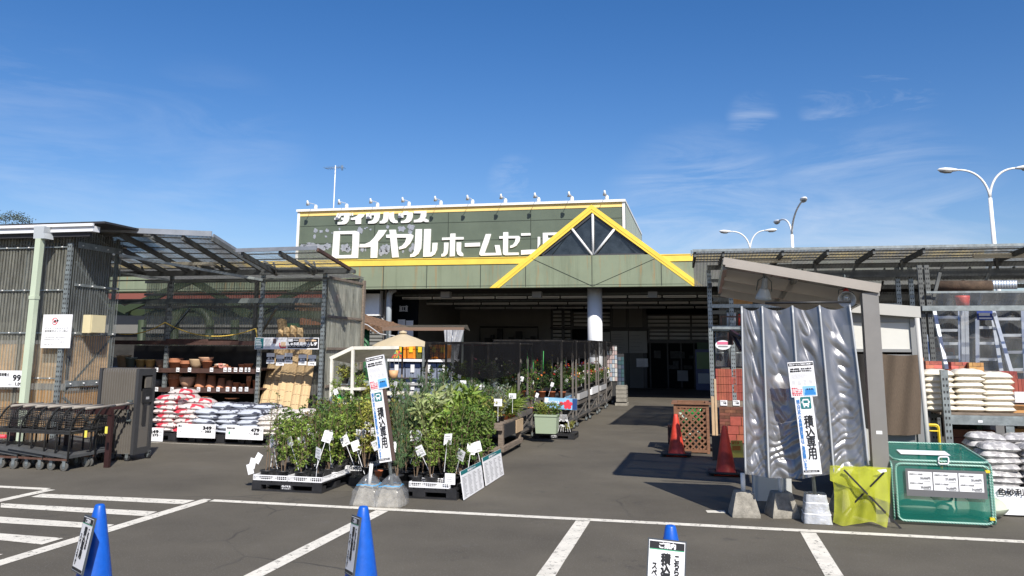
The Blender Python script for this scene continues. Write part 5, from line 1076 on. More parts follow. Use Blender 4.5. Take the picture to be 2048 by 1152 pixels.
def bigcard(u, v, Y, w, h, lab, m=m_board, nl=3):
    fr = F(P(u, v, Y)-V((w/2, 0, h/2)), (1, 0, 0), (0, 0, 1)); b = MB(); b.m = 0; board(b, fr, w, h, .004); b.m = 1
    for i in range(nl): fr.rect(b, w*.2, h*(.25+.2*i), w*.6*R_.uniform(.5, 1), h*.06)
    b.m = 0; b.bar(fr(w/2, 0, -.006), fr(w/2, -.25, -.006), .006, .004); tag(b.build('price_card', [m, m_lgrey]), lab, 'price card', 'white cards among the plants')
bigcard(996, 805, 14.05, .14, .12, 'square white card in front of the bench herbs'); bigcard(1025, 792, 14.6, .13, .09, 'white card among bench herbs, above and right of the square card'); bigcard(927, 767, 14.6, .10, .09, 'white card left of the bench under the shade net'); bigcard(957, 774, 14.8, .11, .09, 'white card near the net post behind the bench'); bigcard(926, 766, 15.6, .12, .10, 'white card above the broad leaved shrubs'); bigcard(900, 958, 10.02, .13, .13, 'white double card on the front tray of the right shrub pallet')
bigcard(884, 780, 15.0, .13, .08, 'tilted white card left of the hanging silver curtain'); bigcard(1000, 777, 16.0, .08, .07, 'small white card by the bench net post')
# stack of grey seed trays
def f(b):
    for k in range(26): z = .02+k*.028; b.box((-.16, -.2, z), (.16, .2, z+.006)); b.box((-.15, -.19, z+.007), (.15, .19, z+.026))
b = MB(); f(b); o = b.build('tray_stack', mat('grey_seed_tray', (.22, .22, .22), .5)); o.location = (G(978, 900).x, 13.45, 0); tag(o, 'tall stack of grey seed trays left of the wooden bench', 'trays')
plant(G(978, 900).x, 13.45, .76, 'small', 'br', 'low bronze plant in white pot on top of the grey tray stack', pm=m_board, pr=.06, ph=.07, tags=0)
# green planters & small pallet by the aisle
def planter(x, y, z, w, d, h, lab, m):
    b = MB(); A0 = [(-w*.45, -d*.42), (w*.45, -d*.42), (w*.45, d*.42), (-w*.45, d*.42)]; A1 = [(-w/2, -d/2), (w/2, -d/2), (w/2, d/2), (-w/2, d/2)]
    vs = [V((a, c, 0)) for a, c in A0]+[V((a, c, h)) for a, c in A1]+[V((a*.92, c*.9, h)) for a, c in A1]+[V((a*.9, c*.86, h*.85)) for a, c in A1]
    fs = [(3, 2, 1, 0)]
    for o_ in (0, 4, 8): fs += [(o_+i, o_+(i+1) % 4, o_+4+(i+1) % 4, o_+4+i) for i in range(4)]
    fs += [(12, 13, 14, 15)]; b.add(vs, fs); b.box((-w*.515, -d*.53, h*.9), (w*.515, -d*.5, h*1.0)); b.box((-w*.515, d*.5, h*.9), (w*.515, d*.53, h)); b.box((w*.5, -d*.5, h*.9), (w*.515, d*.5, h)); b.box((-w*.515, -d*.5, h*.9), (-w*.5, d*.5, h))
    o = b.build('planter', m); o.location = (x, y, z); tag(o, lab, 'planter', 'pale green planters beside the bench'); return o
m_pg = mat('pale_green_plastic', (.33, .40, .28), .5)
gx_ = G(1085, 872)
planter(P(1094, 850, 16.5).x, 16.5, P(1094, 868, 16.3).z, .44, .35, .36, 'pale green plastic planter with leafy seedlings beside the bench end', m_pg)
for i in range(4): plant(P(1094, 850, 16.5).x-.16+i*.11, 16.5, P(1094, 868, 16.3).z+.30, 'small', ['light', 'yel', 'light', 'mid'][i], f"{['light', 'yellow', 'pale', 'mid'][i]} green seedling in the pale green planter, {ordn[i]} from left", pm=False, ph=0, sc=1.15, tags=0, grp='seedlings in the green planter')
pallet(G(1110, 877).x, 17.35, .85, .6, 'small black pallet of low bushes in front of the hibiscus banner', grp='pallets under the shrubs', h=.12)
for i in range(6): plant(G(1110, 877).x-.25+(i % 3)*.25, 17.18+(i//3)*.26, .12, 'low', ['br', 'mid', 'yel'][i % 3], f"{['bronze', 'green', 'yellow green'][i % 3]} low bush on the small black pallet by the hibiscus banner, {'front' if i < 3 else 'rear'} row", ph=.05, sc=1.2, tags=1 if i == 1 else 0, grp='low bushes on the small pallet')
b = MB()
for i in range(7): x = -.16+i*.05; b.m = 0; b.bar((x, 0, 0), (x*.4, .01, .34), .006, .006); b.m = 0 if i % 2 else 1; b.box((x*.6-.03, -.01, .10+.02*(i % 3)), (x*.6+.03, -.005, .2+.02*(i % 3)))
o = b.build('hanger_bunch', [m_board, m_lgrey]); o.location = (G(1130, 877).x, 17.1, .15); tag(o, 'bunch of white plant hangers and labels on the small black pallet', 'hangers')
# ---------------- shade racks ----------------
m_post = mat('grey_brown_post', (.15, .135, .12), .6, .2, .12, 5)
m_net = bpy.data.materials.new('black_shade_net'); m_net.use_nodes = True
t = m_net.node_tree; n = t.nodes; l = t.links; bs = n['Principled BSDF']; bs.inputs['Base Color'].default_value = (.008, .008, .009, 1); bs.inputs['Specular IOR Level'].default_value = .05; bs.inputs['Roughness'].default_value = .95
tp = n.new('ShaderNodeBsdfTransparent'); mx = n.new('ShaderNodeMixShader'); tcn = n.new('ShaderNodeTexCoord'); mp = n.new('ShaderNodeMapping'); mp.inputs['Scale'].default_value = (5, 5, 1.6); nz = n.new('ShaderNodeTexNoise'); nz.inputs['Scale'].default_value = 1.6; nz.inputs['Detail'].default_value = 5
l.new(tcn.outputs['Object'], mp.inputs[0]); l.new(mp.outputs[0], nz.inputs[0]); mr = n.new('ShaderNodeMapRange'); mr.inputs[1].default_value = .3; mr.inputs[2].default_value = .7; mr.inputs[3].default_value = .62; mr.inputs[4].default_value = .985
l.new(nz.outputs[0], mr.inputs[0]); l.new(mr.outputs[0], mx.inputs[0]); l.new(tp.outputs[0], mx.inputs[1]); l.new(bs.outputs[0], mx.inputs[2]); l.new(mx.outputs[0], n['Material Output'].inputs[0])
def netpanel(b, p0, p1, z1, z0f, seed, nu=26, nv=12):
    p0 = V(p0); p1 = V(p1); d = p1-p0; nn = V((-d.y, d.x, 0)).normalized()
    def g(u, v):
        z0 = z0f(u); z = z1+(z0-z1)*v; q = p0+d*u; w = .05*v*noise.noise(V((u*7+seed, v*1.5, seed)))+.025*v*sin(u*23+seed)*(.3+.7*abs(noise.noise(V((u*3, seed, 0))))); return V((q.x, q.y, z))+nn*(-abs(w)-.01)+V((0, 0, -.02*noise.noise(V((u*5, v*2, seed+4)))))
    b.grid(g, nu, nv)
def rack(x0, x1, y0, y1, zt, lab, shelf=.77, front=None, side=None, sg=(), name='shade_rack', pcount=3):
    t = thing(name, lab, 'plant rack', ((x0+x1)/2, (y0+y1)/2, 0), 0, 'netted plant racks along the aisle')
    xs = [x0, x1] if pcount == 2 else [x0+(x1-x0)*i/(pcount-1) for i in range(pcount)]
    for x in xs:
        for y in (y0, y1): part(t, 'post', m_post, lambda b: b.box((x-.02, y-.02, .10), (x+.02, y+.02, zt-.03)))
    part(t, 'top_frame', m_post, lambda b: (b.box((x0-.02, y0-.02, zt-.029), (x1+.02, y0+.02, zt)), b.box((x0-.02, y1-.02, zt-.029), (x1+.02, y1+.02, zt)), b.box((x0-.019, y0+.021, zt-.029), (x0+.02, y1-.021, zt)), b.box((x1-.02, y0+.021, zt-.029), (x1+.019, y1-.021, zt))))
    part(t, 'shelf', mat('dark_shelf', (.06, .06, .06), .6, .1, .2, 5), lambda b: (b.box((x0+.03, y0-.01, shelf-.04), (x1-.03, y1+.01, shelf)), b.box((x0-.01, y0-.03, .16), (x1+.03, y1+.03, .25))))
    part(t, 'side_rail', m_post, lambda b: (b.box((x1+.021, y0+.03, .50), (x1+.045, y1-.03, .60)), b.box((x1+.021, y0+.03, .2), (x1+.045, y1-.03, .24)), b.bar((x1+.035, y0+.05, .26), (x1+.035, y1-.05, .49), .02, .03)))
    for x in (x0, x1):
        for y in (y0, y1): part(t, 'caster', [m_blkpl, m_steel], lambda b: caster(b, x+.02, y-.02, .04))
    def f(b):
        b.grid(lambda u, v: V((x0-.03+(x1-x0+.06)*u, y0-.03+(y1-y0+.06)*v, zt+.012-.03*sin(pi*u)*sin(pi*v)+.006*noise.noise(V((u*6, v*6, x0))))), 10, 8)
        ff = front or (lambda u: zt-.42-.05*sin(u*9))
        netpanel(b, (x0-.03, y0-.035, 0), (x1+.03, y0-.035, 0), zt+.01, ff, x0+y0)
        netpanel(b, (x1+.035, y0-.03, 0), (x1+.035, y1+.03, 0), zt+.01, side or (lambda u: zt-.30-.08*sin(u*7+1)), y0*2)
        netpanel(b, (x0-.035, y1, 0), (x0-.035, y0, 0), zt+.01, lambda u: zt-.35, y0*2+3)
    part(t, 'shade_net', m_net, f); return t
zt0 = P(950, 685, 16).z
rack(P(854, 700, 16).x, P(1038, 700, 16).x, 16.0, 17.3, zt0, 'nearest netted rack, long black shade net hanging above the bench', front=lambda u: zt0-.42-.28*max(0, sin((u-.12)*3.0))*(1 if u > .12 else 0)-(.15 if u < .03 else 0)+(.0 if u > .25 else .15*sin(u*12)))
rk = [(-4.32, -2.86, 17.75, 19.4), (-4.2, -2.86, 19.95, 21.6), (-4.1, -2.84, 22.2, 23.8), (-4.05, -2.86, 24.5, 26.1), (-4.0, -2.9, 27.0, 28.6)]
def ntag(u): return u
for i, (a, c, y0, y1) in enumerate(rk): rack(a, c, y0, y1, 1.99+.015*i, ['second netted rack along the aisle, above the hibiscus banner', 'third netted rack along the aisle, flowers in trays', 'fourth netted rack along the aisle, white sided flower trough', 'fifth netted rack along the aisle near the porch', 'farthest netted rack, beside the porch column'][i], pcount=2 if i else 3)
# hibiscus banners
def hib(fr, w, h, t):
    b = MB(); board(b, fr, w, h, .006); b.build('banner_sheet', mat('sky_blue_print', (.25, .5, .72), .5, 0, .2, 6), t)
    b = MB(); c = fr(w*.72, h*.45, .006); r = h*.42
    for k in range(5): a = k*2*pi/5+.3; pts = [c]+[c+(fr.r*cos(a+da)+fr.u*sin(a+da))*r*q for da, q in ((-.6, .75), (-.3, 1.0), (0, 1.05), (.3, 1.0), (.6, .75))]; b.add(pts, [tuple(range(6))])
    c2 = fr(w*.52, h*.5, .005); b.add([c2+(fr.r*cos(a)+fr.u*sin(a))*r*.45 for a in [k*pi/5 for k in range(10)]], [tuple(range(10))]); b.build('hibiscus_print', m_red_pr, t)
    b = MB(); fr.text(b, 'ハイビスカス', w*.05, h*.45, w*.4, h*.3, .003, .007); fr.rect(b, 0, h*.55, w*.12, h*.4, .003); b.build('lettering', m_board, t)
    b = MB(); fr.rect(b, w*.86, h*.02, w*.14, h*.96, .003); b.build('leaf_print', mat('dark_blue_print', (.02, .06, .2), .5), t)
tl, tr, br_, bl_ = [P(u, v, 17.68) for u, v in ((1089, 795), (1154, 797), (1154, 821), (1089, 816))]
fr, w, h = frame4(tl, tr, br_, bl_); hb = thing('hibiscus_banner', 'blue banner printed with a red hibiscus on the front of the second rack', 'banner', fr(w/2, 0).to_tuple()); hib(fr, w, h, hb)
fr = F((-2.80, 17.8, fr.o.z), (0, 1, 0), (0, 0, 1)); hb = thing('hibiscus_banner', 'blue hibiscus banner on the aisle side of the second rack', 'banner', fr(.4, 0).to_tuple()); hib(fr, 1.0, h, hb)
# plants on racks
FG = 'flowering plants on the netted racks'
for i in range(7): plant(-4.2+i*.22, 18.0, .77, 'bloom', 'dark', f"flowering bush on the hibiscus rack, {ordn[i]} from left in the front row", pr=.075, ph=.13, pm=m_tpot, sc=1.05, grp=FG, flowers=fl[['white', 'red', 'orange', 'pink', 'orange', 'red', 'white'][i]], tags=1 if i % 2 else 0, nf=5, name='flowering_plant')
for i in range(5): plant(-4.15+i*.29, 18.5, .77, 'sparse', ['mid', 'dark', 'light', 'mid', 'dark'][i], f"tall {['mid', 'dark', 'light', 'leafy', 'deep'][i]} green climber on the hibiscus rack, {ordn[i]} from left in the second row", sc=.85, grp=FG, flowers=fl[['pink', 'white', 'red', 'yellow', 'pink'][i]], tags=1, nf=4, name='flowering_plant')
for k, (a, c, y0, y1) in enumerate(rk[1:]):
    for i in range(6):
        for r in range(2):
            col_ = ['pink', 'white', 'red', 'orange', 'white', 'yellow', 'violet'][(i*3+k+r) % 7]
            plant(c-.12-r*.35, y0+.12+i*.27, .77, 'bloom', ['mid', 'dark'][i % 2], f"{col_} flowered plant, {['third', 'fourth', 'fifth', 'farthest'][k]} netted rack, {ordn[i]} from near end, {['aisle', 'inner'][r]} row", pr=.07, ph=.1, sc=.85+.4*r, grp=FG, flowers=fl[col_], nf=9, tags=1 if (i+r) % 3 == 0 else 0, name='flowering_plant')
for k, (a, c, y0, y1) in enumerate(rk[1:4]):
    b = MB(); b.box((c-.55, y0+.02, .62), (c+.06, y0+.06, .76)); b.box((c+.05, y0+.06, .62), (c+.07, y1-.1, .80 if k == 1 else .76)); tag(b.build('flower_trough', m_lgrey if k != 1 else m_board), ['grey', 'white', 'pale grey'][k]+f" trough edge on the {['third', 'fourth', 'fifth'][k]} netted rack by the aisle", 'trough')
# plants on nearest rack / behind the bench
for i in range(9):
    s_, l_ = [('bushy', 'mid'), ('round', 'light'), ('bloom', 'dark'), ('big', 'light'), ('sparse', 'mid'), ('big', 'mid'), ('bushy2', 'silver'), ('sparse', 'light'), ('round', 'dark')][i]
    plant(P(860+i*21, 700, 16.2).x, 16.2+(i % 3)*.3, .77, s_, l_, f"{cname[l_]} plant on the nearest netted rack, {ordn[i]} from left", sc=.80 if s_ != 'bloom' else 1.4, grp='plants on the nearest netted rack', flowers=fl[['pink','white','red','white'][i%4]] if i in (1, 2, 4, 5, 7) else None, tags=1)
for i, (u, v0, v1) in enumerate(((1055, 700, 745), (1066, 705, 750), (1084, 702, 746))):
    b = MB(); b.tube([P(u+2, v1, 17.2), P(u-(-3 if i == 2 else 1), v0, 17.2)], .007, 5); tag(b.build('plant_stake', mat('green_stake', (.05, .35, .08), .5)), f"bright green plant stake behind the bench, {ordn[i]} from left", 'stake', 'green plant stakes')
plant(P(1062, 700, 17.2).x, 17.2, .5, 'sparse', 'mid', 'tall vine with green stakes in terracotta pot beyond the bench', pm=m_tpot, sc=1.0, tags=1, name='potted_vine')
xx = P(1244, 800, 28).x; y = 28.0; b = MB()
for k in range(4): b.box((xx-.17, y-.25, .12+k*.13), (xx+.17, y+.25, .22+k*.13)); b.box((xx-.16, y-.24, .225+k*.13), (xx+.16, y+.24, .245+k*.13))
b.box((xx-.2, y-.3, .0), (xx+.2, y+.3, .08)); tag(b.build('crate_stack', mat('pale_wood_crate', (.27, .25, .21), .7, 0, .25, 6)), 'stack of grey crates on a low pallet at the end of the racks', 'crates')
for q, (x_, y_, w_, z0_, z1_, cols_, nm_) in enumerate(((P(1224, 700, 28.6).x, 28.6, .34, .75, 1.95, [(.55, .55, .52), (.45, .35, .33), (.30, .36, .42)], 'pale packets'), (P(1236, 700, 30.5).x, 30.5, .42, .1, 1.65, [(.05, .07, .11), (.10, .12, .14), (.04, .09, .10)], 'dark packets'))):
    t = thing('packet_rack', f"narrow hanging rack of {nm_} at the porch end of the aisle", 'packet rack', (x_, y_, 0)); part(t, 'back_panel', mat('rack_back', (.03, .03, .03), .8), lambda b: b.box((x_-w_/2, y_, 0), (x_+w_/2, y_+.05, z1_)))
    b = MB(); z = z0_
    while z < z1_-.1:
        for k in range(4): b.m = R_.randrange(3); b.box((x_-w_/2+k*w_/4+.008, y_-.04, z), (x_-w_/2+(k+1)*w_/4-.004, y_-.004, z+.13))
        z += .145
    b.build('packet_rows', [mat(f'packet_{q}_{k}', cc, .5) for k, cc in enumerate(cols_)], t)
# ---------------- stand, umbrella, storage boxes ----------------
m_cream = mat('cream_stand_wood', (.72, .69, .60), .6, 0, .12, 6)
stand = thing('plant_stand', 'cream wooden plant stand with sloping roof at the left of the sign', 'plant stand', (-5.6, 13.6, 0))
YS = 13.6
part(stand, 'roof_beam', m_cream, lambda b: (b.bar(P(661, 717, YS), P(706, 696, YS+.0), .05, .06), b.bar(P(706, 696, YS+.0), P(796, 695, YS+.9), .05, .055)))
part(stand, 'roof_board', m_cream, lambda b: (b.add([P(661, 719, YS+.06), P(706, 699, YS+.06), P(794, 698, YS+1.0), P(783, 716, YS+1.9), P(700, 727, YS+1.0)], [(0, 1, 2, 3, 4)])))
zsh = [P(680, 775, YS).z, P(680, 806, YS).z, P(680, 742, YS).z+.0]
for u in (664, 706): part(stand, 'leg', m_cream, lambda b: b.bar((P(u, 800, YS).x, YS, 0), P(u, 716 if u < 690 else 700, YS), .045, .045))
for u in (750, 788): part(stand, 'leg', m_cream, lambda b: b.bar((P(u, 800, YS+1.3).x, YS+1.3, 0), (P(u, 800, YS+1.3).x, YS+1.3, P(u, 780, YS+1.3).z), .06, .06))
part(stand, 'shelf', m_cream, lambda b: b.box((P(745, 800, YS+1.2).x, YS+1.1, P(760, 784, YS+1.2).z-.05), (P(825, 800, YS+1.2).x, YS+1.6, P(760, 784, YS+1.2).z)))
for z in zsh[:2]: part(stand, 'shelf', m_cream, lambda b: b.box((P(664, 800, YS).x, YS-.02, z-.04), (P(722, 800, YS).x, YS+.5, z)))
part(stand, 'shelf', mat('grey_shelf_board', (.3, .33, .34), .6), lambda b: b.box((P(664, 800, YS).x, YS+.3, P(680, 762, YS).z-.08), (P(745, 800, YS).x, YS+.33, P(680, 762, YS).z)))
b = MB(); c = P(676, 797, YS+.1); b.lathe([(0, 0), (.07, 0), (.075, .05), (.06, .12), (.035, .14), (.035, .15), (0, .15)], (c.x, YS+.1, zsh[1])); b.tube([(c.x+.05, YS+.1, zsh[1]+.04), (c.x+.15, YS+.1, zsh[1]+.14)], .012); b.tube([(c.x-.05, YS+.1, zsh[1]+.1), (c.x-.06, YS+.1, zsh[1]+.17), (c.x+.02, YS+.1, zsh[1]+.18), (c.x+.03, YS+.1, zsh[1]+.14)], .008)
tag(b.build('watering_can', mat('bright_green_plastic', (.02, .45, .08), .35)), 'bright green watering can on the cream plant stand', 'watering can')
for i, (u, v, Y, s_, l_, sc) in enumerate(((690, 762, 13.9, 'hang', 'yel', 1.0), (720, 765, 14.3, 'hang', 'dark', .8), (700, 806, 13.7, 'hang', 'mid', 1.1), (735, 800, 13.9, 'hang', 'yel', 1.1), (765, 800, 14, 'small', 'yel', 1.2), (790, 800, 14, 'small', 'mid', 1.3), (715, 790, 13.8, 'small', 'light', 1.3), (670, 815, 13.3, 'bushy', 'light', .6))):
    p = P(u, v, Y); plant(p.x, Y, p.z-.04, s_, l_, f"{cname[l_]} trailing plant on the cream plant stand, number {ordn[i]} clockwise from the top left" if i > 20 else f"{cname[l_]} trailing plant {['high at the left', 'high at the right', 'low at the left', 'low in the middle', 'low at the right', 'lowest at the right', 'beside the watering can', 'in front at the foot'][i]} of the cream plant stand", sc=sc, tags=1 if i % 2 else 0, grp='trailing plants on the cream stand', ph=.09)
for i in range(14):
    u = 640+i*17; Y = 12.6+(i % 3)*.3; s_, l_ = [('bushy', 'mid'), ('round', 'br'), ('sparse', 'yel'), ('bushy2', 'dark'), ('small', 'yel')][i % 5]
    p = P(u, 860, Y); plant(p.x, Y, .35 if s_ == 'small' else .12, s_, l_, f"{cname[l_]} plant behind the shrub pallets, {ordn[i]} from left", sc=R_.uniform(.9, 1.1) if s_ != 'small' else 2, tags=1, grp='plants behind the shrub pallets')
b = MB(); x0 = P(630, 860, 12.5).x; x1 = P(880, 860, 12.5).x; b.box((x0, 12.45, .06), (x1, 13.4, .12)); b.box((x0, 12.45, 0), (x0+.1, 13.4, .059)); b.box((x1-.1, 12.45, 0), (x1, 13.4, .059)); tag(b.build('low_platform', m_blkpl), 'long low black platform behind the shrub pallets', 'platform')
um = thing('garden_umbrella', 'beige garden umbrella open above the small black table', 'umbrella', (P(806, 800, 18).x, 18, 0))
cx = P(806, 668, 18); rr_ = 65/1657*18*1.03
def f(b):
    n = 8; vs = [V((cx.x, 18, cx.z))]; prof = [(.12, -.01), (.45, -.10), (.8, -.21), (1, -.30)]
    vs = []; fs = []
    for r, dz in [(0.001, 0.03)]+prof:
        for k in range(32): a = 2*pi*k/32; sag = 1-.06*(1-abs(cos(a*4)))*(r); vs.append(V((cx.x+cos(a)*rr_*r*sag, 18+sin(a)*rr_*r*sag, cx.z+dz*.9-.02*r*(1-abs(cos(a*4))))))
    for i in range(4):
        for k in range(32): fs.append((i*32+k, i*32+(k+1) % 32, (i+1)*32+(k+1) % 32, (i+1)*32+k))
    b.add(vs, fs, True); b.lathe([(rr_*.13, .0), (rr_*.12, .04), (0, .07)], (cx.x, 18, cx.z+.01), 16)
part(um, 'canopy', mat('beige_canvas', (.60, .50, .33), .8, 0, .06, 3, trans=.2), f)
part(um, 'pole', m_wood, lambda b: b.tube([(cx.x, 18, 0), (cx.x, 18, cx.z)], .022))
part(um, 'rib', m_steeld, lambda b: [b.tube([(cx.x, 18, cx.z-.03), (cx.x+cos(k*pi/4)*rr_*.97, 18+sin(k*pi/4)*rr_*.97, cx.z-.27)], .007, 4) for k in range(8)])
tb = thing('garden_table', 'small black slatted folding table under the beige umbrella', 'table', (cx.x, 17.3, 0)); zt_ = P(820, 756, 17.3).z
part(tb, 'table_top', m_blkpl, lambda b: [b.box((cx.x-.45, 17.0+i*.1, zt_-.02), (cx.x+.55, 17.085+i*.1, zt_)) for i in range(6)])
part(tb, 'crossed_leg', m_blkpl, lambda b: (b.bar((cx.x-.35, 17.1, 0), (cx.x+.4, 17.1, zt_-.02), .03, .03), b.bar((cx.x+.4, 17.5, 0), (cx.x-.35, 17.5, zt_-.02), .03, .03)))
b = MB(); b.lathe([(0, 0), (.09, 0), (.1, .16), (.08, .16), (.07, .14), (0, .14)], (cx.x+.1, 17.2, zt_)); tag(b.build('clay_pot', mat('peach_clay', (.62, .36, .18), .6)), 'peach clay pot standing on the small black table', 'flower pot')
b = MB()
for i in range(3):
    x = cx.x+.02+i*.1; b.m = 3; b.tube([(x, 17.2, zt_+.1), (x-.02, 17.2, zt_+.5)], .006, 4)
    for k in range(8): a = k*pi/4; b.m = [0, 1, 2][(i+k) % 3]; c = V((x-.02, 17.18, zt_+.5)); b.add([c, c+V((cos(a), 0, sin(a)))*.09, c+V((cos(a+.6), -.2, sin(a+.6)))*.08], [(0, 1, 2)])
tag(b.build('pinwheel', [m_red_pr, mat('pinwheel_orange', (.7, .35, .05), .5), mat('pinwheel_green', (.1, .35, .15), .5), m_steel]), 'cluster of small coloured garden pinwheels on the black table', 'pinwheels')
# storage box shelves
YX = 20.5
sh = thing('box_shelf', 'pale metal shelves of storage boxes behind the umbrella', 'shelf', (P(820, 800, YX).x, YX, 0))
sx0, sx1 = P(772, 760, YX).x, P(905, 760, YX).x
for v in (718, 765, 800): part(sh, 'shelf_board', m_board if v == 718 else m_lgrey, lambda b: b.box((sx0, YX-.02, P(800, v+5, YX).z), (sx1, YX+.6, P(800, v, YX).z)))
for x in (sx0, (sx0+sx1)/2+.12, sx1): part(sh, 'upright', m_steel, lambda b: b.box((x-.03, YX-.045, 0), (x+.03, YX-.021, P(800, 690, YX).z)))
m_navy = mat('navy_plastic', (.012, .022, .06), .4); m_slate = mat('slate_plastic', (.24, .27, .35), .45); m_or = mat('orange_plastic', (.75, .27, .03), .4); m_olive = mat('olive_plastic', (.12, .13, .04), .5)
def sbox(u, v, wpx, hpx, bm, lm_, lab):
    Y = YX+.05; sc = 1/(P(u+1, v, Y)-P(u, v, Y)).x; p = P(u, v, Y); w = wpx/sc; h = hpx/sc; t = thing('storage_box', lab, 'storage box', (p.x, Y+.2, p.z), 0, 'storage boxes on the shelves')
    b = MB(); b.add([V((p.x+a*w*.46, Y+c, p.z)) for a, c in ((-1, 0.02), (1, 0.02), (1, .4), (-1, .4))]+[V((p.x+a*w*.5, Y+c, p.z+h*.7)) for a, c in ((-1, 0), (1, 0), (1, .42), (-1, .42))], [(3, 2, 1, 0), (0, 1, 5, 4), (1, 2, 6, 5), (2, 3, 7, 6), (3, 0, 4, 7), (4, 5, 6, 7)])
    for a in (-.6, -.2, .2, .6): b.box((p.x+a*w*.45-.008, Y-.012, p.z+.02), (p.x+a*w*.45+.008, Y+.02, p.z+h*.6))
    b.build('box_body', bm, t); b = MB(); b.box((p.x-w*.5, Y-.02, p.z+h*.7), (p.x+w*.5, Y+.44, p.z+h)); b.build('lid', lm_, t); b = MB(); b.box((p.x-.05, Y-.03, p.z+h*.45), (p.x+.05, Y-.021, p.z+h*.85)); b.build('label', m_board if bm is m_slate else m_yel, t)
for r, v in enumerate((762, 797)):
    for i in range(4): sbox(793+i*32, v, 30, 36, m_slate, m_navy, f"grey storage box with navy lid, {ordn[i]} from left on the {['middle', 'lower'][r]} shelf")
for i, (u, bm, nm) in enumerate(((790, m_olive, 'olive'), (803, m_or, 'orange'), (822, m_or, 'orange'), (840, m_olive, 'olive'), (868, m_or, 'orange'), (885, m_or, 'orange'))): sbox(u, 717, 16, 26, bm, bm, f"{nm} storage box on the top shelf, {ordn[i]} from left")
cp = thing('plastic_canopy', 'low clear plastic roof on posts with crumpled silver curtain above the storage shelves', 'canopy', (P(850, 800, 22).x, 22, 0))
part(cp, 'roof_edge', mat('brown_trim', (.20, .13, .09), .6), lambda b: b.bar(P(765, 658, 22), P(928, 658, 22), .06, .09))
part(cp, 'roof_sheet', mat('clear_brown_sheet', (.25, .22, .18), .3, alpha=.6, trans=.4), lambda b: b.add([P(770, 655, 22), P(926, 655, 22), P(940, 662, 23.6), P(935, 650, 24.5), P(800, 650, 24.5)], [(0, 1, 2, 3, 4)]))
m_silv = mat('silver_curtain', (.52, .53, .55), .25, .35, .15, 6, .8, 18)
part(cp, 'curtain', m_silv, lambda b: b.grid(lambda u, v: P(888+40*u-8*v*(1-u)+ (12*v if u < .5 else -14*v), 660+95*v*(1-.3*u), 21.9)+V((0, .06*sin(u*22+v*3), 0)), 30, 10))
part(cp, 'post', m_steeld, lambda b: [b.bar((P(u, 800, 22).x, 22, 0), P(u, 660, 22), .05, .05) for u in (775, 925)])
b = MB(); 
for z in (P(870, 760, 21.6).z, ): b.grid(lambda u, v: P(893+22*u+10*v, 735+60*v, 21.4)+V((0, .05*sin(u*15), 0)), 12, 8)
tag(b.build('hanging_sheet', m_silv), 'crumpled white plastic sheet hanging down left of the shade net', 'sheet')
# ---------------- pergola with thatch ----------------
m_gr = mat('green_painted_steel', (.03, .12, .05), .5, .1, .15, 4)
pg = thing('green_pergola', 'green steel pergola with brown thatched roof in front of the store wing', 'pergola', (P(732, 800, 25).x, 25, 0)); YQ = 25
part(pg, 'beam', m_gr, lambda b: (b.bar(P(560, 651, YQ), P(737, 651, YQ), .12, .14), b.bar(P(736, 652, YQ), P(736, 648, YQ+3), .1, .12)))
for u in (732, 600): part(pg, 'post', m_gr, lambda b: b.tube([(P(u, 740, YQ).x, YQ, 0), P(u, 653, YQ)], .12, 12))
m_thatch = mat('brown_thatch', (.16, .09, .05), .95, 0, .55, 14, 1.0, 40)
def f(b):
    def g(u, v):
        p = P(600+175*u, 618, YQ); z0 = P(600, 606, YQ).z; z1 = P(772, 655, YQ).z; z = z0+(z1-z0)*u; return V((P(600, 640, YQ).x+(P(775, 640, YQ).x-P(600, 640, YQ).x)*u, YQ-.4+3.5*v, z+.05*noise.noise(V((u*20, v*20, 0)))))
    b.grid(g, 40, 12); 
    def g2(u, v): p = g(u, 0); return p-V((0, -.02*v, .22*v*(1+.4*noise.noise(V((u*40, 1, 0))))))
    b.grid(g2, 60, 3)
part(pg, 'thatch_roof', m_thatch, f)
part(pg, 'clay_tile', mat('orange_tile', (.30, .10, .04), .7, 0, .3, 9), lambda b: b.add([P(600, 618, YQ-.2), P(738, 648, YQ-.2), P(700, 650, YQ-.2), P(600, 650, YQ-.2)], [(0, 1, 2, 3)]))
b = MB(); b.tube([P(690, 630, 24.4), P(710, 642, 24.4), P(735, 650, 24.4), P(760, 668, 24.4), P(790, 672, 24.4)], .02, 6); tag(b.build('cable', m_lgrey), 'grey cable drooping across the pergola beam', 'cable')
# arched green frames seen dimly through the clear back sheet of the pot rack
tr_ = thing('green_arch_frame', 'green arched timber frame seen dimly through the clear sheet of the pot rack', 'frame', (-12, 22, 0)); YT = 22
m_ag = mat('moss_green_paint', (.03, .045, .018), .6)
part(tr_, 'truss', m_ag, lambda b: [b.bar(P(*p, YT+.13*i), P(*q, YT+.13*i), .1, .2) for i, (p, q) in enumerate((((250, 620), (385, 560)), ((385, 560), (500, 630)), ((120, 560), (260, 625)), ((500, 630), (640, 560)), ((60, 622), (700, 630))))])
part(tr_, 'arch', m_ag, lambda b: b.tube([P(385+35*cos(a), 655-38*sin(a), YT) for a in [pi*k/14 for k in range(15)]], .12, 8))
for u in (285, 385-35, 385+35, 470): part(tr_, 'post', m_ag, lambda b: b.tube([(P(u, 700, YT).x, YT, 0), P(u, 640, YT)], .12, 8))
part(tr_, 'red_band', mat('dull_red_board', (.22, .07, .05), .7), lambda b: b.box(P(180, 606, YT+1), P(690, 583, YT+1)+V((0, .1, 0))))
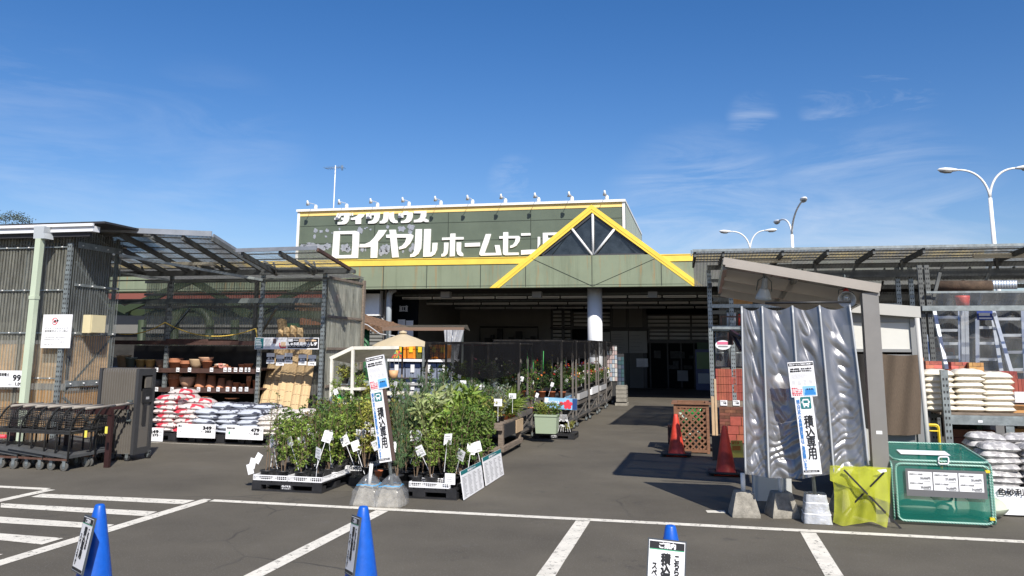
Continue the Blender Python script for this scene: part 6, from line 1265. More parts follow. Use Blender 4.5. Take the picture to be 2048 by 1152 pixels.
part(tr_, 'dark_board', MT['dark_stock_board'], lambda b: b.box(P(100, 760, YT+2), P(690, 668, YT+2)+V((0, .1, 0))))
# ================= LOADING SIGNS =================
def concrete_base(b, w0=.28, w1=.18, h=.25):
    vs = []
    for z, w in ((0, w0), (.03, w0), (h-.01, w1), (h, w1-.02)):
        for sx, sy in ((-1, -1), (1, -1), (1, 1), (-1, 1)): vs.append(V((sx*w/2, sy*w/2, z)))
    fs = [(3, 2, 1, 0), (12, 13, 14, 15)]
    for o in (0, 4, 8): fs += [(o+i, o+(i+1) % 4, o+4+(i+1) % 4, o+4+i) for i in range(4)]
    b.add(vs, fs)
m_lam = mat('laminated_white', (.80, .80, .81), .22, 0, .03, 4, spec=.6)
m_wrap = mat('clear_wrap', (.62, .64, .66), .10, 0, 0, 4, 1.0, 18, alpha=.13, spec=1.0)
def loadsign(name, label, Y, up4, lo4, base, wrapped):
    t = thing(name, label, 'sign', base.to_tuple())
    fu, wu, hu = frame4(*[P(u, v, Y) for u, v in up4]); fl_, wl, hl = frame4(*[P(u, v, Y-.012) for u, v in lo4])
    b = MB(); board(b, fu, wu, hu, .035); nb = b.build('notice_board', m_lam, t)
    b = MB(); fu.rect(b, wu*.02, hu*.885, wu*.96, hu*.085); fu.text(b, '積載 (積載量・高さ) を超える', wu*.08, hu*.775, wu*.82, hu*.045, .0016); fu.text(b, '積込はお受けできません。', wu*.06, hu*.715, wu*.84, hu*.045, .0016); b.build('notice_lettering', m_black, nb)
    b = MB(); fu.text(b, '積込サービスご利用のお客様へ', wu*.06, hu*.905, wu*.88, hu*.045, .001, .006); b.build('header_lettering', m_board, nb)
    b = MB()
    for i in range(5): fu.rect(b, wu*.06, hu*(.53+.028*i), wu*(.5+.35*R_.random()), hu*.006)
    for i in range(4):
        for c in range(4): fu.rect(b, wu*(.08+.22*c), hu*(.35+.035*i), wu*.14, hu*.011)
    b.build('small_lettering', m_lgrey, nb)
    b = MB()
    for i, s in enumerate(('荷台に', 'ストッパーの', 'ない車への', '積込はお受け', 'できません')): fu.text(b, s, wu*.04, hu*(.24-.05*i), wu*(.4 if i else .24), hu*.035, .001)
    b.build('red_lettering', m_red_pr, nb)
    b = MB(); b.m = 0; fu.rect(b, wu*.47, hu*.03, wu*.5, hu*.27, .003); b.m = 1; fu.rect(b, wu*.55, hu*.12, wu*.36, hu*.10, .004); fu.rect(b, wu*.52, hu*.05, wu*.42, hu*.07, .0042); b.m = 2
    for i in range(3): fu.rect(b, wu*(.61+.09*i), hu*.19, wu*.06, hu*.04, .0045)
    b.build('truck_picture', [mat('pale_blue_print', (.25, .5, .75), .4), mat('blue_truck_print', (.03, .22, .55), .4), m_black], nb)
    b = MB(); board(b, fl_, wl, hl, .004); 
    ss = b.build('sign_sheet', m_lam, t)
    b = MB(); fl_.text(b, '積込専用', wl*.38, hl*.19, wl*.50, hl*.57, .0024, .004, True); fl_.rect(b, wl*.03, hl*.025, wl*.85, hl*.028); b.build('lettering', m_black, ss)
    b = MB(); fl_.text(b, '積込以外の長時間駐車はご遠慮願います', wl*.07, hl*.05, wl*.19, hl*.92, .0007, .004, True); b.build('blue_lettering', m_blue_pr, ss)
    b = MB(); fl_.text(b, 'ロイヤルホームセンター', wl*.1, hl*.031, wl*.7, hl*.017, .0006, .005); b.build('footer_lettering', m_board, ss)
    b = MB(); x0, y0, s = wl*.30, hl*.845, wl*.58
    def rr(b, x, y, w, h, r, e): 
        pts = []
        for cx_, cy_, a0 in ((x+w-r, y+h-r, 0), (x+r, y+h-r, 90), (x+r, y+r, 180), (x+w-r, y+r, 270)): pts += [fl_(cx_+r*cos(radians(a0+k*30)), cy_+r*sin(radians(a0+k*30)), e) for k in range(4)]
        b.add(pts, [tuple(range(len(pts)))])
    rr(b, x0, y0, s, s*1.15, s*.1, .003); b.build('bus_panel', m_green_pr, ss)
    b = MB(); rr(b, x0+s*.2, y0+s*.28, s*.6, s*.68, s*.1, .004); rr(b, x0+s*.25, y0+s*.14, s*.14, s*.12, s*.03, .004); rr(b, x0+s*.61, y0+s*.14, s*.14, s*.12, s*.03, .004); rr(b, x0+s*.1, y0+s*.55, s*.07, s*.2, s*.02, .004); rr(b, x0+s*.83, y0+s*.55, s*.07, s*.2, s*.02, .004); b.build('bus_symbol', m_board, ss)
    b = MB(); rr(b, x0+s*.28, y0+s*.55, s*.44, s*.28, s*.03, .005); rr(b, x0+s*.28, y0+s*.36, s*.09, s*.08, s*.03, .005); rr(b, x0+s*.63, y0+s*.36, s*.09, s*.08, s*.03, .005); b.build('bus_window', m_green_pr, ss)
    top = fu(wu*.6, hu*.9, -.05); bot = V((base.x, base.y, .2)); b = MB(); b.tube([bot, top], .02, 10); b.build('pole', m_steel, t)
    b = MB(); b.bar(fl_(wl*1.06, 0, -.03), fl_(wl*1.06, hl*1.0, -.03), .045, .012, fl_.n); b.bar(fl_(wl*1.20, 0, -.03), fl_(wl*1.20, hl*1.0, -.03), .012, .015, fl_.n); b.build('rear_strip', [mat('brown_strip', (.09, .06, .05), .5)], t) if wrapped else None
    return t
B1 = V((P(768, 1005, 9.45).x, 9.45, 0))
s1 = loadsign('loading_sign', 'tilted white loading only sign beside the shrubs, its two concrete feet wrapped in clear plastic', 9.35, ((733, 717), (768, 708), (775, 776), (740, 782)), ((743.5, 782), (768, 779), (780, 922), (756, 927)), V((P(784, 1000, 9.45).x, 9.45, 0)), True)
for dx in (-.14, .14):
    b = MB(); concrete_base(b, .27, .17, .23); b.v = [(x+B1.x+dx-.05, y+B1.y, z) for x, y, z in b.v]; b.build('concrete_foot', m_conc, s1)
    def g(u, v):
        a = 2*pi*u; w = (.175-.035*v-.10*max(0, v-.45)/.55); n_ = noise.noise(V((cos(a)*2.5, sin(a)*2.5, v*3+dx*20)))*.02; k = max(abs(cos(a)), abs(sin(a)))
        r = w/k**.8*(1 if v < .93 else .5)+n_; z = .02+.34*v+.02*noise.noise(V((cos(a)*4, sin(a)*4, dx*9)))
        return V((B1.x+dx-.05+cos(a)*r, B1.y+sin(a)*r, z))
    b = MB(); b.grid(g, 32, 16); b.build('plastic_wrap', m_wrap, s1)
    b = MB(); b.grid(lambda u, v: g(u, .62+.04*v)*1.0+V((cos(2*pi*u), sin(2*pi*u), 0))*.003, 32, 1); b.build('blue_seal', mat('blue_seal_plastic', (.1, .35, .6), .3, alpha=.7), s1)
    if dx < 0: b = MB(); b.tube([(B1.x+dx-.05, B1.y, .2), (B1.x+dx-.03, B1.y, .46)], .022, 8); b.build('pipe_stub', m_white, s1)
b = MB(); b.lathe(potprof(.055, .07), (P(757, 950, 10.0).x, 10.0, .24), 12); b.lathe([(.008, 0), (.008, .26)], (P(757, 950, 10.0).x, 10.0, -.01), 6); tag(b.build('flower_pot', m_tpot), 'small terracotta pot behind the plastic wrapped feet of the loading sign', 'flower pot')
s2 = loadsign('loading_sign', 'tilted white loading only sign standing in front of the silver vinyl sheet', 9.45, ((1575, 725), (1627, 722), (1634, 792), (1583, 795)), ((1590.5, 795), (1626, 793), (1643, 948), (1606, 949)), V((P(1633, 1040, 9.75).x, 9.75, 0)), False)
def g(u, v):
    a = 2*pi*u; w = (.15-.045*v); k = max(abs(cos(a)), abs(sin(a))); r = w/k**.85+.012*noise.noise(V((cos(a)*3, sin(a)*3, v*5))); return V((P(1633, 1040, 9.75).x+cos(a)*r, 9.75+sin(a)*r, .005+.29*v))
b = MB(); concrete_base(b, .26, .16, .28); b.v = [(x+P(1633, 1040, 9.75).x, y+9.75, z) for x, y, z in b.v]; b.build('concrete_foot', m_conc, s2)
b = MB(); b.grid(g, 32, 10); b.build('plastic_wrap', mat('silver_wrap', (.6, .61, .62), .2, .2, .1, 6, 1.0, 25, alpha=.8), s2)
b = MB()
for z in (.09, .20): b.grid(lambda u, v: g(u, (z+.012*v)/.29)+V((cos(2*pi*u), sin(2*pi*u), 0))*.003, 32, 1)
b.build('tape_band', m_board, s2)
# ================= CONES =================
def cone(x, y, m, label, h=.70, grp=None, rz=0, sc=1, name='traffic_cone'):
    t = thing(name, label, 'traffic cone', (x, y, 0), rz, grp); k = h/.7
    b = MB(); b.lathe([(.155*k, .03), (.148*k, .035), (.125*k, .16), (.085*k, .40), (.048*k, .62*k), (.034*k, h-.012), (.028*k, h-.002), (.022*k, h), (0.0, h)], n=28); b.build('cone_body', m, t, False)
    b = MB(); w = .19*k; b.lathe([(w*1.27, .004), (w*1.27, .022), (w*1.15, .030), (.155*k, .030)], n=4, M=Matrix.Rotation(pi/4, 3, 'Z')); b.build('base_plate', m, t, False); return t
m_redc = mat('red_cone_plastic', (.58, .05, .025), .5, 0, .3, 5, .1, 40); m_bluec = mat('blue_cone_plastic', (.006, .09, .46), .38, 0, .22, 6, .08, 50)
cone(-.42, 15.05, m_redc, 'red traffic cone in front of the brown lattice bin')
cone(.34, 13.0, m_redc, 'red traffic cone in the shade beside the silver vinyl sheet')
m_rub = mat('black_rubber', (.02, .02, .02), .7)
for x, y, l in ((-.42, 15.05, 'square black rubber weight around the lattice bin cone'), (.34, 13.0, 'square black rubber weight around the shaded cone')):
    b = MB(); vs = []; w = .27
    for z in (.005, .045): vs += [V((x+a*w, y+c*w, z)) for a, c in ((-1, -1), (1, -1), (1, 1), (-1, 1))]
    b.lathe([(w*1.3, .032), (w*1.3, .055), (w*.8, .055), (w*.8, .032), (w*1.3, .032)], (x, y, 0), 4, Matrix.Rotation(pi/4, 3, 'Z')); tag(b.build('cone_weight', m_rub), l, 'cone weight')
def conesign(u, v, tl, tr, br, bl, lab, dY=(0, 0), lab2=''):
    p = Zp(u, v, .7); cone(p.x, p.y, m_bluec, lab, grp='blue cones along the foreground')
    fr, w, h = frame4(*[P(a[0], a[1], p.y+dy) for a, dy in zip((tl, tr, br, bl), dY)])
    t = thing('cone_sign', lab2, 'sign', fr(w/2, 0).to_tuple(), 0, 'guidance boards on the blue cones')
    b = MB(); b.m = 0; board(b, fr, w, h, .012); b.build('sign_frame', mat('dark_sign_edge', (.05, .06, .07), .5), t); b = MB(); fr.rect(b, .008, .008, w-.016, h-.016, .001); t = b.build('sign_face', m_lam, t)
    b = MB(); fr.rect(b, w*.05, h*.865, w*.9, h*.10, .002); fr.text(b, '積込専用', w*.36, h*.25, w*.24, h*.56, .0035, .003, True); fr.text(b, 'こちらは', w*.70, h*.44, w*.14, h*.35, .0025, .003, True); fr.text(b, 'スペースです', w*.13, h*.12, w*.13, h*.55, .0022, .003, True); fr.rect(b, w*.05, h*.03, w*.9, h*.05, .002); b.build('lettering', m_black, t)
    b = MB(); fr.rect(b, w*.05, h*.853, w*.9, h*.012, .002); b.build('green_line', mat('green_line', (.06, .35, .18), .5), t)
    b = MB(); fr.text(b, 'ご案内', w*.30, h*.878, w*.42, h*.075, .0022, .004); b.build('header_lettering', m_board, t)
conesign(200, 1008, (167, 1029), (192, 1037), (161, 1152), (145, 1140), 'blue traffic cone with a guidance board at far left of the foreground', (-.10, -.24, -.30, -.16), 'narrow turned guidance board hung on the far left blue cone')
conesign(727, 1012, (700, 1028), (723, 1036), (703, 1155), (693, 1147), 'blue traffic cone with a guidance board left of the foreground middle', (-.08, -.24, -.30, -.14), 'narrow turned guidance board hung on the middle blue cone')
conesign(1341, 1050, (1293, 1075), (1371, 1083), (1371, 1235), (1293, 1225), 'blue traffic cone mostly hidden by its guidance board, right of the middle', (-.26, -.24, -.30, -.32), 'square on guidance board hiding the right blue cone')
# ================= RIGHT CANOPY =================
YE, YR = 17.2, 18.6
rc = thing('rack_canopy', 'long steel rack canopy on the right with corrugated roof over bricks and ladders', 'storage canopy', (4, 18.6, 0))
zE = P(1385, 503, YE).z+.01; zB = P(1500, 527, YR).z; xL = P(1385, 503, YE).x
part(rc, 'roof_sheet', m_roofp, lambda b: b.sheet((xL, YE, zE), (14, YE, zE+.02), (14, YR+.3, zB+.06), (xL, YR+.3, zB+.06)))
part(rc, 'roof_sheet', m_roofp, lambda b: b.sheet((xL, YR+.31, zB+.07), (14, YR+.31, zB+.07), (14, 24.5, zB-.05), (xL, 24.5, zB-.05)))
part(rc, 'roof_edge', m_steel, lambda b: (b.box((xL, YE-.03, zE-.02), (14, YE-.0, zE+.03)), b.box((xL-.04, YE, zE-.1), (xL-.01, YE+.06, zE+.02))))
def f(b):
    for x in (xL+.05, .55, 1.7, 2.55, 3.4, 4.3, 6.1, 7.2, 9): b.bar((x, YE+.02, zE-.07), (x-.05, YR+.3, zB), .045, .10)
    for x in (1.6, 2.5, 4.2, 6.0): b.box((x-.05, YR-.1, zB-.3), (x+.0, YR-.06, zB+.02))
part(rc, 'rafter', m_beam, f)
part(rc, 'purlin', m_beam, lambda b: [b.bar((xL, YE+(YR-YE)*k, zE-.015+(zB-zE+.05)*k), (14, YE+(YR-YE)*k, zE-.015+(zB-zE+.05)*k), .035, .02) for k in (.2, .45, .7, .92)])
def f(b):
    b.box((xL+.3, YR-.05, zB-.13), (14, YR+.0, zB-.03)); b.box((2.3, YR-.12, P(1800, 545, YR).z-.1), (14, YR-.05, P(1800, 540, YR).z)); b.box((xL+.3, YR+.7, zB-.35), (14, YR+.75, zB-.27)); b.box((1.5, YR+1.8, zB-.45), (14, YR+1.85, zB-.36)); b.box((1.5, YR+3, zB-.65), (14, YR+3.05, zB-.5)); b.box((.4, 21.5, 3.0), (14, 21.56, 3.1)); b.box((.4, 23, 2.75), (14, 23.06, 2.85))
    for i in range(14): x = .6+i*.85; b.bar((x, YR+.7, zB-.1), (x+.3, YR+2.5, zB-.3), .04, .06)
    for x in (2.9, 4.6, 5.5): b.bar((x, YR-.1, 2.6), (x+.35, YR-.1, zB-.12), .05, .05)
part(rc, 'roof_beam', m_beam, f)
part(rc, 'roof_lamp', MT['cream_lamp'], lambda b: (b.box(P(1478, 526, 17.9), P(1583, 517, 17.9)+V((0, .1, 0))), b.box(P(1948, 516, 17.9), P(2080, 505, 17.9)+V((0, .1, 0)))))
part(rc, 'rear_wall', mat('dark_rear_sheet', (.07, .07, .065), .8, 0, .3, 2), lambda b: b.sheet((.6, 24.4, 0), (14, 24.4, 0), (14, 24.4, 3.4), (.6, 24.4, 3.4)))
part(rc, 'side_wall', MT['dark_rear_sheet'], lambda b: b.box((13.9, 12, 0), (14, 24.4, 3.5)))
part(rc, 'floor_board', m_wood, lambda b: b.box((.3, 23.0, 0.0), (14, 23.3, .3)))
for x in (.27, .72, 2.05, 4.1, 4.35, 6.6, 9): part(rc, 'upright', [m_steel, m_hole], lambda b: perf(b, x, YR, 0, zB-.13, .09))
part(rc, 'camera_box', m_blkpl, lambda b: b.box(P(1417, 575, YR-.2), P(1424, 566, YR-.2)+V((0, .15, 0))))
for v in (612, 655): part(rc, 'cross_beam', m_steel, lambda b: b.box((.3, YR-.03, P(1450, v+3.5, YR).z), (4.1, YR-.001, P(1450, v-3.5, YR).z)))
zs1 = P(1455, 801, YR).z
part(rc, 'plank_shelf', m_wood, lambda b: b.box((.33, YR-.1, zs1-.14), (4.0, YR-.01, zs1)))
part(rc, 'shelf', m_wood, lambda b: b.box((.33, YR, zs1-.03), (4.0, YR+1.0, zs1-.004)))
part(rc, 'shelf', m_steeld, lambda b: b.box((.33, YR, P(1450, 658, YR).z-.04), (4.0, YR+1.0, P(1450, 658, YR).z-.002)))
for i, u in enumerate((1447, 1472)):
    b = MB(); fr = F(P(u-6, 811, YR-.12), (1, 0, 0), (0, 0, 1)); board(b, fr, .14, .11, .004); b.m = 1; fr.text(b, '108' if i else '98', .06, .03, .06, .04, .002); fr.rect(b, .01, .085, .1, .01); b.build('price_tag', [m_board, m_black], rc)
m_brick = mat('red_brick', (.30, .075, .045), .8, 0, .18, 9, .2, 60, island=.18); m_pbrick = mat('pierced_maroon_brick', (.26, .06, .045), .8, 0, .15, 9, island=.15); m_ybrick = mat('yellow_brick', (.52, .30, .10), .8, 0, .2, 9, island=.2); m_dkb = mat('dark_brown_brick', (.16, .06, .035), .85, 0, .25, 9, island=.3)
def bricks(x0, x1, y, z0, rows, bw, bh, d, m, label, grp='brick stacks', jitter=.004, stag=False, name='brick_stack'):
    b = MB(); 
    for r in range(rows):
        x = x0-(bw/2 if stag and r % 2 else 0)
        while x < x1-.01:
            j = R_.uniform(-jitter, jitter); b.box((max(x0, x)+.002, y+j, z0+r*bh+.001), (min(x+bw, x1)-.002, y+d+j, z0+(r+1)*bh-.003)); x += bw
    o = b.build(name, m); tag(o, label, 'bricks', grp); return o
xa = P(1433, 800, YR).x
for r in range(4): bricks(xa, xa+.62, YR-.0, zs1+.004+r*.165, 1, .052, .16, .22, m_brick, f"upright red bricks on the plank shelf, right rack corner, {['bottom', 'second', 'third', 'top'][r]} row")
for r in range(3): bricks(xa+.66, xa+1.5, YR+.02*r, zs1+.004+r*.17, 1, .052, .16, .22, m_brick, f"row of upright red bricks behind the vinyl sheet, {['bottom', 'middle', 'top'][r]} row, right")
for i in range(3):
    b = MB(); r_ = random.Random(i)
    n_ = [3, 3, 2, 3][i]; x0 = P(1452, 900, 17.2).x+(0.05*i if i < 3 else .0)
    for k in range(n_): b.box((x0+k*.215, 17.2, .02+i*.165), (x0+k*.215+.205, 17.4, .02+i*.165+.155))
    tag(b.build('brick_block', m_brick), f"layer of big red brick blocks on the ground behind the shaded cone, {['lowest', 'second', 'third', 'top'][i]}", 'bricks', 'brick stacks')
bricks(P(1440, 850, 18).x, P(1482, 850, 18).x+1.0, 18.2, .1, 9, .22, .06, .1, m_dkb, 'stack of dark brown bricks in the shade under the plank shelf', stag=True)
# plastic wrapped folding chairs, upper stock
m_plast = mat('clear_vinyl_sheet', (.40, .42, .44), .16, .2, .2, 5, .7, 10, alpha=.20, spec=.8)
for i, (u0, u1, v0, v1) in enumerate(((1432, 1458, 655, 733), (1462, 1484, 655, 733), (1438, 1460, 811, 838), (1464, 1482, 811, 838))):
    t = thing('folding_steel_frame', f"shiny metal frame panel wrapped in plastic, {['upper left', 'upper right', 'lower left', 'lower right'][i]} on the corner rack", 'metal frame', P(u0, v1, YR+.5).to_tuple(), 0, 'metal frames on the corner rack'); Y = YR+.25
    part(t, 'frame', m_steel, lambda b: (b.tube([P(u0, v1, Y), P(u0, v0, Y+.1), P(u1, v0, Y+.1), P(u1, v1, Y)], .018, 6), b.tube([P(u0, (v0+v1)/2+12, Y), P(u1, (v0+v1)/2+12, Y)], .014, 6)))
    part(t, 'vinyl_cover', m_plast, lambda b: b.grid(lambda a, c: P(u0+(u1-u0)*a, v0+(v1-v0)*c, Y-.03)+V((0, .03*sin(a*9+c*4), 0)), 12, 12))
b = MB(); c = P(1446, 690, YR-.02); b.add([c+V((.16*cos(a), 0, .10*sin(a))) for a in [2*pi*k/24 for k in range(24)]], [tuple(range(24))]); b.m = 1; fr = F(c+V((-.12, -.004, 0)), (1, 0, 0), (0, 0, 1)); fr.rect(b, 0, .01, .24, .06, .002); b.m = 2; fr.rect(b, .02, -.045, .2, .03, .002)
tag(b.build('round_poster', [m_board, mat('pink_print', (.65, .15, .25), .5), m_grey]), 'pink and white oval advertising card on the corner rack', 'poster')
for i in range(9):
    b = MB(); u = 1447+i*4.5; b.m = 0; Y = YR+.2; b.tube([P(u, 653, Y), P(u, 630-(i % 3)*3, Y)], .025, 8); b.m = 1; b.lathe([(.035, 0), (.04, .03), (.02, .06), (0, .07)], P(u, 631-(i % 3)*3, Y), 10)
    if i in (2, 4, 5, 7): tag(b.build('gas_burner_tool', [[m_yel, m_redc, m_white][i % 3], m_steeld]), f"{['yellow', 'red', 'white'][i % 3]} cylinder shaped tool standing in the high rack by the vinyl sheet, {ordn[[2, 4, 5, 7].index(i)]} from left", 'tool', 'tools high in the corner rack')
part(rc, 'rust_rail', m_rust, lambda b: (b.box((.5, YR-.02, P(1450, 632, YR).z-.03), (1.1, YR+.01, P(1450, 632, YR).z)), b.box((.48, YR-.02, P(1450, 655, YR).z), (.51, YR+.01, P(1450, 632, YR).z))))
b = MB(); 
for i in range(9): b.box(P(1458+i*5.2, 609, 20)+V((0, 0, 0)), P(1462.6+i*5.2, 588-(i % 3), 20)+V((0, .05, 0)))
tag(b.build('timber_board_stack', mat('orange_timber', (.50, .26, .09), .7, 0, .2, 5)), 'row of orange timber boards standing high in the right rack', 'timber')
# awning arm by the sheet
b = MB(); b.bar(P(1462, 662, 13.5), P(1482, 676, 13.2), .05, .05); b.bar(P(1462, 664, 13.5), P(1482, 700, 13.2), .05, .04); b.box(P(1456, 690, 13.5), P(1466, 665, 13.5)+V((0, .05, 0))); tag(b.build('folded_awning_arm', m_maroon), 'dark folded awning arm sticking out left of the vinyl sheet', 'awning')
# lattice bin with bottles
lx0, lx1 = G(1352, 905).x-.02, G(1418, 905).x+.02; LY = 15.45; lz = P(1385, 809, LY).z
bn = thing('lattice_bin', 'brown wooden lattice bin holding green bags behind the red cone', 'bin', ((lx0+lx1)/2, LY, 0)); m_lat = mat('brown_stained_wood', (.20, .095, .05), .7, 0, .25, 8, sx=(1, 1, 4))
m_lat2 = m_lat
def f(b):
    for y in (LY, LY+.75):
        for x in (lx0, lx1-.05): b.box((x, y, 0), (x+.05, y+.05, lz))
        b.box((lx0+.051, y+.003, lz-.06), (lx1-.051, y+.045, lz-.002)); b.box((lx0+.051, y+.003, .02), (lx1-.051, y+.045, .07))
    for x in (lx0+.003, lx1-.047): b.box((x, LY+.051, lz-.06), (x+.04, LY+.749, lz-.002)); b.box((x, LY+.051, .02), (x+.04, LY+.749, .07))
    b.box((lx0-.04, LY-.03, lz), (lx1+.04, LY+.04, lz+.025)); b.box((lx0-.04, LY+.75, lz), (lx1+.04, LY+.83, lz+.025)); b.box((lx0-.04, LY+.041, lz), (lx0+.06, LY+.749, lz+.025)); b.box((lx1-.06, LY+.041, lz), (lx1+.04, LY+.749, lz+.025))
part(bn, 'frame', m_lat, f)
def lattice(b, o, r, u, w, h, s=.105, wd=.028):
    o, r, u = V(o), V(r), V(u); n_ = r.cross(u).normalized()
    for dr in (0, 1):
        k = -h
        while k < w:
            a = max(0, k); c = min(w, k+h)
            if c-a > .01:
                ya, yc = (a-k, c-k) if dr == 0 else (h-(a-k), h-(c-k)); b.bar(o+r*a+u*ya-n_*.008*dr, o+r*c+u*yc-n_*.008*dr, wd, .007, n_)
            k += s
part(bn, 'lattice_panel', m_lat2, lambda b: lattice(b, (lx0+.05, LY+.02, .07), (1, 0, 0), (0, 0, 1), lx1-lx0-.1, lz-.13))
part(bn, 'lattice_panel', m_lat2, lambda b: lattice(b, (lx0+.02, LY+.75, .07), (0, -1, 0), (0, 0, 1), .7, lz-.13))
part(bn, 'rear_board', m_lat2, lambda b: b.box((lx0+.05, LY+.76, .07), (lx1-.05, LY+.775, lz-.07)))
part(bn, 'rear_board', m_lat2, lambda b: b.box((lx1-.04, LY+.06, .075), (lx1-.03, LY+.74, lz-.07)))
b = MB(); vs = []
for i in range(46): c = V((R_.uniform(lx0+.1, lx1-.15), R_.uniform(LY+.1, LY+.6), R_.uniform(.1, lz-.12))); b.m = i % 3 != 0; b.lathe([(0, -.1), (.045, -.09), (.05, 0), (.04, .06), (.015, .1), (0, .12)], c, 8, Euler((R_.uniform(0, 3), R_.uniform(0, 3), 0)).to_matrix())
o = b.build('green_packets', [mat('white_green_packet', (.5, .6, .5), .3), mat('green_packet_plastic', (.02, .22, .05), .25)]); tag(o, 'jumble of green and white packets seen through the lattice of the bin', 'packets'); o['kind'] = 'stuff'
b = MB(); b.box((lx1+.05, 15.8, 0), (lx1+.10, 16.3, .95)); b.box((lx1+.12, 16.4, 0), (lx1+.16, 16.9, 1.25)); tag(b.build('leaning_boards', MT['light_board']), 'pale boards leaning behind the lattice bin against the steel post', 'boards')
b = MB(); b.box(P(1336, 888, 16.2), P(1345, 850, 16.2)+V((0, .4, 0))); tag(b.build('brown_panel', m_maroon), 'dark brown panel edge standing left of the lattice bin', 'panel')
b = MB(); p = P(1425, 920, 14.6); q = P(1440, 872, 14.6); b.box((p.x, 14.6, .0), (q.x, 14.68, q.z)); tag(b.build('black_board', m_blkpl), 'black board standing behind the shaded cone', 'board')
fr, w, h = frame4(P(1462, 881, 13.7), P(1486, 881, 13.7), P(1486, 915, 13.7), P(1463, 915, 13.7)); ys = thing('yellow_poster', 'yellow poster with orange header beside the shaded red cone', 'poster', fr(w/2, 0).to_tuple()); b = MB(); board(b, fr, w, h, .006); b.build('poster_sheet', mat('yellow_sheet', (.75, .62, .12), .4), ys); b = MB(); fr.rect(b, w*.1, h*.78, w*.6, h*.17); fr.rect(b, w*.1, h*.42, w*.7, h*.26); b.build('orange_print', mat('orange_print', (.7, .22, .03), .4), ys); b = MB(); fr.text(b, '注意', w*.25, h*.8, w*.3, h*.12, .001, .006); b.build('lettering', MT['yellow_sheet'], ys)
# ================= CARPORT AND SHEET =================
YC0, YC1 = 9.95, 12.7
cpt = thing('smoke_roof_shelter', 'small sloping roof shelter with beige beams on a thick grey post', 'shelter', (1.9, YC0, 0))
m_bge = mat('beige_aluminium', (.40, .36, .31), .4, .3, .06, 3); m_gp = mat('grey_bronze_post', (.25, .24, .225), .4, .3, .06, 3); m_smk = mat('smoke_panel', (.045, .045, .05), .12, 0, 0, 4, alpha=.93, spec=.6)
PL0 = P(1450, 523, YC0); PR0 = P(1756, 575, YC0); drop = -.0
def cpnt(x, y, dz=0): k = (x-PL0.x)/(PR0.x-PL0.x); return V((x, y, PL0.z+(PR0.z-PL0.z)*k-.0*(y-YC0)+dz-.04*(y-YC0)))
part(cpt, 'front_beam', m_bge, lambda b: (b.bar(cpnt(PL0.x-.02, YC0), cpnt(PR0.x+.02, YC0), .10, .085), b.bar(cpnt(PL0.x, YC0-.03, -.055), cpnt(PR0.x, YC0-.03, -.055), .04, .02)))
part(cpt, 'cross_beam', m_bge, lambda b: [b.bar(cpnt(PL0.x+.02, y, -.05), cpnt(PR0.x-.02, y, -.05), .05, .14) for y in (10.75, 11.7, YC1)])
part(cpt, 'side_beam', m_gp, lambda b: (b.bar(cpnt(PL0.x, YC0+.06, -.02), cpnt(PL0.x, YC1, -.02), .05, .13), b.bar(cpnt(PR0.x, YC0+.06, -.02), cpnt(PR0.x, YC1, -.02), .05, .13), b.bar(cpnt((PL0.x+PR0.x)/2, YC0+.06, -.0), cpnt((PL0.x+PR0.x)/2, YC1, -.0), .05, .05)))
part(cpt, 'roof_panel', m_smk, lambda b: b.add([cpnt(PL0.x, YC0, .045), cpnt(PR0.x, YC0, .045), cpnt(PR0.x, YC1, .045), cpnt(PL0.x, YC1, .045)], [(0, 1, 2, 3)]))
ppx = P(1746, 700, YC0+.03).x
part(cpt, 'post', m_gp, lambda b: (b.box((ppx-.085, YC0-.02, 0), (ppx+.085, YC0+.12, PR0.z-.06)),))
part(cpt, 'rear_post', m_gp, lambda b: b.box((PR0.x-.14, YC1-.1, 0), (PR0.x, YC1+.05, PR0.z-.15)))
fr = F(V((ppx-.03, YC0-.022, P(1760, 868, YC0).z)), (1, 0, 0), (0, 0, 1)); b = MB(); board(b, fr, .06, .035, .002); b.build('small_sticker', m_board, cpt)
def flood(u, v, Y, top, bell, label, tilt, rim):
    p = P(u, v, Y); t = thing('flood_lamp', label, 'flood lamp', p.to_tuple(), 0, 'flood lamps under the shelter roof'); M = Euler(tilt).to_matrix()
    b = MB(); b.lathe([(.028, .16), (.035, .10), (.038, .05), (.045, .03)], p, 16, M); b.build('lamp_holder', top, t)
    b = MB(); b.lathe([(.04, .035), (.06, .01), (.085, -.05), (.10, -.10), (.095, -.10), (.078, -.045), (.05, .005), (.0, .02)], p, 24, M); b.build('reflector', bell, t)
    b = MB(); b.lathe([(0, -.09), (.03, -.08), (.045, -.05), (.03, -.01), (0.02, .01)], p, 14, M); b.build('bulb', mat('bulb_glass', (.6, .6, .58), .1, .3), t)
    b = MB(); 
    for s in (-1, 1): b.tube([p+M @ V((s*.09, 0, .0)), p+M @ V((s*.08, 0, .12)), p+M @ V((0, 0, .19))], .006, 5)
    b.tube([p+M @ V((0, 0, .15)), p+V((0, .05, .25))], .009, 5); b.build('bracket', m_steeld, t)
flood(1528, 582, 10.6, mat('grey_lamp_top', (.35, .38, .4), .4), mat('grey_enamel', (.50, .54, .57), .3), 'grey bell flood lamp hanging left under the sloping shelter roof', (.25, .1, 0), 0)
flood(1693, 592, 10.2, m_redc, m_white, 'flood lamp with red holder and open reflector at the right under the shelter roof', (-1.05, .25, 0), 0)
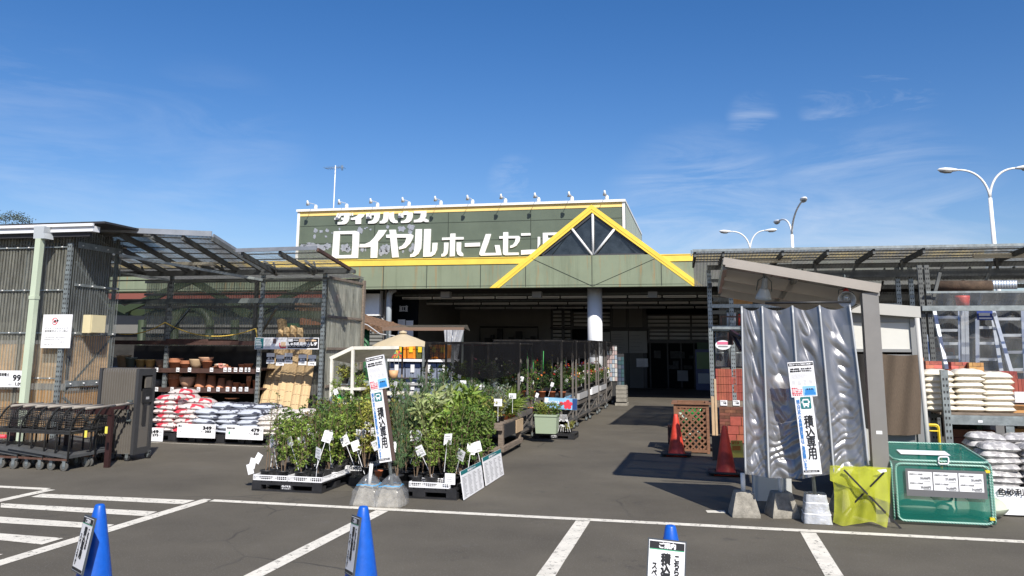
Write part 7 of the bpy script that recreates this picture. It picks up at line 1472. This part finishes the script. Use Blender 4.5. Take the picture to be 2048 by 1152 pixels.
# kiosk
ks = thing('kiosk_shed', 'grey beige prefabricated kiosk behind the shelter post', 'kiosk', (2.3, 12.3, 0)); YK = 11.9
m_kb = mat('beige_grey_panel', (.46, .45, .41), .45, 0, .04, 2); m_kp = mat('pale_panel_white', (.62, .61, .56), .5, 0, .04, 2); m_kd = mat('grey_kiosk_frame', (.24, .245, .24), .45, .1)
kx0, kx1 = P(1672, 700, YK).x, P(1836, 700, YK).x
part(ks, 'fascia_beam', m_kb, lambda b: b.add([V((kx0-.1, YK-.15, P(1690, 622, YK).z)), V((kx1+.03, YK-.15, P(1840, 636, YK).z)), V((kx1+.03, YK-.15, P(1840, 614, YK).z)), V((kx0-.1, YK-.15, P(1690, 600, YK).z))]+[V((kx0-.1, YK+.9, P(1690, 622, YK).z)), V((kx1+.03, YK+.9, P(1840, 636, YK).z)), V((kx1+.03, YK+.9, P(1840, 614, YK).z)), V((kx0-.1, YK+.9, P(1690, 600, YK).z))], [(0, 1, 2, 3), (7, 6, 5, 4), (0, 4, 5, 1), (1, 5, 6, 2), (2, 6, 7, 3), (3, 7, 4, 0)]))
part(ks, 'frame', m_kd, lambda b: (b.box((kx0, YK-.03, 0), (kx0+.1, YK+.8, P(1700, 622, YK).z)), b.box((kx1-.08, YK-.03, 0), (kx1, YK+.8, P(1830, 636, YK).z)), b.box((kx0+.1, YK-.02, P(1780, 704, YK).z), (kx1-.08, YK+.02, P(1780, 698, YK).z)), b.box((kx0+.1, YK-.02, P(1780, 714, YK).z), (kx1-.08, YK+.02, P(1780, 709, YK).z)), b.box((kx0+.1, YK-.02, P(1700, 645, YK).z), (kx1-.08, YK+.02, P(1700, 622, YK).z)))) 
part(ks, 'upper_panel', m_kp, lambda b: b.box((kx0+.101, YK-.001, P(1780, 698, YK).z), (kx1-.081, YK+.03, P(1780, 645, YK).z)))
part(ks, 'lower_panel', m_kd, lambda b: b.box((kx0+.101, YK+.0, 0), (kx1-.081, YK+.03, P(1780, 709, YK).z)))
part(ks, 'front_box', m_kb, lambda b: b.box((kx0-.12, YK-.8, 0), (kx0+.22, YK-.1, .85)))
part(ks, 'side_wall', m_kd, lambda b: (b.box((kx0, YK+.8, 0), (kx1, YK+.83, 2.4)),))
m_mesh = mat('brown_mesh', (.115, .085, .06), .95, 0, .2, 30, .6, 160, sx=(8, 1, 1))
part(ks, 'mesh_curtain', m_mesh, lambda b: b.grid(lambda u, v: P(1764+80*u-2*v, 708+160*v+3*sin(u*3), YK-.10)+V((0, .02*sin(u*13+v*2), 0)), 24, 12))
part(ks, 'mesh_curtain', mat('dark_mesh', (.02, .018, .016), .95, 0, .3, 5), lambda b: b.grid(lambda u, v: P(1703+40*u+5*v, 708+160*v, YK-.10)+V((0, .02*sin(u*9+v*2), 0)), 12, 8))
b = MB(); b.tube([P(1866, 1010, 10.9), P(1834, 636, 11.1)], .028, 10); tag(b.build('leaning_pipe', mat('pale_pipe', (.50, .49, .46), .4)), 'pale pipe leaning beside the kiosk and the green mesh bin', 'pipe')
# silver vinyl sheet on poles
YS_ = 9.85
m_vinyl = bpy.data.materials.new('silver_vinyl'); m_vinyl.use_nodes = True; t = m_vinyl.node_tree; n = t.nodes; l = t.links; bs = n['Principled BSDF']
bs.inputs['Base Color'].default_value = (.245, .245, .25, 1); bs.inputs['Metallic'].default_value = .66; bs.inputs['Roughness'].default_value = .30
tp = n.new('ShaderNodeBsdfTransparent'); tp.inputs[0].default_value = (.8, .82, .85, 1); mx = n.new('ShaderNodeMixShader'); mx.inputs[0].default_value = .93; l.new(tp.outputs[0], mx.inputs[1]); l.new(bs.outputs[0], mx.inputs[2]); l.new(mx.outputs[0], n['Material Output'].inputs[0])
tcn = n.new('ShaderNodeTexCoord'); mp = n.new('ShaderNodeMapping'); mp.inputs['Scale'].default_value = (3.2, 1, 1.0); mp.inputs['Rotation'].default_value = (0, -.30, 0); nz = n.new('ShaderNodeTexNoise'); nz.inputs['Scale'].default_value = 2.0; nz.inputs['Detail'].default_value = 3; nz.inputs['Roughness'].default_value = .45; nz.inputs['Distortion'].default_value = .5
l.new(tcn.outputs['Object'], mp.inputs[0]); l.new(mp.outputs[0], nz.inputs[0]); bp = n.new('ShaderNodeBump'); bp.inputs['Strength'].default_value = .18; bp.inputs['Distance'].default_value = .02; l.new(nz.outputs[0], bp.inputs['Height']); l.new(bp.outputs[0], bs.inputs['Normal'])
vn = thing('vinyl_sheet', 'crinkled silver vinyl weather sheet hung between thin poles under the shelter', 'sheet', (1.1, YS_, 0))
seams = [0, .19, .47, .72, 1.0]
def gsheet(u, v):
    x = 1483+215*u+(8+26*u)*v*1.0+4*u*sin(v*2); vb = 948+(10*sin(u*pi*1.4) if u < .72 else -18*(u-.72)/.28); y = 613-3*u+(vb-613+3*u)*v
    p = P(x, y, YS_-.24*v); k = min(range(4), key=lambda i: 0 if seams[i] <= u <= seams[i+1] else 9); a, c = seams[k], seams[k+1]; s = (u-a)/(c-a); s = min(max(s, 0), 1)
    sag = sin(pi*s)
    low = min(1, max(0, (v-.40)/.5)); rg = lambda *q: 1-2*abs(noise.noise(V(q)))
    d = .03*sag+.016*low*rg(s*1.1+k*5, v*17+noise.noise(V((s*2+k, v*4, 1)))*1.2+s*s*1.5, k)*min(1, 8*s*(1-s)+.4)
    d += .023*rg(s*1.6-v*2.6+k*3, v*3.4-s*.8, k*3)*sag*(1-.6*low)+.014*rg(s*3-v*6+k, v*8, k+9)*sag
    return V((p.x, p.y-.02+d, p.z - (.05*sag*(1-v) if v < 1 else 0)))
part(vn, 'sheet', m_vinyl, lambda b: b.grid(gsheet, 150, 260))
def f(b):
    for s in seams: b.tube([gsheet(s, k/20)-V((0, .012, 0)) for k in range(21)], .012, 6)
part(vn, 'seam_pole', mat('pale_grey_pole', (.42, .43, .43), .4, .2), f)
part(vn, 'top_rail', m_blkpl, lambda b: b.tube([P(1530, 606, YS_+.1), P(1702, 604, YS_+.1)], .015, 6))
for i, (u, v) in enumerate(((1490, 1036), (1567, 1037), (1700, 1030))):
    p = G(u, v); y = p.y+.15 if i < 2 else 10.4; t = thing('pole_foot', f"concrete block with white pipe under the vinyl sheet, {['left one', 'second from left', 'behind the yellow net'][i]}", 'concrete block', (p.x, y-.0, 0), 0, 'concrete pole feet')
    b = MB(); concrete_base(b, .30, .19, .26); b.build('concrete_foot', m_conc, t, False); b = MB(); b.tube([(0, 0, .24), (0, 0, .45)], .026, 10); b.build('pipe', m_white, t, False); t.rotation_euler = (0, 0, .12*(i+1))
b = MB(); b.box(P(1508, 1003, 10.9), P(1582, 940, 10.9)+V((0, .3, 0))); tag(b.build('white_cabinet', mat('dull_white', (.5, .51, .5), .5)), 'low white cabinet standing behind the foot of the vinyl sheet', 'cabinet')
# yellow net over folding stand
yn = thing('folding_stand', 'black crossed leg folding stand under the yellow green net', 'folding stand', (1.65, 9.85, 0)); 
part(yn, 'crossed_leg', m_blkpl, lambda b: (b.bar(G(1802, 1057), P(1688, 940, 9.5), .017, .017), b.bar(G(1668, 1047), P(1768, 945, 9.5), .017, .017), b.bar(G(1700, 1035), P(1770, 940, 10.2), .02, .02), b.bar(G(1770, 1030), P(1668, 940, 10.2), .02, .02)))
part(yn, 'top_bar', m_blkpl, lambda b: (b.bar(P(1668, 938, 9.7), P(1668, 938, 10.2), .02, .02), b.bar(P(1770, 943, 9.7), P(1770, 943, 10.2), .02, .02)))
m_ynet = mat('yellow_green_net', (.82, .86, .07), .6, 0, .1, 5, 0, trans=.45, alpha=.55)
yt = thing('garbage_net', 'bright yellow green net draped over the folding stand', 'net', (1.65, 9.6, .5))
def f(b):
    def g(u, v):
        x = 1661+112*u+(8*sin(v*2.5)-6*u*v); y = 932+6*u+(112+5*sin(u*7))*v; return P(x, y, 9.62)+V((0, .03*sin(u*16+2*v)+.02*noise.noise(V((u*6, v*4, 1)))-.03*v, 0))
    b.grid(g, 40, 24)
part(yt, 'lower_layer', m_ynet, f)
part(yt, 'upper_layer', m_ynet, lambda b: b.grid(lambda u, v: P(1660+121*u, 931+4*u+(30+42*u)*v, 9.56)+V((0, .02*sin(u*11+4*v), 0)), 30, 12))
part(yt, 'top_layer', m_ynet, lambda b: b.grid(lambda u, v: P(1661+111*u, 932+4*u, 9.60)+V((0, .6*v, -.05*sin(pi*v)+.01*sin(u*20))), 30, 10))
part(yt, 'paper_label', m_board, lambda b: b.quad(*[P(a, c, 9.5) for a, c in ((1762, 946), (1774, 943), (1772, 938), (1754, 940))]))
# green mesh bin
gb = thing('mesh_bin', 'green mesh box with hinged lid and three price cards on its front', 'mesh bin', (2.45, 10.3, 0)); YGB = 9.85
g0x, g1x = G(1800, 1050).x, G(1987, 1057).x; gzf = P(1890, 927, YGB).z; YGb = 10.85; gzb = P(1890, 888, YGb).z
m_tub = bpy.data.materials.new('green_white_spiral_tube'); m_tub.use_nodes = True; t = m_tub.node_tree; n = t.nodes; l = t.links; bs = n['Principled BSDF']; bs.inputs['Roughness'].default_value = .35; tcn = n.new('ShaderNodeTexCoord'); wv = n.new('ShaderNodeTexWave'); wv.bands_direction = 'DIAGONAL'; wv.inputs['Scale'].default_value = 22; rp_ = n.new('ShaderNodeValToRGB'); rp_.color_ramp.elements[0].color = (.01, .17, .11, 1); rp_.color_ramp.elements[1].color = (.45, .62, .55, 1); rp_.color_ramp.elements[0].position = .5; rp_.color_ramp.elements[1].position = .62
l.new(tcn.outputs['Object'], wv.inputs[0]); l.new(wv.outputs[0], rp_.inputs[0]); l.new(rp_.outputs[0], bs.inputs['Base Color'])
def rrect(a, b_, c, d, r, n=5):   # rounded loop through four corners
    pts = []; cs = [V(a), V(b_), V(c), V(d)]
    for i in range(4):
        p, q, s = cs[i-1], cs[i], cs[(i+1) % 4]; e0 = q+(p-q).normalized()*r; e1 = q+(s-q).normalized()*r
        for k in range(n+1): t_ = k/n; pts.append(e0.lerp(q, t_).lerp(q.lerp(e1, t_), t_))
    return pts+[pts[0]]
part(gb, 'front_frame', m_tub, lambda b: b.tube(rrect((g0x, YGB, .04), (g1x, YGB, .04), (g1x, YGB, gzf-.015), (g0x, YGB, gzf-.015), .07), .013, 7, False))
part(gb, 'lid_frame', m_tub, lambda b: b.tube(rrect((g0x-.01, YGB, gzf+.02), (g1x+.01, YGB, gzf+.02), (g1x+.01, YGb, gzb), (g0x-.01, YGb, gzb), .09), .013, 7, False))
part(gb, 'side_frame', m_tub, lambda b: [b.tube(rrect((x, YGB+.03, .03), (x, YGb, .03), (x, YGb, gzb-.03), (x, YGB+.03, gzf-.01), .06), .011, 6, False) for x in (g0x-.03, g1x+.03)])
m_gmesh = mat('green_mesh', (.005, .23, .17), .5, 0, .12, 3, 0, trans=.35, alpha=.60)
part(gb, 'mesh_front', m_gmesh, lambda b: b.quad((g0x, YGB+.005, .04), (g1x, YGB+.005, .04), (g1x, YGB+.005, gzf-.015), (g0x, YGB+.005, gzf-.015)))
part(gb, 'mesh_lid', m_gmesh, lambda b: b.quad((g0x-.01, YGB, gzf+.02), (g1x+.01, YGB, gzf+.02), (g1x+.01, YGb, gzb), (g0x-.01, YGb, gzb)))
part(gb, 'mesh_side', m_gmesh, lambda b: [b.quad((x, YGB+.03, .03), (x, YGb, .03), (x, YGb, gzb-.03), (x, YGB+.03, gzf-.01)) for x in (g0x-.03, g1x+.03)])
part(gb, 'mesh_rear', m_gmesh, lambda b: b.quad((g0x, YGb, .04), (g1x, YGb, .04), (g1x, YGb, gzb-.02), (g0x, YGb, gzb-.02)))
part(gb, 'lid_handle', m_board, lambda b: b.tube(rrect(P(1877, 928, YGB-.02), P(1897, 928, YGB-.02), P(1897, 914, YGB-.02), P(1877, 914, YGB-.02), .02), .008, 6))
part(gb, 'clip', m_yel, lambda b: (b.box(P(1971, 946, YGB-.02), P(1980, 941, YGB-.02)+V((0, .03, 0))), b.box(P(1981, 1041, YGB-.02), P(1990, 1036, YGB-.02)+V((0, .03, 0)))))
fr, w, h = frame4(*[P(u, v, YGB-.03) for u, v in ((1811, 937), (1973, 943), (1975, 999), (1813, 991))]); b = MB(); board(b, fr, w, h, .006); b.build('price_panel', mat('charcoal_panel', (.12, .12, .125), .6), gb)
for i in range(3):
    f2 = F(fr(w*(.03+i*.315), h*.24, .003), fr.r, fr.u); cw, ch_ = w*.30, h*.66; b = MB(); board(b, f2, cw, ch_, .002); b.build('price_card', m_board, gb)
    b = MB(); pr2 = [('28,000円', '28,000円'), ('27,000円', '26,600円'), ('25,600円', '24,600円')][i]
    for k, s in enumerate(pr2): f2.text(b, s, cw*.5, ch_*(.58-.5*k), cw*.42, ch_*.14, .0015)
    for k in range(2): f2.text(b, ['自転車カバー収納庫', '自転車ゴミ収納庫'][k], cw*.06, ch_*(.82-.5*k), cw*.55, ch_*.09, .0006); f2.rect(b, cw*.62, ch_*(.48-.45*k), cw*.3, ch_*.03)
    b.build('card_lettering', m_grey, gb)
b = MB(); b.quad(*[V((g0x+.12+a*.5, YGB+.25+c*.22, gzf+(gzb-gzf)*(.25+c*.22)/1.0+.03)) for a, c in ((0, 0), (1, 0), (1, 1), (0, 1))]); b.build('paper_notice', m_board, gb)
for i in range(3):
    o = bagmesh(.42, .3, .2, 60+i).build('packed_bag', mat('pale_green_pack', (.45, .5, .38), .5, 0, .2, 4)); o.location = (g0x+.3+i*.36, 10.45, .03+.0*(i % 2)); o.rotation_euler = (0, .0, .3*i); tag(o, f"pale pack lying inside the green mesh bin, {ordn[i]} from left", 'pack', 'packs inside the mesh bin')
# ================= RIGHT RACK: BAGS, BRICKS, LADDERS =================
YL = 12.4
lr = thing('low_steel_rack', 'grey steel pallet rack with slotted uprights holding cream bags', 'rack', (4, YL, 0)); zsf = P(1950, 826, YL).z
for u, v1, y in ((1893, 740, YL-.05), (1865, 733, YL+.9)): x = P(u, 800, y).x; part(lr, 'upright', [m_steel, m_hole], lambda b: perf(b, x, y, 0, P(u, v1, y).z, .09, .07))
part(lr, 'front_beam', m_steel, lambda b: (b.box((P(1898, 830, YL).x, YL-.04, zsf-.15), (7, YL-.0, zsf-.055)), b.box((P(1898, 830, YL).x, YL-.02, zsf-.054), (7, YL+.02, zsf-.03)), b.box((P(1880, 830, YL).x, YL+1.0, zsf-.14), (7, YL+1.04, zsf-.03))))
part(lr, 'cross_tie', m_steel, lambda b: (b.bar((P(1868, 757, YL).x+.03, YL+.9, P(1868, 757, YL).z), (P(1893, 757, YL).x, YL, P(1893, 757, YL).z), .03, .04),))
part(lr, 'deck_board', m_wood, lambda b: b.box((P(1880, 830, YL).x, YL-.01, zsf-.028), (7, YL+1.0, zsf)))
part(lr, 'support_leg', m_steel, lambda b: b.box((P(2020, 870, YL).x-.05, YL-.03, 0), (P(2020, 870, YL).x+.05, YL+.03, zsf-.16)))
part(lr, 'beam_label', m_board, lambda b: b.box((P(1954, 840, YL).x, YL-.043, zsf-.12), (P(1963, 840, YL).x, YL-.041, zsf-.09)))
cxs = [P(u, 800, YL+.25).x for u in (1877, 1936, 1993)]
for c, x in enumerate(cxs):
    for k in range(7):
        kk = ('cream', R_.randrange(3))
        if kk not in protos: o = bagmesh(.41, .38, .10, seed=80+kk[1], cr=.012).build('cream_bag', mb_cream); protos[kk] = o.data
        else: o = bpy.data.objects.new('cream_bag', protos[kk]); COL.objects.link(o)
        o.location = (x+R_.uniform(-.02, .02), YL+.27, zsf+.003+k*(.077, .079, .073)[c]); o.rotation_euler = (0, R_.uniform(-.03, .03), R_.uniform(-.05, .05)+(pi if k % 2 else 0))
        tag(o, f"cream sand bag, {ordn[k]} from the bottom of the {['left', 'middle', 'right'][c]} stack on the steel rack", 'bag', 'cream bags on the steel rack')
def br2(u0, u1, v0, v1, Y, bw, bh, m, lab, d=.15, **k): z0 = P((u0+u1)/2, v1, Y).z; z1 = P((u0+u1)/2, v0, Y).z; n_ = max(1, round((z1-z0)/bh)); return bricks(P(u0, v1, Y).x, P(u1, v1, Y).x, Y, z0, n_, bw, (z1-z0)/n_, d, m, lab, **k)
m_b1 = mat('pale_red_brick', (.50, .17, .10), .8, 0, .25, 12, island=.35)
br2(1853, 1886, 722, 752, 13.2, .11, .055, m_b1, 'pale red brick sample stack left of the cream bags, on top', stag=True)
br2(1904, 1940, 724, 752, 13.2, .10, .055, m_b1, 'pale red brick sample stack above the middle cream bags', stag=True); br2(1897, 1912, 738, 760, 13.15, .08, .055, m_brick, 'short red brick pile left of the pale red samples', stag=True); br2(1940, 1970, 725, 757, 13.1, .10, .055, m_ybrick, 'yellow brick sample stack above the cream bags', stag=True)
br2(2000, 2036, 742, 758, 12.95, .05, .05, m_pbrick, 'pierced maroon bricks lying right of the cream bags, top', stag=True); br2(2018, 2075, 758, 806, 12.9, .045, .36, m_pbrick, 'upright maroon bricks at the right edge of the rack')
br2(1836, 1853, 715, 790, 13.4, .12, .06, m_b1, 'pale red bricks seen left of the leaning pipe, behind the kiosk corner', stag=True)
br2(1908, 1995, 860, 892, 12.9, .2, .11, m_dkb, 'brown brick blocks in the shade under the steel rack', jitter=.03); br2(2030, 2080, 858, 880, 12.9, .3, .2, MT['timber'] if 'timber' in MT else MT['orange_timber'], 'orange boards under the steel rack at the right edge')
b = MB(); b.box((P(2015, 820, 12.6).x, 12.6, zsf+.001), (7, 12.9, zsf+.09)); tag(b.build('timber_sleeper', MT['orange_timber']), 'brown timber under the maroon bricks', 'timber'); b = MB(); b.box(P(2020, 806, 12.55), P(2030, 786, 12.55)+V((0, .1, 0))); b.box(P(2031, 805, 12.5), P(2060, 784, 12.5)+V((0, .01, 0))); tag(b.build('carton', m_board), 'white printed card in front of the maroon bricks', 'card')
# gravel bags
YGv = 10.9
gx0 = P(1975, 900, YGv).x
for r in range(2):
    for c in range(4):
        for k in range(8+r):
            kk = ('gr', R_.randrange(4))
            if kk not in protos: o = bagmesh(.42, .36, .11, seed=120+kk[1]).build('gravel_bag', mb_gr); protos[kk] = o.data
            else: o = bpy.data.objects.new('gravel_bag', protos[kk]); COL.objects.link(o)
            o.location = (gx0+.10+c*.40+R_.uniform(-.03, .03), YGv+r*.36, .17+k*.072); o.rotation_euler = (R_.uniform(-.05, .05), R_.uniform(-.06, .06), R_.uniform(-.2, .2)); tag(o, f"clear bag of grey gravel, {ordn[k]} layer from the bottom, column {c+1} from left, {['front', 'back'][r]} row", 'bag', 'gravel bags at the right edge')
pallet(gx0+.7, YGv+.2, 1.7, .85, 'black pallet under the gravel bags at the right edge', grp='pallets under the soil bags', logo=False, h=.16)
t = thing('white_banner_sheet', 'white sheet printed 色砂利 hanging below the gravel bags', 'banner', (gx0+.6, YGv-.25, 0))
def gb_(u, v): return V((gx0-.06+1.9*u, YGv-.26-.015*sin(u*17)-.03*v*sin(u*6+1), P(2000, 976, YGv-.26).z*(1-v)+.02+.0*v))
part(t, 'sheet', m_board, lambda b: b.grid(gb_, 60, 8)); fr = F(gb_(0.02, .3)+V((0, -.03, 0)), (1, 0, 0), (0, 0, 1)); b = MB(); fr.text(b, '色砂利', .0, 0, .26, .075, .003, .0); b.build('lettering', m_black, t)
# ladders and vinyl
m_alu = mat('aluminium', (.62, .66, .70), .3, .7, .05, 4)
def ladder(tl, tr, bl, br, Y0, Y1, n_, lab):
    a, c, d, e = P(*tl, Y1), P(*tr, Y1), P(*bl, Y0), P(*br, Y0); t = thing('aluminium_ladder', lab, 'ladder', ((d+e)/2).to_tuple(), 0, 'ladders in the right rack'); k = -.45
    d = a+(d-a)*(1-k*0); e = c+(e-c)
    ext = .5; d2 = d+(d-a).normalized()*ext; e2 = e+(e-c).normalized()*ext
    part(t, 'rail', m_alu, lambda b: b.bar(a, d2, .06, .09)); part(t, 'rail', m_alu, lambda b: b.bar(c, e2, .06, .09))
    for i in range(n_): s = (i+.5)/n_; part(t, 'rung', m_alu, lambda b: b.bar(a.lerp(d2, s), c.lerp(e2, s), .04, .05))
ladder((1868, 622), (1920, 622), (1892, 735), (1922, 735), 16.6, 17.2, 6, 'aluminium step ladder nearest the kiosk, wrapped in clear vinyl'); ladder((1924, 622), (1932, 622), (1926, 735), (1934, 735), 16.4, 16.4, 3, 'thin aluminium ladder seen edge on beside the first ladder')
ladder((1955, 640), (1986, 640), (1956, 752), (2004, 752), 16.4, 17.0, 5, 'tapering aluminium step ladder under the blue label'); ladder((1986, 622), (2046, 622), (2022, 745), (2052, 745), 16.0, 16.8, 5, 'large aluminium ladder at the right edge, leaning left'); ladder((1838, 672), (1852, 672), (1840, 735), (1858, 735), 16.8, 17.2, 3, 'short ladder end behind the kiosk corner')
vs_ = thing('ladder_vinyl', 'clear wrinkled vinyl sheet hung over the ladders', 'sheet', (5.3, 16.2, 1.2))
part(vs_, 'sheet', m_plast, lambda b: b.grid(lambda u, v: P(1860+260*u, 585+190*v, 15.9)+V((0, .05*sin(u*26+v*4)+.04*noise.noise(V((u*12, v*5, 0))), 0)), 90, 30))
part(rc, 'ladder_beam', m_steel, lambda b: (b.box((P(1842, 621, 15.6).x, 15.5, P(1900, 622, 15.6).z), (9, 15.58, P(1900, 612, 15.6).z)), b.box((P(1850, 585, 15.6).x, 15.5, P(1900, 587, 15.6).z), (9, 15.54, P(1900, 583, 15.6).z))))
for u in (1848, 1862): x = P(u, 650, 15.6).x; part(rc, 'front_upright', [m_beam, m_hole], lambda b: perf(b, x, 15.6, 0, P(u, 530, 15.6).z, .075))
part(rc, 'brace', m_beam, lambda b: b.bar(P(1866, 600, 15.65), P(1880, 545, 15.65), .05, .05))
b = MB(); b.box(P(1955, 640, 15.7), P(1985, 622, 15.7)+V((0, .02, 0))); b.m = 1; fr = F(P(1958, 634, 15.68), (1, 0, 0), (0, 0, 1)); fr.rect(b, 0, .02, .17, .05); fr.rect(b, .0, -.03, .2, .02); ring(b, fr, .24, .04, .0, .035, .004); tag(b.build('blue_label', [mat('deep_blue_print', (.02, .05, .25), .5), m_board]), 'dark blue product label hanging above the tapering ladder', 'label')
b = MB(); p = P(1926, 612, 16.2); b.lathe([(0, 0), (.10, 0), (.12, .14), (.12, .18), (.11, .18), (.1, .02), (0, .02)], p, 18); tag(b.build('red_bucket', m_redc), 'red bucket on the beam above the first ladder', 'bucket')
b = MB(); b.tube([P(1873, 572, 16.5), P(1983, 572, 16.5)], .10, 14); tag(b.build('rolled_mat', mat('brown_rolled_mat', (.075, .048, .03), .9, 0, .4, 8, .6, 50)), 'brown rolled mat lying high in the right rack', 'mat')
b = MB()
for i in range(9): b.tube([P(1987+i*5.5, 578, 16.5), P(1987+i*5.5, 561, 16.5)], .03, 8)
tag(b.build('metal_sheet_roll', m_alu), 'shiny corrugated metal roll beside the brown rolled mat', 'metal roll')
for i, x in enumerate((3.0, 3.6)): pass
b = MB(); ya = 11.9; xa_, xb_ = P(1847, 850, ya).x, P(1884, 850, ya).x; zt3 = P(1860, 849, ya).z
for i in range(2): b.tube(rrect((xa_+i*.04, ya+i*.2, .02), (xb_-.04+i*.04, ya+i*.2, .02), (xb_-.04+i*.04, ya+i*.2, zt3-i*.03), (xa_+i*.04, ya+i*.2, zt3-i*.03), .05), .013, 7)
b.tube([(xa_, ya, zt3-.08), (xb_-.04, ya, zt3-.08)], .01, 6); tag(b.build('tube_stand', m_yel), 'yellow tubular stand between the kiosk and the steel rack', 'stand')
# clutter of stock in the dark rack so nothing is empty
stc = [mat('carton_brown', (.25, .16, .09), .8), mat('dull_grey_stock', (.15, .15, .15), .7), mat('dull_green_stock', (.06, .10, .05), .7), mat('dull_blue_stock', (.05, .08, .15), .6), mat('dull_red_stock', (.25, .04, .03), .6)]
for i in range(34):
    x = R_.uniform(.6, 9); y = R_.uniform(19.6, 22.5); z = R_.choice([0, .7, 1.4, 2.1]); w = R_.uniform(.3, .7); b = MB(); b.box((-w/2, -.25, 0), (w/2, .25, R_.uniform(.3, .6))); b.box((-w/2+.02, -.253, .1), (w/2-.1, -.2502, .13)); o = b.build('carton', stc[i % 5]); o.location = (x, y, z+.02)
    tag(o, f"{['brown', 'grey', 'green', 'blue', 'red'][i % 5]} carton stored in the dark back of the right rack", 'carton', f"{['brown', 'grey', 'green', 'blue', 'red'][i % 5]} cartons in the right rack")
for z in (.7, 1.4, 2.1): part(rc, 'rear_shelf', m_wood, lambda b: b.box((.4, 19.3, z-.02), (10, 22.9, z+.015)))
# ================= STREET LAMPS, TREE =================
def slamp(px_, py, Y, a1, a2, label, zt_=None):
    top = P(px_, py, Y); t = thing('street_lamp', label, 'street lamp', (top.x, top.y, 0), 0, 'twin armed street lamps'); base = V((top.x, top.y, 0))
    b = MB(); b.tube([base, base+V((0, 0, top.z*.5)), top-V((0, 0, 1.1))], [.13, .11, .085], 12); b.build('pole', m_white, t)
    for k, e in enumerate((a1, a2)):
        d = e-top; c = top-V((0, 0, 1.1)); b = MB(); pts = []
        for i in range(11): s = i/10; pts.append(c+V((d.x, d.y, 0))*(s**1.6)*1.0+V((0, 0, (d.z+1.1)*(1-(1-s)**2.1))))
        b.tube(pts, .06, 8, True, .045); b.build('arm', m_white, t)
        dd = (pts[-1]-pts[-2]).normalized(); X_, Y_, Z_ = basis(dd); M = Matrix((X_, Y_, dd)).transposed(); L_ = .85
        b = MB(); b.lathe([(.05, -.1), (.10, 0), (.17, .25), (.19, .5), (.13, .75), (0, L_)], e, 14, M @ Matrix.Diagonal((1, .6, 1))); b.build('lamp_head', m_white, t)
        b = MB(); b.lathe([(0, .15), (.13, .25), (.15, .5), (.09, .7), (0, .78)], e-V((0, 0, .07)), 12, M @ Matrix.Diagonal((1, .7, 1))); b.build('lamp_glass', mat('lamp_glass', (.25, .25, .24), .2), t)
slamp(1976, 350, 42, P(1913, 340, 42), P(2034, 336, 42), 'tall white twin armed street lamp at the right edge')
slamp(1499, 470, 64, P(1461, 463, 64), P(1531, 461, 64), 'small distant white twin armed street lamp behind the canopy')
q0 = P(1582, 432, 50); slamp(1582, 432, 50, V((q0.x+.12, 45.5, P(1588, 402, 45.5).z)), V((q0.x-.45, 52.5, P(1573, 441, 52.5).z)), 'middle street lamp with one head turned toward the viewer')
tt = thing('distant_tree', 'tall evergreen tree showing above the shed roof at far left', 'tree', (P(10, 450, 60).x, 60, 0)); cx_ = P(5, 450, 60); zt2 = P(20, 430, 60).z
b = MB(); b.tube([(cx_.x, 60, 0), (cx_.x+.2, 60, zt2*.55), (cx_.x, 60, zt2*.9)], [.4, .28, .08], 9)
R2 = random.Random(4); tips = []
for i in range(22):
    z = zt2*R2.uniform(.5, .86); a = R2.uniform(0, 6.28); r = R2.uniform(1.2, 3.0)*(1.1-.35*z/zt2); q = V((cx_.x+cos(a)*r, 60+sin(a)*r, z+R2.uniform(.2, 1.2))); b.tube([(cx_.x, 60, z), V((cx_.x, 60, z)).lerp(q, .5)+V((0, 0, .1)), q], .07, 5, True, .02); tips.append(q)
b.build('trunk', m_stem, tt); b = MB(); keep = R_; R_ = R2
for q in tips+[V((P(u, v, 60).x, 60, P(u, v, 60).z)) for u, v in ((-20, 436), (2, 437), (18, 434), (30, 433), (44, 438), (52, 444))]:
    for i in range(120):
        p = q+V((R_.gauss(0, .30), R_.gauss(0, .4), R_.gauss(0, .20))); leaf(b, p, rdir(.2), .18, .08)
R_ = keep; b.build('crown', mat('dull_dark_foliage', (.05, .065, .035), .7, 0, .3, 1, island=.4), tt)
